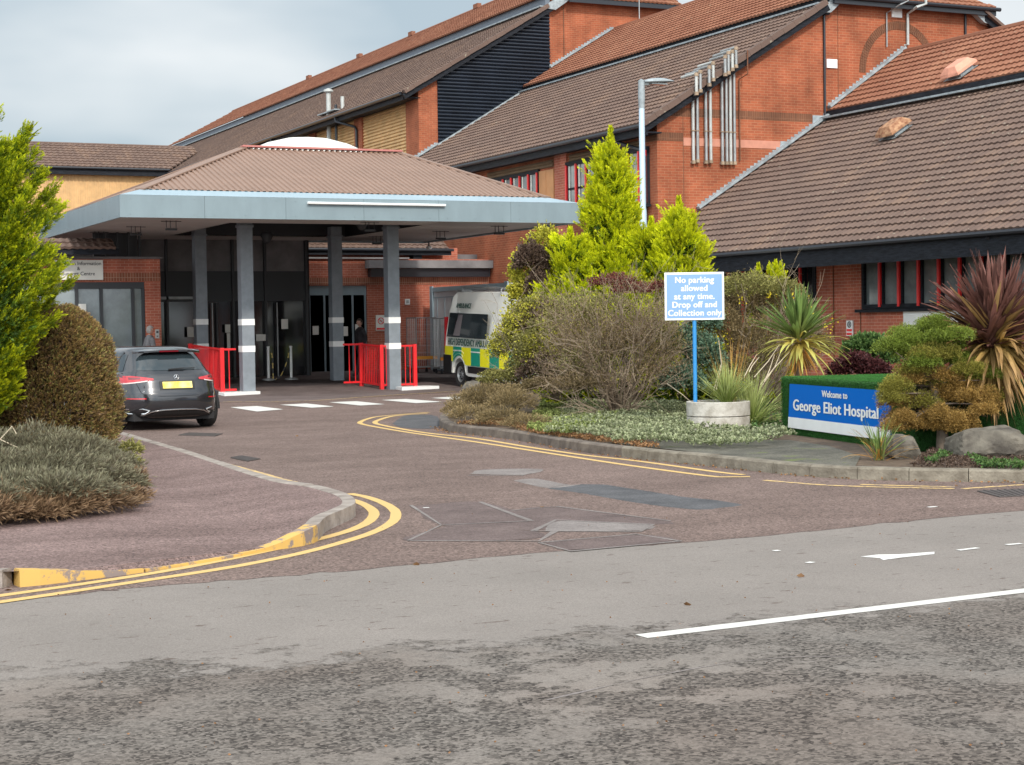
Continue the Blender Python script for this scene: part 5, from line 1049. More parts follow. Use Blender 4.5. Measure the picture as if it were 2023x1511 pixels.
# panel gaps
mb = MB()
for s_ in (-1, 1):
    P = [rear_pt(s_*x, z, .004) for x, z in ((.62, 1.0), (.66, .93), (.665, .80), (.62, .66), (.55, .605), (.3, .595), (0, .59))]
    for a, b in zip(P[:-1], P[1:]): mb.bar(a, b, .006, .006)
mb.build('tailgate_gap', M['dark_int'], CAR, world=False)
for s_ in (-1, 1):
    def sw(y0, y1, z0, z1, sh0=0, sh1=0):
        mb = MB(); vs = []; ny, nz = 8, 5
        for i in range(ny+1):
            for j in range(nz+1):
                z = z0+(z1-z0)*j/nz; a = y0+sh0*j/nz; b = y1+sh1*j/nz; vs.append(side_pt(a+(b-a)*i/ny, z, s_))
        mb.add(vs, [(i*(nz+1)+j, (i+1)*(nz+1)+j, (i+1)*(nz+1)+j+1, i*(nz+1)+j+1) for i in range(ny) for j in range(nz)]); o = mb.build('side_window', M['glass'], CAR, world=False, smooth=True)
    sw(-.30, .0, 1.02, 1.30, .14, .0); sw(.05, .95, 1.0, 1.33, 0, -.05); sw(1.0, 1.85, .99, 1.33, 0, -.55)
    mb = MB(); mb.bar(side_pt(-.35, .985, s_, .012), side_pt(1.9, .975, s_, .012), .012, .012); mb.bar(side_pt(.025, 1.0, s_, .01), side_pt(.025, 1.34, s_, .01), .05, .008); mb.build('window_trim', M['dark_metal'], CAR, world=False)
    mb = MB(); mb.box(*(sorted((s_*.86, s_*1.02))), 1.55, 1.72, .95, 1.08); mb.build('mirror', M['car_paint'], CAR, world=False, bevel=.03)
    for yw in (-.13, 2.6):
        wheel(CAR, (s_*.80, yw, .325), .325, .22, 'x', .22, s_, rim_m='galv')
        mb = MB(); mb.tube([(s_*.895, yw+.36*math.cos(a), .325+.36*math.sin(a)) for a in np.linspace(0, math.pi, 15)], .03, 6); mb.build('wheel_arch', M['car_plastic'], CAR, world=False, smooth=True)
mb = MB(); mb.box(-.72, .72, -.75, 3.1, .17, .30); mb.build('underbody', M['dark_int'], CAR, world=False)

# ================================================================ STREET LAMP, SIGNS
bl = dep(1273, 640, 38.5); tp = dep(1255, 172, 38.5)
t = thing('street_lamp', 'pale blue street lamp with a flat oval head rising behind the golden conifers', 'street lamp', (bl[0], bl[1], .0))
mb = MB(); H_ = tp[2]; mb.lathe([(0, 0), (.12, 0), (.10, .1), (.10, 1.6), (.088, 1.7), (.082, 4.2), (.068, 4.3), (.064, H_-.05), (0, H_)], n=16); mb.build('pole', M['lamp_paint'], t, world=False, smooth=True)
mb = MB(); mb.lathe([(0, -.5), (.066, -.5), (.078, -.2), (.07, .12), (0, .16)], (0, 0, H_), n=14); mb.tube([(0, 0, H_), (.05, 0, H_+.06), (.16, -.02, H_+.06)], .05, 8); mb.build('bracket', M['lead'], t, world=False, smooth=True)
mb = MB(); vs = []; fs = []; nx = 12
prf = [(0, .0), (.2, .09), (.5, .15), (.8, .145), (1, .08), (1.0, .0)]
Lh = .78; rows = []
for i in range(13):
    u = i/12; wd = .155*math.sin(math.pi*min(1, .12+u*.86))**.5; tk = .085*math.sin(math.pi*min(1, .15+.8*u))
    rows.append([(.05+Lh*u, wd*math.cos(a), H_+.09+.05*u+(tk if math.sin(a) > 0 else tk*.55)*math.sin(a)) for a in np.linspace(0, 2*math.pi, 16, endpoint=False)])
loft_rings(rows).build('lamp_head', M['lead'], t, world=False, smooth=True)
mb = MB(); mb.box(.22, .62, -.09, .09, H_+.045, H_+.075); mb.build('lens', M['glass_grey'], t, world=False)
# parking sign on blue pole in the concrete planter
pc = onz(1418, 853, .14); _q = dep(1419, 830, float((np.array([pc[0], pc[1]+.46, 0.])-CAM)@AW)); PX, PY = float(_q[0]), float(_q[1])
sc = math.hypot(PX, PY)
yaw_s = math.atan2(-0.0, 1)-R_(28)
t = thing('parking_sign', 'pale blue no parking sign with a white border on a blue pole in the planter', 'sign', (0, 0, 0))
sp_ = dep(1373, 700, float((np.array([PX, PY, 1.7])-CAM)@AW)); t.location = (sp_[0], sp_[1], .15); t.rotation_euler = (0, 0, R_(-26)); ORG[t.name] = Vector(t.location)
ctr = dep(1375, 585, float((np.array([PX, PY, 1.7])-CAM)@AW)); zc_ = ctr[2]-.15; sw_, sh_ = .43, .345
mb = MB(); mb.tube([(0, .03, 0), (0, .03, zc_+.25)], .03, 10); mb.build('pole', M['pole_blue'], t, world=False, smooth=True)
mb = MB(); mb.box(-sw_, sw_, -.012, 0, zc_-sh_, zc_+sh_); mb.build('board', M['white'], t, world=False, bevel=.004)
mb = MB(); mb.box(-sw_+.03, sw_-.03, -.0155, -.0125, zc_-sh_+.03, zc_+sh_-.03); mb.build('face', M['sign_pale_blue'], t, world=False)
for i, s_ in enumerate(('No parking', 'allowed', 'at any time.', 'Drop off and', 'Collection only')):
    lt = MB()
    for k, dx in enumerate((-.0035, -.0012, .0012, .0035)): q = text_mb(s_, .122, (dx, -.0175-.0006*k, zc_+.195-i*.119+(.002 if k % 2 else -.002)), (1, 0, 0), (0, 0, 1), 0., xs=.98, spacing=1.04); lt.add(q.v, q.f)
    lt.build('lettering', M['white'], t, world=False, normals=False)
# planter
pl_ = thing('concrete_planter', 'weathered round concrete planter holding grasses below the parking sign', 'planter', (PX, PY, .13))
for nm, z0, z1, r_ in (('lower_ring', 0, .215, .455), ('upper_ring', .225, .43, .46)):
    mb = MB(); mb.lathe([(r_-.07, z0), (r_-.005, z0), (r_, z0+.006), (r_, z1-.006), (r_-.005, z1), (r_-.07, z1), (r_-.07, z0)], n=40); mb.build(nm, M['concrete'], pl_, world=False, smooth=True)
mb = MB(); mb.lathe([(0, .36), (.40, .36)], n=24); mb.build('earth', M['soil'], pl_, world=False)
# hospital welcome sign: big turf-clad block
sa = np.array([13.86, 20.36]); sdir = np.array([-math.sin(R_(10.8)), -math.cos(R_(10.8))]); sn = np.array([sdir[1], -sdir[0]])  # sn: towards camera side
if sn[0] > 0: sn = -sn
az = math.atan2(sdir[1], sdir[0])
t = thing('welcome_sign', 'long block clad in green artificial turf with a blue hospital name panel', 'sign', (sa[0], sa[1], .13), az)
# local x along the face (far -> near), local y = outward? choose so that face is y = 0 and block extends to +y
flip = 1 if (np.array([-math.sin(az), math.cos(az)])@(-sn)) > 0 else -1
Lb, Db, Hb = 3.95, 1.9*flip, .79
mb = MB(); mb.box(0, Lb, min(0, Db), max(0, Db), -.02, Hb); blk = mb.build('turf_block', M['turf_base'], t, world=False, bevel=.03)
yo_ = -.006*flip; px0, px1 = .27, 3.35
mb = MB(); ptl = [(px0+.03*math.sin(math.pi*k/8), .10+.60*k/8) for k in range(9)]
PZ = [(px0, .09)]+[(px1, .09), (px1, .70), (px0+.07, .70)]+[(px0+.07*(1-(k/6))**2*0+.07*(1-k/6), .70-.61*k/6) for k in range(1, 6)]
mb.prism([(x, yo_*1.0, z) for x, z in PZ], (0, -.02*flip, 0)); mb.build('name_panel', M['sign_blue'], t, world=False)
yf = yo_-.0235*flip
mb = MB(); mb.poly([(px0, yf, .09), (px1, yf, .09), (px1, yf, .24), (px0+.017, yf, .24)]); mb.build('white_strip', M['white'], t, world=False, normals=False)
yf = yo_-.026*flip
for body, sz, x_, z_, al, xs_, st in (('Welcome to', .125, px0+1.52, .56, 'CENTER', 1.16, .0045), ('George Eliot Hospital', .215, px0+.19, .345, 'LEFT', 1.31, .0075)):
    lt = MB()
    for k in range(5): q = text_mb(body, sz, (x_+(k-2)*st, yf-.0006*k*flip, z_+(.0015 if k % 2 else -.0015)), (1, 0, 0), (0, 0, 1), 0., al, xs=xs_, spacing=1.04); lt.add(q.v, q.f)
    lt.build('lettering', M['white'], t, world=False, normals=False)
SIGN = t; SIGN_DIM = (Lb, Db, Hb, flip)

# ================================================================ VEGETATION
def nrm_(a): return a/np.maximum(np.linalg.norm(a, axis=-1, keepdims=True), 1e-9)
def rdir(n, r=rng): return nrm_(r.standard_normal((n, 3)))
class Leaves:
    """collects leaf blades: base point, direction, length, width, t at base and tip"""
    def __init__(s): s.P = []; s.D = []; s.L = []; s.W = []; s.T0 = []; s.T1 = []; s.K = []
    def add(s, P, D, L_, W_, t0=0., t1=1., rnd=None):
        n = len(P); s.P.append(P); s.D.append(nrm_(D)); f = lambda v: np.full(n, v) if np.isscalar(v) else v
        s.L.append(f(L_)); s.W.append(f(W_)); s.T0.append(f(t0)); s.T1.append(f(t1)); s.K.append(rng.random(n) if rnd is None else f(rnd))
    def build(s, name, m, parent=None, off=True, curve=.0):
        P, D, L_, W_, T0, T1, K = (np.concatenate(x) for x in (s.P, s.D, s.L, s.W, s.T0, s.T1, s.K)); n = len(P)
        if parent is not None and off: P = P-np.array(ORG[parent.name])
        S_ = nrm_(np.cross(D, rdir(n))); mid = P+D*(L_*.45)[:, None]
        V = np.empty((n, 4, 3)); V[:, 0] = P; V[:, 1] = mid+S_*(W_/2)[:, None]; V[:, 2] = P+D*L_[:, None]; V[:, 3] = mid-S_*(W_/2)[:, None]
        me = bpy.data.meshes.new(name); me.vertices.add(n*4); me.loops.add(n*4); me.polygons.add(n)
        me.vertices.foreach_set('co', V.reshape(-1)); me.loops.foreach_set('vertex_index', np.arange(n*4, dtype=np.int32)); me.polygons.foreach_set('loop_start', np.arange(0, n*4, 4, dtype=np.int32))
        a = me.attributes.new('t', 'FLOAT', 'POINT'); tt = np.empty((n, 4)); tt[:, 0] = T0; tt[:, 1] = tt[:, 3] = T0*.55+T1*.45; tt[:, 2] = T1; a.data.foreach_set('value', tt.reshape(-1))
        b = me.attributes.new('rnd', 'FLOAT', 'FACE'); b.data.foreach_set('value', K); me.update(calc_edges=True)
        return link(name, me, m, parent)
def frame_of(D):
    up = np.tile([0., 0, 1.], (len(D), 1)); s = np.cross(D, up); b = np.linalg.norm(s, axis=1) < .1; s[b] = [1, 0, 0]; s = nrm_(s); return s, nrm_(np.cross(s, D))
def feather(lv, P, D, ln, nl=9, leaf=.05, w=.012, ang=38, flat=.35, t0=.1, k=None):
    """flat conifer sprays: each spray has nl pairs of scale-leaf twiglets"""
    n = len(P); D = nrm_(D); S_, U_ = frame_of(D); ro = rng.uniform(0, math.pi, n)[:, None]; A_ = S_*np.cos(ro)+U_*np.sin(ro); B_ = np.cross(D, A_); ln = np.full(n, ln) if np.isscalar(ln) else ln
    kk = rng.random(n) if k is None else k
    for i in range(nl):
        f = (i+.5)/nl
        for sg in (-1, 1):
            a = R_(ang)*(1-.35*f); d = D*math.cos(a)+A_*(sg*math.sin(a))+B_*rng.normal(0, flat*.5, n)[:, None]
            l_ = leaf*(1.15-.6*f)*rng.uniform(.75, 1.25, n); lv.add(P+D*(ln*f)[:, None], d, l_*1.0, w, t0+f*.45, min(1, .35+f*.65), kk)
    lv.add(P+D*(ln*.85)[:, None], D, leaf, w, .7, 1., kk)
def tree_trunk(parent, base, H_, r0, m='bark', lean=(0, 0), limbs=6, spread=.6, name='trunk'):
    b = np.array(base, float); mb = MB(); pts = [b+np.array([lean[0]*f*H_+.03*math.sin(5*f), lean[1]*f*H_+.03*math.cos(4*f), H_*f]) for f in np.linspace(0, 1, 7)]
    mb.tube([pts[0]-np.array([0, 0, .05])]+pts[1:], [r0*1.25]+[r0*(1-.8*f) for f in np.linspace(.15, 1, 6)], 10)
    for i in range(limbs):
        f = .25+.6*i/limbs; p = pts[0]+(pts[-1]-pts[0])*f; a = i*2.4; q = p+np.array([math.cos(a)*spread*(1.1-f), math.sin(a)*spread*(1.1-f), spread*.5]); mb.tube([p, (p+q)/2+np.array([0, 0, -.03]), q], [r0*.35, r0*.25, r0*.08], 6)
    return mb.build(name, M[m], parent, smooth=True)
def plume_tree(name, label, cat, base, H_, R0, profile, m, nb=90, ns=26, up=1.0, leaf=.06, w=.014, plen=.75, spr=.22, lean=(0, 0), group=None, trunk_h=.75, nl=7, dens_top=1., side=None, inner=None, sq=1.):
    """conifer of upswept plumes; profile(h in 0..1) -> radius factor"""
    base = np.array(base, float); t = thing(name, label, cat, tuple(base), 0, group); tree_trunk(t, base, H_*trunk_h, .05+.018*H_, lean=lean, limbs=5, spread=R0*.5)
    lv = Leaves(); li = Leaves()
    hs = rng.random(nb)**1.05; ph = np.arange(nb)*2.39996+rng.normal(0, .25, nb)
    for h, a in zip(hs, ph):
        R = R0*profile(h)*rng.uniform(.82, 1.12); o = np.array([math.cos(a), math.sin(a)*sq, 0]); ax = base+np.array([lean[0]*h*H_, lean[1]*h*H_, H_*h*.9])
        p0 = ax+o*R*.30; L_ = plen*(R*.9+.15)*rng.uniform(.85, 1.2); d = nrm_(o*1.0+np.array([0, 0, up*(.75+.6*h)])+rng.normal(0, .12, 3))
        n = int(ns*(.5+R/R0)); f = rng.random(n)**.75; P = p0+np.outer(f*L_*1.05, d)+rng.normal(0, 1, (n, 3))*(spr*R0*(1.0-.72*f))[:, None]*np.array([1, 1, .8])*.5
        P[:, 2] = np.maximum(P[:, 2], base[2]+.05); D = nrm_(d*1.1+o*.3+rng.normal(0, .38, (n, 3))+np.array([0, 0, .25])); feather(lv, P, D, leaf*2.6, nl, leaf, w, k=np.clip(rng.normal(.35+.4*rng.random(), .15, n), 0, 1))
        if inner is not None:
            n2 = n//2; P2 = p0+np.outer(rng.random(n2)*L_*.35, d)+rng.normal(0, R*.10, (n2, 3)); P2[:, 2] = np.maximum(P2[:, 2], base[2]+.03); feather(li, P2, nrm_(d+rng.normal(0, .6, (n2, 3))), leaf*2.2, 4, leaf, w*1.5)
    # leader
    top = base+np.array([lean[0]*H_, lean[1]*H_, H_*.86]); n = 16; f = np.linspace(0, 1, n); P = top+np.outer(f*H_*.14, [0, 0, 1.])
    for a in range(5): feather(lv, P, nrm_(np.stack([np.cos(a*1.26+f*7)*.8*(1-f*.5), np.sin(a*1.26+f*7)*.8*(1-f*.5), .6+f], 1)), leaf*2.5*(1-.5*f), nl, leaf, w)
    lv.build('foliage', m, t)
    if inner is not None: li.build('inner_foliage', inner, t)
    return t
LM = {}
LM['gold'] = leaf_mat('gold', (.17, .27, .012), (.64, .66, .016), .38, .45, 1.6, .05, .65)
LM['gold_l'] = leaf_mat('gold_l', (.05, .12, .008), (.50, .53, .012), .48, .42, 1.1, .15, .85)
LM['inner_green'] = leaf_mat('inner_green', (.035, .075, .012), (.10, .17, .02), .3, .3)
LM['brown_green'] = leaf_mat('brown_green', (.17, .115, .04), (.34, .225, .085), .45, .25, .9, .2, .9)
LM['juniper'] = leaf_mat('juniper', (.10, .08, .05), (.225, .215, .135), .4, .25, 1.5)
LM['juniper_rust'] = leaf_mat('juniper_rust', (.12, .07, .04), (.26, .17, .095), .4, .25, 1.5)
LM['euonymus'] = leaf_mat('euonymus', (.22, .22, .02), (.66, .60, .08), .4, .3, 2.5)
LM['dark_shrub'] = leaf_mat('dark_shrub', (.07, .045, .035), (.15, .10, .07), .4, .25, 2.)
LM['olive'] = leaf_mat('olive', (.13, .13, .035), (.36, .33, .11), .45, .3, 2.0)
LM['green'] = leaf_mat('green', (.03, .08, .02), (.13, .21, .06), .4, .3, 2.)
LM['bluegreen'] = leaf_mat('bluegreen', (.05, .10, .065), (.19, .28, .18), .4, .3, 2.)
LM['grey_brown'] = leaf_mat('grey_brown', (.16, .11, .07), (.33, .24, .15), .4, .3, 2.)
LM['gorse'] = leaf_mat('gorse', (.13, .10, .045), (.34, .25, .125), .45, .25, 1.8)
LM['red_leaf'] = leaf_mat('red_leaf', (.09, .025, .02), (.26, .09, .07), .4, .3, 3.)
LM['dark_red'] = leaf_mat('dark_red', (.035, .010, .012), (.095, .028, .028), .4, .2, 3.)
LM['silver'] = leaf_mat('silver', (.12, .15, .06), (.38, .40, .24), .45, .3, 2.2)
LM['silver_green'] = leaf_mat('silver_green', (.10, .14, .03), (.33, .37, .12), .45, .3, 2.2)
LM['pruned'] = leaf_mat('pruned', (.15, .14, .025), (.34, .31, .06), .42, .25, 1.6)
LM['pruned_top'] = leaf_mat('pruned_top', (.09, .14, .02), (.27, .33, .05), .40, .25, 2.2)
LM['pruned_rust'] = leaf_mat('pruned_rust', (.20, .12, .03), (.46, .29, .085), .42, .25, 2.)
LM['litter'] = leaf_mat('litter', (.20, .10, .045), (.36, .20, .09), .4, .2, 4.)
LM['yellow_flower'] = leaf_mat('yellow_flower', (.70, .52, .02), (.80, .66, .03), .2, .3, 3.)
def ip(x, y, depth): return dep(x, y, depth)
def at_depth(px_, yground, zg=.13): p = onz(px_, yground, zg); return p
def place(px_, depth, z=.12): p = dep(px_, 700, depth); return np.array([p[0], p[1], z])
def htop(py, depth, px_=1011): return float(dep(px_, py, depth)[2])

# --- golden conifers behind the sign
dG = 33.5; b = place(1212, dG); H_ = htop(262, dG, 1205)-b[2]
prof_g = lambda h: max(.03, (.80+.35*math.sin(h*5.5+.4)*.35)*(1-h)**.62*(1-.35*math.exp(-((h-.48)/.10)**2)) if h < .9 else .10)
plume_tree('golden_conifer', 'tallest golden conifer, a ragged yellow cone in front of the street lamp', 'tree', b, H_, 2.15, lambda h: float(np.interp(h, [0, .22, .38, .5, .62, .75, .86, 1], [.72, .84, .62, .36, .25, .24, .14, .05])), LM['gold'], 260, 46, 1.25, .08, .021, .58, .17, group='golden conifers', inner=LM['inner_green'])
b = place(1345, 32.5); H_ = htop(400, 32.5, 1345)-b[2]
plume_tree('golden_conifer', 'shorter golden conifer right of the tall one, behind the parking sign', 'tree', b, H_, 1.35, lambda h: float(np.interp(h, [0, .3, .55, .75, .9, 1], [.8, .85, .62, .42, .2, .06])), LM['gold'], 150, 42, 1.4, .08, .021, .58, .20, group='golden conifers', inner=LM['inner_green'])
for i, (px_, py) in enumerate(((1500, 528), (1534, 522))):
    b = place(px_, 31.5); H_ = htop(py, 31.5, px_)-b[2]
    plume_tree('young_golden_conifer', ('left' if i == 0 else 'right')+' one of two narrow golden conifer tips above the gorse', 'tree', b, H_, .36, lambda h: max(.15, (1-h*.75)), LM['gold'], 46, 14, 2.2, .055, .016, .7, .3, group='small golden conifers')

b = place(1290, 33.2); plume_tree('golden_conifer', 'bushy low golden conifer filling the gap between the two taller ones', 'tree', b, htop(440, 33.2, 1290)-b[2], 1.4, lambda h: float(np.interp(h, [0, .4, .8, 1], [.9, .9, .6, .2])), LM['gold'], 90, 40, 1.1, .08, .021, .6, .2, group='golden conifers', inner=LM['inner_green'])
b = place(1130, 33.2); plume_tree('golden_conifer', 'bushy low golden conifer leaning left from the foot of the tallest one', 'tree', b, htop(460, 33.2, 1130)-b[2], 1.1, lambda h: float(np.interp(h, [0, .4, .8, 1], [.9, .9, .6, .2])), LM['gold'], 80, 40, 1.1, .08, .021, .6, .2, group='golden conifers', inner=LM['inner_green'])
# --- shrubs made of lumps of leaf sprays
def shrub(name, label, lumps, m, n, L_=.05, W_=.02, up=.3, parent=None, part='foliage', shell=.55, cat='shrub', flatz=1., kind=None, zmin=.12, out=1.):
    """lumps: (x, y, z, rx, ry, rz)"""
    lumps = np.array(lumps, float); vol = lumps[:, 3]*lumps[:, 5]; pr = vol/vol.sum(); idx = rng.choice(len(lumps), n, p=pr); l = lumps[idx]; d = rdir(n); d[:, 2] = np.abs(d[:, 2])*.9-.25*(rng.random(n) < .45); d = nrm_(d)
    r = shell+(1-shell)*rng.random(n)**.6; r *= 1+(rng.random(n) < .10)*rng.random(n)*.35; r *= 1+.16*np.sin(d[:, 0]*9+l[:, 0]*5)*np.cos(d[:, 2]*8+l[:, 1]*3); P = l[:, :3]+d*r[:, None]*l[:, 3:6]; ok = P[:, 2] > zmin; P, d, n2 = P[ok], d[ok], ok.sum()
    D = nrm_(d*out+rng.normal(0, .65, (n2, 3))+np.array([0, 0, up])); lv = Leaves(); lv.add(P, D, L_*rng.uniform(.6, 1.4, n2), W_*rng.uniform(.7, 1.3, n2), .0, 1.)
    if parent is None:
        c = lumps[:, :3].mean(0); parent = thing(name, label, cat, (c[0], c[1], zmin))
    lv.build(part, m, parent); return parent
def stems(parent, base, tips, r=.012, m='twig', name='stems', sub=3, jit=.12, seed=0):
    rg = np.random.default_rng(seed); mb = MB()
    for q in tips:
        b = np.array(base)+rg.normal(0, .06, 3)*[1, 1, 0]; q = np.array(q); mid = (b+q)/2+rg.normal(0, jit, 3); mid2 = b*.25+q*.75+rg.normal(0, jit*.6, 3)
        C_ = crom([b, mid, mid2, q], .25); mb.tube(C_, list(np.linspace(r, r*.25, len(C_))), 4, False)
        for k in range(sub):
            i = rg.integers(max(1, len(C_)//3), len(C_)); d = nrm_((q-b)+rg.normal(0, .55, 3)*np.linalg.norm(q-b)); L_ = rg.uniform(.15, .4)*np.linalg.norm(q-b); e = C_[i]+d*L_; mb.tube([C_[i], (C_[i]+e)/2+rg.normal(0, .02, 3), e], [r*.4, r*.3, r*.15], 3, False)
            for kk in range(2):
                e2 = C_[i]+d*L_*rg.uniform(.3, .9); mb.tube([e2, e2+nrm_(d+rg.normal(0, .7, 3))*L_*.4], [r*.25, r*.1], 3, False)
    return mb.build(name, M[m], parent, normals=False)
def L6(px_, py, depth, rx, rz, ry=None):  # lump from a pixel at a depth
    p = dep(px_, py, depth); return (p[0], p[1], p[2], rx, ry or rx*.8, rz)
s = shrub('variegated_shrub', 'yellow variegated shrub left of the golden conifer', [L6(1042, 540, 33.8, .38, .5), L6(1075, 490, 33.8, .38, .42), L6(1040, 585, 33.6, .36, .42), L6(1060, 580, 33.6, .5, .5), L6(1100, 520, 34, .4, .5), L6(1045, 650, 33.6, .55, .6)], LM['euonymus'], 15000, .06, .04)
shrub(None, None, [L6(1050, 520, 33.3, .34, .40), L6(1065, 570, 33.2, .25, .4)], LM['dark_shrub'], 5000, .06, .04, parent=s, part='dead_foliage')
shrub('tangled_shrub', 'olive green shrub hiding the front of the ambulance', [L6(1015, 695, 31, .42, .40), L6(1045, 650, 31, .42, .5), L6(1075, 640, 31, .5, .55), L6(985, 752, 30.5, .38, .20), L6(1050, 735, 30.5, .5, .45), L6(1080, 700, 30.5, .6, .65), L6(1150, 640, 31.5, .5, .6), L6(1130, 740, 30.3, .6, .4)], LM['olive'], 36000, .046, .026, shell=.45)
TS = [c_ for c_ in bpy.data.objects if c_.name == 'tangled_shrub'][0]; shrub(None, None, [L6(1015, 690, 30.9, .5, .45), L6(1060, 645, 30.9, .5, .5), L6(1100, 700, 30.4, .6, .6), L6(1150, 650, 31, .5, .5)], LM['euonymus'], 7000, .045, .03, parent=TS, part='yellow_leaves', shell=.8)
shrub(None, None, [L6(1075, 650, 30.9, .55, .5), L6(1090, 740, 30.2, .6, .4)], LM['dark_shrub'], 6000, .05, .03, parent=TS, part='bronze_leaves', shell=.7); stems(TS, ip(1100, 790, 30.5), [ip(980+rng.uniform(0, 190), rng.uniform(590, 740), 30.4) for _ in range(26)], .009, sub=4, seed=12)
s = shrub('rust_shrub', 'low rusty brown shrub beside the left end of the bed', [L6(1075, 765, 29.8, .45, .16), L6(1000, 775, 29.5, .35, .12), L6(1120, 765, 29.8, .35, .18)], LM['gorse'], 9000, .045, .02)
# low spreading juniper at the kerb nose
s = shrub('low_juniper', 'low brown green juniper spilling over the kerb nose', [L6(925, 800, 29.4, .36, .22), L6(965, 792, 29, .45, .28), L6(1010, 800, 28, .45, .24), L6(935, 822, 27.8, .42, .16), L6(990, 828, 27.2, .45, .16), L6(1040, 838, 26.2, .40, .13), L6(900, 812, 28.4, .22, .14)], LM['gorse'], 16000, .06, .010, up=.25, shell=.4, out=1.6)
# bare twiggy shrub
bt = np.array([*at_depth(1240, 830)[:2], .12]); t = thing('twiggy_shrub', 'wide brown twiggy shrub left of the parking sign, with bare stems', 'shrub', tuple(bt))
tips = [ip(x, y, d_) for x, y, d_ in [(1090+rng.uniform(-10, 270), rng.uniform(560, 760), rng.uniform(27.2, 28.6)) for _ in range(95)]]
stems(t, bt+np.array([0, .3, 0]), tips, .011, sub=7, seed=5)
lv = Leaves()
for q in tips:
    n = 160; P = q+rng.normal(0, .16, (n, 3))*[1, 1, .9]; P = P[P[:, 2] > .15]; lv.add(P, rdir(len(P))+[0, 0, .4], .035*rng.uniform(.6, 1.4, len(P)), .012, 0, 1)
lv.build('foliage', LM['grey_brown'], t)
shrub(None, None, [L6(1210, 560, 28.6, .42, .16), L6(1250, 575, 28.5, .4, .15), L6(1300, 570, 28.6, .2, .12)], LM['red_leaf'], 2600, .05, .026, parent=t, part='red_leaves', shell=.3)
shrub(None, None, [L6(1180, 680, 28.5, .8, .55), L6(1260, 690, 28.2, .8, .6), L6(1300, 740, 28, .5, .45), L6(1150, 760, 28, .5, .3)], LM['gorse'], 15000, .045, .014, parent=t, part='inner_twigs', shell=.2)
shrub(None, None, [L6(1130, 640, 28.6, .5, .45), L6(1200, 620, 28.4, .5, .35), L6(1160, 720, 28.2, .5, .4), L6(1320, 690, 28.4, .3, .5)], LM['olive'], 6500, .045, .022, parent=t, part='green_leaves', shell=.5)
# gorse-like shrub behind the pole
s = shrub('gorse_shrub', 'large brown and green gorse between the parking sign and the spiky green plant', [L6(1470, 600, 29.5, .55, .5), L6(1530, 620, 29.8, .5, .55), L6(1500, 690, 29.2, .62, .6), L6(1580, 650, 30, .42, .5), L6(1430, 660, 29.2, .38, .6), L6(1560, 720, 29.4, .5, .45), L6(1615, 690, 30, .3, .35), L6(1450, 740, 28.8, .45, .35)], LM['gorse'], 40000, .055, .014, shell=.4)
stems(s, ip(1500, 780, 29.2), [ip(x, y, d_) for x, y, d_ in [(1400+rng.uniform(0, 215), rng.uniform(545, 720), rng.uniform(28.6, 29.4)) for _ in range(48)]], .010, sub=5, seed=8)
shrub(None, None, [L6(1480, 575, 29.2, .5, .3), L6(1545, 580, 29.4, .4, .25)], LM['olive'], 6000, .05, .018, parent=s, part='green_tips', shell=.5)
lv = Leaves()
for x, y in ((1520, 585), (1565, 580), (1600, 615), (1640, 640), (1628, 690), (1438, 665), (1410, 663), (1556, 605), (1590, 590), (1465, 590), (1635, 655)):
    q = ip(x, y, 28.9); n = 14; lv.add(q+rng.normal(0, .05, (n, 3)), rdir(n), .035, .03)
lv.build('flowers', LM['yellow_flower'], s)
s = shrub('blue_green_shrub', 'dark blue green shrub directly behind the blue pole', [L6(1345, 690, 28.6, .3, .4), L6(1390, 720, 28.5, .35, .5), L6(1350, 760, 28, .4, .3), L6(1400, 640, 28.8, .22, .35)], LM['bluegreen'], 9000, .06, .035)
# far small shrubs by the wing wall
shrub('laurel_shrub', 'rounded green shrub by the wing wall right of the safety notice', [L6(1715, 690, 31, .36, .26), L6(1740, 710, 31, .3, .25), L6(1690, 700, 31, .25, .2)], LM['green'], 6000, .08, .05)
shrub('dark_red_shrub', 'dark red leaved shrub in front of the rounded green one', [L6(1690, 725, 29.5, .34, .24), L6(1725, 735, 29.5, .3, .2), L6(1660, 735, 29.5, .22, .16)], LM['dark_red'], 6500, .055, .035)

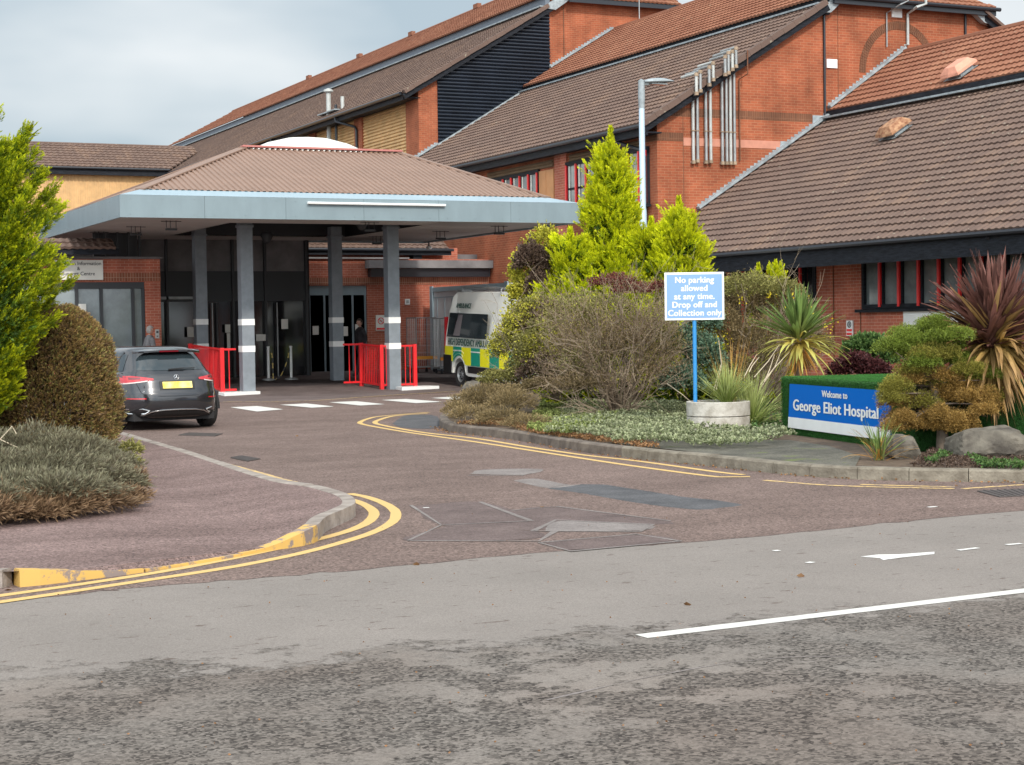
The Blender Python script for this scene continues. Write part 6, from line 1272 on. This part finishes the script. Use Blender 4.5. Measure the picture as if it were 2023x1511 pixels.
# --- strap-leaved plants
def straps(name, label, centre, n, L_, wd, mats, el=(5, 85), droop=.6, seed=1, cat='plant', group=None, dead=None, dirs=None, parent=None, part='leaves', nseg=6, lj=.25):
    rg = np.random.default_rng(seed); c = np.array(centre, float); t = parent or thing(name, label, cat, tuple(c), 0, group); V = []; F_ = []; T_ = []; K_ = []; b = 0
    for i in range(n):
        a = rg.uniform(0, 2*math.pi); e = R_(rg.uniform(*el)); d = np.array([math.cos(a)*math.cos(e), math.sin(a)*math.cos(e), math.sin(e)])
        l = L_*rg.uniform(1-lj, 1+lj*.5); p = c+rg.normal(0, .03, 3); side = nrm_(np.cross(d, [0, 0, 1])+1e-6); tw = rg.uniform(-.6, .6); side = nrm_(side+np.array([0, 0, 1])*tw); k = rg.random(); ww = wd*rg.uniform(.7, 1.2)
        for j in range(nseg+1):
            f = j/nseg; w_ = ww*(.55+.9*f if f < .45 else .955*(1-((f-.45)/.55)**2.0))*.5; V += [p+side*w_, p+np.array([0, 0, -ww*.12]), p-side*w_]; T_ += [f]*3
            if j: 
                q = b+(j-1)*3; F_ += [(q, q+1, q+4, q+3), (q+1, q+2, q+5, q+4)]; K_ += [k, k]
            d = nrm_(d+np.array([0, 0, -droop*(.06+.24*f*rg.uniform(.4, 1.6))*math.cos(e)])); p = p+d*l/nseg
        b = len(V)
    V = np.array(V)-np.array(ORG[t.name]); me = bpy.data.meshes.new(part); me.from_pydata(V.tolist(), [], F_); a = me.attributes.new('t', 'FLOAT', 'POINT'); a.data.foreach_set('value', T_); a = me.attributes.new('rnd', 'FLOAT', 'FACE'); a.data.foreach_set('value', K_); me.update()
    link(part, me, mats, t); return t
LM['cordy'] = leaf_mat('cordy', (.20, .22, .06), (.17, .25, .07), .45, .3, 4., .1, .6); LM['cordy_yellow'] = leaf_mat('cordy_yellow', (.50, .38, .08), (.45, .44, .12), .35, .3, 4.); LM['cordy_orange'] = leaf_mat('cordy_orange', (.50, .24, .05), (.58, .33, .08), .3, .3, 4.)
LM['purple'] = leaf_mat('purple', (.15, .072, .055), (.19, .088, .07), .5, .3, 5.); LM['purple_old'] = leaf_mat('purple_old', (.42, .29, .09), (.34, .21, .09), .55, .3, 5.)
LM['grass_blade'] = leaf_mat('grass_blade', (.24, .31, .07), (.46, .50, .19), .4, .35, 3.)
c = ip(1578, 668, 27.2); t = straps('cabbage_palm', 'spiky green and yellow cabbage palm behind the welcome sign', c, 120, .80, .062, LM['cordy'], (20, 88), .25, 3)
straps(None, None, c-np.array([0, 0, .06]), 60, .80, .056, LM['cordy_yellow'], (-35, 25), .8, 4, parent=t, part='old_leaves'); straps(None, None, c-np.array([0, 0, .12]), 45, .55, .035, LM['cordy_orange'], (-85, -45), .3, 5, parent=t, part='dead_leaves')
mb = MB(); mb.tube([(c[0], c[1], .1), (c[0], c[1], c[2])], [.08, .06], 8); mb.build('trunk', M['bark'], t, smooth=True)
c = ip(1965, 660, 20.6); t = straps('purple_cordyline', 'big purple strap leaved cordyline on two trunks at the right edge', c, 250, .92, .085, LM['purple'], (25, 88), .2, 6)
c2 = c+np.array([.25, .1, -.12]); straps(None, None, c+np.array([-.18, -.12, -.1]), 120, .78, .08, LM['purple'], (15, 80), .3, 17, parent=t, part='leaves'); straps(None, None, c+np.array([-.1, -.1, -.08]), 60, .85, .06, LM['purple_old'], (0, 60), .4, 18, parent=t, part='old_leaves'); straps(None, None, c2, 110, .9, .07, LM['purple'], (5, 80), .3, 7, parent=t, part='leaves'); straps(None, None, c-np.array([0, 0, .12]), 170, .92, .058, LM['purple_old'], (-60, 15), .9, 8, parent=t, part='old_leaves')
straps(None, None, c-np.array([0, 0, .15]), 70, 1.0, .045, LM['purple_old'], (-85, -50), .4, 9, parent=t, part='dead_leaves')
g1, g2_ = onz(1970, 872, .14), onz(1995, 868, .14)
for g_, q in ((g1, c), (g2_, c2)): mb = MB(); mb.tube([(g_[0], g_[1], .05), ((g_[0]+q[0])/2, (g_[1]+q[1])/2, .6), (q[0], q[1], q[2]-.05)], [.085, .07, .06], 10); mb.build('trunk', M['bark_grey'], t, smooth=True)
# grasses in the planter and around it
PC = np.array([PX, PY, .5]); t = straps('ornamental_grass', 'tuft of green grass growing out of the concrete planter', PC+np.array([.12, -.05, 0]), 300, .62, .013, LM['grass_blade'], (38, 88), .55, 10, nseg=5)
straps(None, None, PC+np.array([.25, .05, 0]), 34, 1.05, .008, LM['cordy_orange'], (50, 80), .1, 12, parent=t, part='dry_blades', nseg=4)
PG = PC+np.array([.62, .12, -.37]); t = straps('ornamental_grass', 'larger green grass tuft arching between the planter and the welcome sign', PG, 380, .85, .014, LM['grass_blade'], (25, 85), .75, 11, nseg=5)
mb = MB(); rg = np.random.default_rng(3)
for (xa_, ya_, xb_, yb_) in ((1415, 770, 1420, 672), (1410, 772, 1425, 718), (1480, 735, 1500, 705), (1502, 760, 1545, 690), (1510, 755, 1530, 700), (1470, 745, 1495, 700), (1318, 758, 1372, 800), (1490, 745, 1540, 680), (1500, 770, 1560, 695)):
    a, b = ip(xa_, ya_, 26.6), ip(xb_, yb_, 26.8); mb.tube([a, (a+b)/2+rg.normal(0, .02, 3), b], [.009, .007, .004], 5)
mb.build('dry_stems', M['straw'], t, smooth=True)
c = np.array([*onz(1737, 905, .15)[:2], .14]); t = straps('grass_clump', 'small grass clump with orange dead blades at the kerb in front of the welcome sign', c, 42, .48, .016, LM['cordy'], (35, 85), .5, 14, nseg=5)
straps(None, None, c, 22, .45, .014, LM['cordy_orange'], (15, 60), 1.0, 15, parent=t, part='dead_blades', nseg=5)

# --- cloud-pruned conifer
b = np.array([*onz(1862, 892, .14)[:2], .14]); t = thing('cloud_pruned_conifer', 'cloud pruned conifer with green and rusty pads in front of the welcome sign', 'tree', tuple(b)); dC = float((b-CAM)@AW)
top = ip(1838, 700, dC); mid = ip(1848, 790, dC)
mb = MB(); mb.tube([b-np.array([0, 0, .05]), b+np.array([0, 0, .25]), mid, top], [.085, .065, .055, .035], 10)
pads = [(1842, 672, .31, .20, 0), (1800, 690, .30, .18, 0), (1872, 668, .26, .18, 0), (1845, 648, .22, .14, 0), (1790, 705, .22, .12, 0), (1850, 705, .30, .12, 1), (1775, 770, .17, .14, 1), (1800, 755, .17, .12, 2), (1775, 800, .22, .12, 2), (1785, 835, .16, .10, 2), (1762, 790, .13, .12, 1), (1775, 830, .15, .11, 2), (1870, 750, .15, .10, 2), (1910, 740, .22, .13, 1), (1880, 790, .24, .15, 2), (1925, 790, .26, .16, 2), (1950, 815, .20, .15, 2), (1900, 835, .26, .09, 2), (1870, 770, .2, .1, 2), (1935, 745, .2, .12, 0), (1768, 848, .1, .08, 2), (1830, 845, .26, .12, 2), (1825, 800, .18, .14, 1), (1890, 848, .24, .10, 2), (1810, 735, .2, .12, 1), (1860, 825, .22, .14, 2), (1850, 760, .16, .14, 1), (1905, 765, .22, .14, 2), (1825, 720, .2, .1, 0), (1880, 715, .2, .1, 0), (1800, 670, .24, .16, 0), (1770, 690, .2, .12, 0), (1870, 690, .2, .14, 0), (1955, 790, .15, .12, 1)]
for i, (x, y, rx, rz, k) in enumerate(pads):
    q = ip(x, y, dC+rng.uniform(-.22, .12)); a_ = mid*.5+top*.5 if y < 720 else mid+(top-mid)*min(1, max(0, (790-y)/90)); mb.tube([a_+np.array([0, 0, -.05]), (a_+q)/2+np.array([0, 0, -.04]), q-np.array([0, 0, rz*.3])], [.013, .010, .005], 6)
mb.build('trunk', M['bark_grey'], t, smooth=True)
for i, (x, y, rx, rz, k) in enumerate(pads):
    q = ip(x, y, dC+rng.uniform(-.22, .12)); rx *= 1.2; rz *= 1.15; nl = 7+int(rx*34); dd_ = rdir(nl); rr_ = rng.random(nl)**.4; dd_[:, 2] = np.abs(dd_[:, 2])*.8-.15
    sub = [(q[0]+dd_[j, 0]*rx*rr_[j]*.78, q[1]+dd_[j, 1]*rx*.8*rr_[j]*.78, q[2]+dd_[j, 2]*rz*rr_[j]*.8, *([rng.uniform(.075, .125)]*3)) for j in range(nl)]
    shrub(None, None, sub, LM[('pruned_top', 'pruned', 'pruned_rust', 'pruned_top')[k]], int(2500+rx*rx*52000), .028, .007, up=.35, parent=t, part='foliage_pad', shell=.8, zmin=.2, out=1.3)
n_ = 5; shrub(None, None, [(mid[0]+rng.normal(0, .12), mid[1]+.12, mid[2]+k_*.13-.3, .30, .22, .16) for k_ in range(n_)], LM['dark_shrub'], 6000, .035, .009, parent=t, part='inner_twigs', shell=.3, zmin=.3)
# --- rocks
def rock(label, c, r, seed, group='garden rocks'):
    rg = np.random.default_rng(seed); bm = bmesh.new(); bmesh.ops.create_icosphere(bm, subdivisions=4, radius=1.); pl = [(nrm_(rg.standard_normal(3)), rg.uniform(.55, .85)) for _ in range(9)]
    for v in bm.verts:
        p = np.array(v.co)
        for n_, d_ in pl:
            s_ = p@n_
            if s_ > d_: p = p-n_*(s_-d_)*.9
        p = p*(1+.03*math.sin(p[0]*11+seed)*math.cos(p[1]*9)+.02*math.sin(p[2]*23+p[0]*17)); v.co = Vector((p[0]*r[0], p[1]*r[1], p[2]*r[2]))
    me = bpy.data.meshes.new('rock'); bm.to_mesh(me); bm.free(); o = link('rock', me, M['rock']); o.location = tuple(c); me.polygons.foreach_set('use_smooth', [True]*len(me.polygons)); me.set_sharp_from_angle(angle=R_(22)); tag(o, label, 'rock', group); o.rotation_euler = (0, 0, rg.uniform(0, 3)); return o
p = onz(1965, 905, .14); rock('large flat sided grey rock under the purple cordyline', (p[0]+.05, p[1]+.25, .27), (.50, .38, .26), 3)
p = onz(1808, 905, .14); rock('medium grey rock left of the pruned conifer trunk', (p[0], p[1]+.2, .24), (.24, .22, .19), 4); p = onz(1770, 900, .14); rock('small grey rock beside the grass clump', (p[0], p[1]+.15, .2), (.15, .15, .12), 5)
p = onz(1905, 880, .14); rock('small half buried rock behind the pruned conifer', (p[0], p[1]+.3, .2), (.16, .14, .10), 6); p = onz(2015, 860, .14); rock('dark rock behind the cordyline trunks', (p[0], p[1]+.3, .3), (.3, .3, .25), 7)
p = onz(1006, 815, .14); rock('dark purple rock among the low juniper near the kerb nose', (p[0], p[1], .3), (.36, .28, .30), 8); p = onz(935, 777, .14); rock('dark rock half hidden beside the ambulance wheel', (p[0], p[1], .2), (.3, .25, .25), 9)

# --- ground cover
def cover(name, poly_px, m, n, L_, W_, zfun, kind='stuff', zg=.14, label=None):
    pts = np.array([onz(x, y, zg)[:2] for x, y in poly_px]); lo, hi = pts.min(0), pts.max(0); out = []
    q = rng.uniform(lo, hi, (n*4, 2)); x, y = q[:, 0], q[:, 1]; ins = np.zeros(len(q), bool); j = len(pts)-1
    for i in range(len(pts)):
        c_ = ((pts[i, 1] > y) != (pts[j, 1] > y)) & (x < (pts[j, 0]-pts[i, 0])*(y-pts[i, 1])/(pts[j, 1]-pts[i, 1]+1e-12)+pts[i, 0]); ins ^= c_; j = i
    q = q[ins][:n]; k = len(q); z = zg+np.array([zfun(a, b) for a, b in q])*rng.uniform(.35, 1., k)**.5; lv = Leaves(); P = np.c_[q, z]
    for r_ in range(3): lv.add(P+rng.normal(0, .012, (k, 3)), rdir(k)*[1, 1, .6]+[0, 0, .55], L_*rng.uniform(.6, 1.3, k), W_*rng.uniform(.7, 1.3, k))
    o = lv.build(name, m); o['kind'] = kind
    if label: o['label'] = label
    return o
mound = lambda a, b: .07+.09*(math.sin(a*3.1)*math.cos(b*2.7)*.5+.5)
cover('silver_groundcover', [(1075, 860), (1140, 790), (1250, 765), (1330, 800), (1365, 815), (1365, 855), (1480, 858), (1545, 860), (1570, 872), (1500, 885), (1390, 888), (1260, 882), (1150, 868)], LM['silver'], 15000, .048, .034, mound)
cover('green_groundcover', [(1040, 855), (1070, 800), (1150, 770), (1260, 790), (1200, 850), (1120, 866)], LM['silver_green'], 8000, .05, .034, lambda a, b: mound(a, b)*.9)
cover('ivy_groundcover', [(1260, 770), (1360, 745), (1530, 745), (1550, 860), (1490, 860), (1480, 830), (1370, 800)], LM['green'], 7000, .05, .035, lambda a, b: .10)
cover('bark_litter', [(900, 838), (1000, 842), (1060, 858), (1180, 872), (1300, 887), (1300, 880), (1180, 866), (1060, 850), (990, 830)], LM['litter'], 1600, .03, .025, lambda a, b: .03)
cover('weeds', [(1840, 920), (1900, 895), (1935, 925), (2023, 928), (2023, 918), (1950, 915), (1880, 890), (1830, 915)], LM['green'], 900, .035, .03, lambda a, b: .04)
cover('bed_mulch', [(1800, 920), (1850, 880), (1960, 870), (2030, 890), (2030, 925)], LM['dark_shrub'], 3000, .03, .02, lambda a, b: .015)
# moss-like fringe on the turf block
lv = Leaves(); Lb, Db, Hb, flip = SIGN_DIM; ca, sa_ = math.cos(az), math.sin(az)
def TB(x, y, z): return np.stack([SIGN.location.x+x*ca-y*sa_, SIGN.location.y+x*sa_+y*ca, SIGN.location.z+z], 1)
n = 42000; x = rng.uniform(0, Lb, n); y = rng.uniform(0, 1, n)*Db; lv.add(TB(x, y, np.full(n, Hb-.005)), rdir(n)*.6+[0, 0, 1], .022, .006)
n = 40000; x = rng.uniform(0, Lb, n); z = rng.uniform(0, Hb, n); ok = ~((x > px0-.01) & (x < px1+.02) & (z > .08) & (z < .71)); x, z = x[ok], z[ok]; k = len(x); od = np.array([sa_*flip, -ca*flip, 0]); lv.add(TB(x, np.zeros(k), z), rdir(k)*.5+od+[0, 0, -.2], .022, .006)
n = 20000; y = rng.uniform(0, 1, n)*Db; z = rng.uniform(0, Hb, n); lv.add(TB(np.full(n, Lb), y, z), rdir(n)*.5+[ca, sa_, 0], .022, .006)
lv.build('turf_pile', M['turf'], SIGN, off=False)
o = [c_ for c_ in SIGN.children if c_.name.startswith('turf_pile')][0]
mi = (Matrix.Translation(SIGN.location) @ Matrix.Rotation(az, 4, 'Z')).inverted(); o.data.transform(mi)

# --- left island
b = place(-60, 22.2, .12); H_ = htop(250, 22.2, 0)-b[2]
plume_tree('golden_conifer', 'big golden green conifer with upswept plumes at the left edge', 'tree', b, H_, 1.12, lambda h: float(np.interp(h, [0, .22, .38, .6, .8, 1], [.25, .45, 1.0, 1.0, .85, .5])), LM['gold_l'], 150, 78, 1.0, .058, .015, 1.0, .16, group='golden conifers', inner=LM['inner_green'])
b = place(84, 23.6, .12); b2 = b
t = thing('clipped_conifer', 'dense domed conifer turning brown, beside the black car', 'tree', tuple(b)); tree_trunk(t, b, 1.6, .08, limbs=6, spread=.6)
def dome(n, c, rx, H2, m, part, leaf=.035, w=.010, shell=.85, cut=0.):
    th = rng.uniform(0, 2*math.pi, n); z = rng.random(n)*.98; prf_ = np.where(z < .55, .93+.07*np.sin(z/.55*math.pi), .93*np.sqrt(np.maximum(0, 1-((z-.55)/.47)**1.9))); rr = rx*prf_*(shell+(1-shell)*rng.random(n))*(1+.035*np.sin(th*7+z*13)+.03*np.cos(th*13-z*21))
    P = np.stack([c[0]+rr*np.cos(th), c[1]+rr*np.sin(th), c[2]+z*H2], 1); o = np.stack([np.cos(th), np.sin(th), .35+z*.6], 1); lv = Leaves(); feather(lv, P, nrm_(o+rng.normal(0, .35, (n, 3))), leaf*1.8, 3, leaf, w); return lv.build(part, m, t)
H2 = htop(602, 23.6, 108)-.12
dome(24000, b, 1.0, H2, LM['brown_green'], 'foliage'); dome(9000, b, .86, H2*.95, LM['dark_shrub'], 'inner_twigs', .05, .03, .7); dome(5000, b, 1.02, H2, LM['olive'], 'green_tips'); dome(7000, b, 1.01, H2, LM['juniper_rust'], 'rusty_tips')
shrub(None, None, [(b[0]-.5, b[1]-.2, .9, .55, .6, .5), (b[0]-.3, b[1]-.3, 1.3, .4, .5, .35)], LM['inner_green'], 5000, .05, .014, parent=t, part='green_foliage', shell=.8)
# spreading juniper
def gd(y, z): return (1.7-z)*FPX/(y-657)
P_ = []; Pr_ = []
for (x, y, z, rx, rz) in ((-60, 905, .34, .95, .26), (60, 895, .38, .85, .28), (150, 905, .34, .55, .24), (215, 925, .26, .36, .16), (-20, 940, .34, .8, .24), (90, 940, .34, .6, .24), (190, 950, .26, .42, .18), (245, 960, .2, .22, .12), (30, 975, .26, .6, .20), (130, 975, .26, .5, .18), (-80, 985, .26, .7, .2)): P_.append(L6(x, y, gd(y, z), rx, rz))
for (x, y, z, rx, rz) in ((20, 1005, .18, .5, .16), (110, 1000, .18, .45, .14), (190, 995, .16, .36, .12), (-60, 1015, .18, .5, .14), (240, 985, .16, .24, .10), (60, 1015, .15, .36, .10), (262, 955, .2, .14, .14)): Pr_.append(L6(x, y, gd(y, z), rx, rz))
for _ in range(26): x_, y_ = rng.uniform(-60, 255), rng.uniform(885, 985); P_.append(L6(x_, y_, gd(y_, .30), rng.uniform(.12, .3), rng.uniform(.08, .17)))
s = shrub('spreading_juniper', 'low spreading blue grey juniper with rusty edges on the left pavement', P_, LM['juniper'], 46000, .075, .011, up=.15, shell=.35, out=1.8, zmin=.13)
shrub(None, None, Pr_, LM['juniper_rust'], 20000, .07, .011, up=.1, parent=s, part='rusty_edge', shell=.35, zmin=.13, out=1.8)
JUN = s
s2 = shrub('small_shrub', 'small olive shrub sprouting at the kerb corner near the black car', [L6(258, 890, 19.6, .13, .11), L6(262, 915, 19.2, .10, .08)], LM['olive'], 1100, .05, .014, shell=.2, zmin=.13)
mb = MB()
for q in ([(0, 868), (24, 842), (33, 858)], [(0, 868), (40, 886)], [(0, 910), (12, 926)]):
    pts = [ip(x, y, 18.4) for x, y in q]; mb.tube(pts, .006, 5)
mb.build('dry_twigs', M['straw'], JUN, smooth=True)

# fallen leaves and grit along the kerbs and on the road
lv = Leaves(); pts = []
for x, y in [(8, 1163), (1350, 1190), (1590, 1135), (1463, 927), (590, 860), (1075, 1000), (830, 1112), (1892, 957), (1945, 940), (1700, 1240), (1300, 1220), (1420, 1255), (1455, 1125), (740, 800), (640, 790), (1120, 905), (1850, 952)]:
    p = onz(x, y, .02); pts.append(p)
pts = np.array(pts); pts = pts[:9]; lv.add(pts-[0, 0, .008], rdir(len(pts))*[1, 1, .03], .055, .035, .2, .7, .2)
k = 260; sel = np.array([RK[i] for i in rng.integers(3, len(RK)-2, k)]); off = rng.normal(0, .12, (k, 2)); q = sel+off+nrm_(rng.standard_normal((k, 2)))*.05
for A_, B_ in ((RK[i], RK[i+1]) for i in range(4, len(RK)-2)):
    kk = 36; f = rng.random(kk)[:, None]; q = np.array(A_)*(1-f)+np.array(B_)*f; t_ = nrm_(np.array(B_)-np.array(A_)); n_ = np.array([t_[1], -t_[0]]); q = q+n_*(rng.random((kk, 1))**2*.18+.01); lv.add(np.c_[q, np.full(kk, .02)], rdir(kk)*[1, 1, .2], .035, .022, .0, .9)
for i in range(len(LK)-1):
    kk = 14; f = rng.random(kk)[:, None]; q = np.array(LK[i][:2])*(1-f)+np.array(LK[i+1][:2])*f; lv.add(np.c_[q+rng.normal(0, .05, (kk, 2)), np.full(kk, .02)], rdir(kk)*[1, 1, .2], .03, .02, 0, .9)
q = np.array([onz(rng.uniform(100, 2000), rng.uniform(1010, 1500))[:2] for _ in range(260)]); lv.add(np.c_[q, np.full(len(q), .012)], rdir(len(q))*[1, 1, .1], .014, .010, .0, .6)
lv.build('fallen_leaves', LM['litter'])['kind'] = 'stuff'

# ================================================================ PEOPLE
def person(label, loc, rz, H_, top_m, hair_m, step=.22, legs_m='dark_cloth', hair='short'):
    """one continuous body grown from a skeleton; clothing and hair are children"""
    t = thing('person', label, 'person', loc, rz, None); s = H_/1.75
    V = [(0, 0, .95), (0, 0, 1.08), (0, .01, 1.25), (0, .01, 1.42), (0, .0, 1.50), (0, -.01, 1.56),
         (.10, 0, .92), (.11, -step*.5, .50), (.11, -step, .08), (.11, -step-.14, .04), (-.10, 0, .92), (-.11, step*.35, .50), (-.11, step, .12), (-.11, step-.13, .04),
         (.17, 0, 1.40), (.22, .06, 1.15), (.21, -.06, .92), (.205, -.09, .84), (-.17, 0, 1.40), (-.22, -.03, 1.15), (-.21, .08, .93), (-.205, .06, .84)]
    E_ = [(0, 1), (1, 2), (2, 3), (3, 4), (4, 5), (0, 6), (6, 7), (7, 8), (8, 9), (0, 10), (10, 11), (11, 12), (12, 13), (3, 14), (14, 15), (15, 16), (16, 17), (3, 18), (18, 19), (19, 20), (20, 21)]
    Rr = [.13, .12, .135, .12, .055, .055, .088, .062, .042, .035, .088, .062, .042, .035, .062, .048, .034, .03, .062, .048, .034, .03]
    me = bpy.data.meshes.new('body'); me.from_pydata([(x*s, y*s, z*s) for x, y, z in V], E_, []); o = link('body', me, M['skin'], t)
    md = o.modifiers.new('skin', 'SKIN'); 
    for i, r_ in enumerate(Rr): me.skin_vertices[0].data[i].radius = (r_*s, r_*s*.8); 
    me.skin_vertices[0].data[0].use_root = True; sb = o.modifiers.new('sub', 'SUBSURF'); sb.levels = 1; sb.render_levels = 2
    dg = bpy.context.evaluated_depsgraph_get(); ev = o.evaluated_get(dg); nm = bpy.data.meshes.new_from_object(ev); o.modifiers.clear(); o.data = nm; nm.materials.clear(); nm.materials.append(M['skin']); nm.polygons.foreach_set('use_smooth', [True]*len(nm.polygons))
    # head with face, joined to the neck
    bm = bmesh.new(); bm.from_mesh(nm); r = bmesh.ops.create_uvsphere(bm, u_segments=20, v_segments=14, radius=1.)
    for v in r['verts']:
        x, y, z = v.co; j = 1-.22*max(0, -z)
        nose = .10*math.exp(-((x/.16)**2+((z+.05)/.22)**2)) if y < 0 else 0; eye = -.05*math.exp(-(((abs(x)-.38)/.16)**2+((z-.08)/.10)**2)) if y < 0 else 0
        v.co = Vector((x*.076*j*s, (y*(.096+nose*.25+eye*.1)*j-.02)*s, (z*.118+1.655)*s))
    for sx in (-1, 1):
        e = bmesh.ops.create_uvsphere(bm, u_segments=8, v_segments=6, radius=.02*s)
        for v in e['verts']: v.co = Vector((v.co.x*.4+sx*.076*s, v.co.y*.8, v.co.z*1.4+1.655*s))
        for k in range(5):  # fingers
            bx, by, bz = sx*.205, (-.09 if sx > 0 else .06)-.03+.015*k, .82
            if k == 0: p0, p1 = Vector((bx*s, (by+.0)*s, (bz+.03)*s)), Vector(((bx-sx*.03)*s, (by-.03)*s, (bz-.02)*s))
            else: p0, p1 = Vector((bx*s, by*s, bz*s)), Vector(((bx-sx*.015)*s, (by-.012)*s, (bz-.075+.006*abs(k-2.5))*s))
            f = bmesh.ops.create_cone(bm, segments=6, radius1=.009*s, radius2=.007*s, depth=(p1-p0).length, cap_ends=True); q = (p1-p0).to_track_quat('Z', 'Y').to_matrix().to_4x4()
            for v in f['verts']: v.co = (Matrix.Translation((p0+p1)/2) @ q) @ v.co
    bm.to_mesh(nm); bm.free(); nm.polygons.foreach_set('use_smooth', [True]*len(nm.polygons))
    # clothing: offset copies of body regions
    def cloth(name, keep, m, off):
        bm = bmesh.new(); bm.from_mesh(nm); bm.normal_update(); vs = [(v, v.normal.copy()) for v in bm.verts]
        bmesh.ops.delete(bm, geom=[f for f in bm.faces if not keep(f.calc_center_median()/s)], context='FACES')
        for v in bm.verts: v.co += v.normal*off*s
        c = bpy.data.meshes.new(name); bm.to_mesh(c); bm.free(); c.polygons.foreach_set('use_smooth', [True]*len(c.polygons)); return link(name, c, M[m], t)
    cloth('jacket', lambda p: .86 < p.z < 1.50 and not (abs(p.x) > .17 and p.z < .93), top_m, .022); cloth('trousers', lambda p: .10 < p.z < .97 and abs(p.x) < .19, legs_m, .014); cloth('shoe', lambda p: p.z < .12 and p.x > 0, 'dark_cloth', .012); cloth('shoe', lambda p: p.z < .12 and p.x < 0, 'dark_cloth', .012)
    cloth('hair', lambda p: p.z > 1.58 and (p.y > -.03 or p.z > 1.71) and abs(p.x) < .09 and (p.y > .0 or p.z > 1.66 or hair == 'long'), hair_m, .016)
    mb = MB()
    for sx in (-1, 1): mb.lathe([(.001, -.004), (.009, 0), (.001, .004)], (sx*.03*s, -.108*s, 1.665*s), 'y', 8)
    mb.build('eyes', M['dark_int'], t, world=False); mb = MB(); mb.box(-.022*s, .022*s, -.112*s, -.105*s, 1.598*s, 1.606*s); mb.build('mouth', M['red_frame'], t, world=False)
    return t
person('person in a grey jacket walking past behind the black car', (10.95, 45.5, hgt(45.5)), R_(100), 1.70, 'grey_cloth', 'hair_grey')
person('person in dark clothes walking behind the red railing near the doors', (18.3, 49.3, hgt(49.3)), R_(-80), 1.72, 'dark_cloth', 'hair_dark')
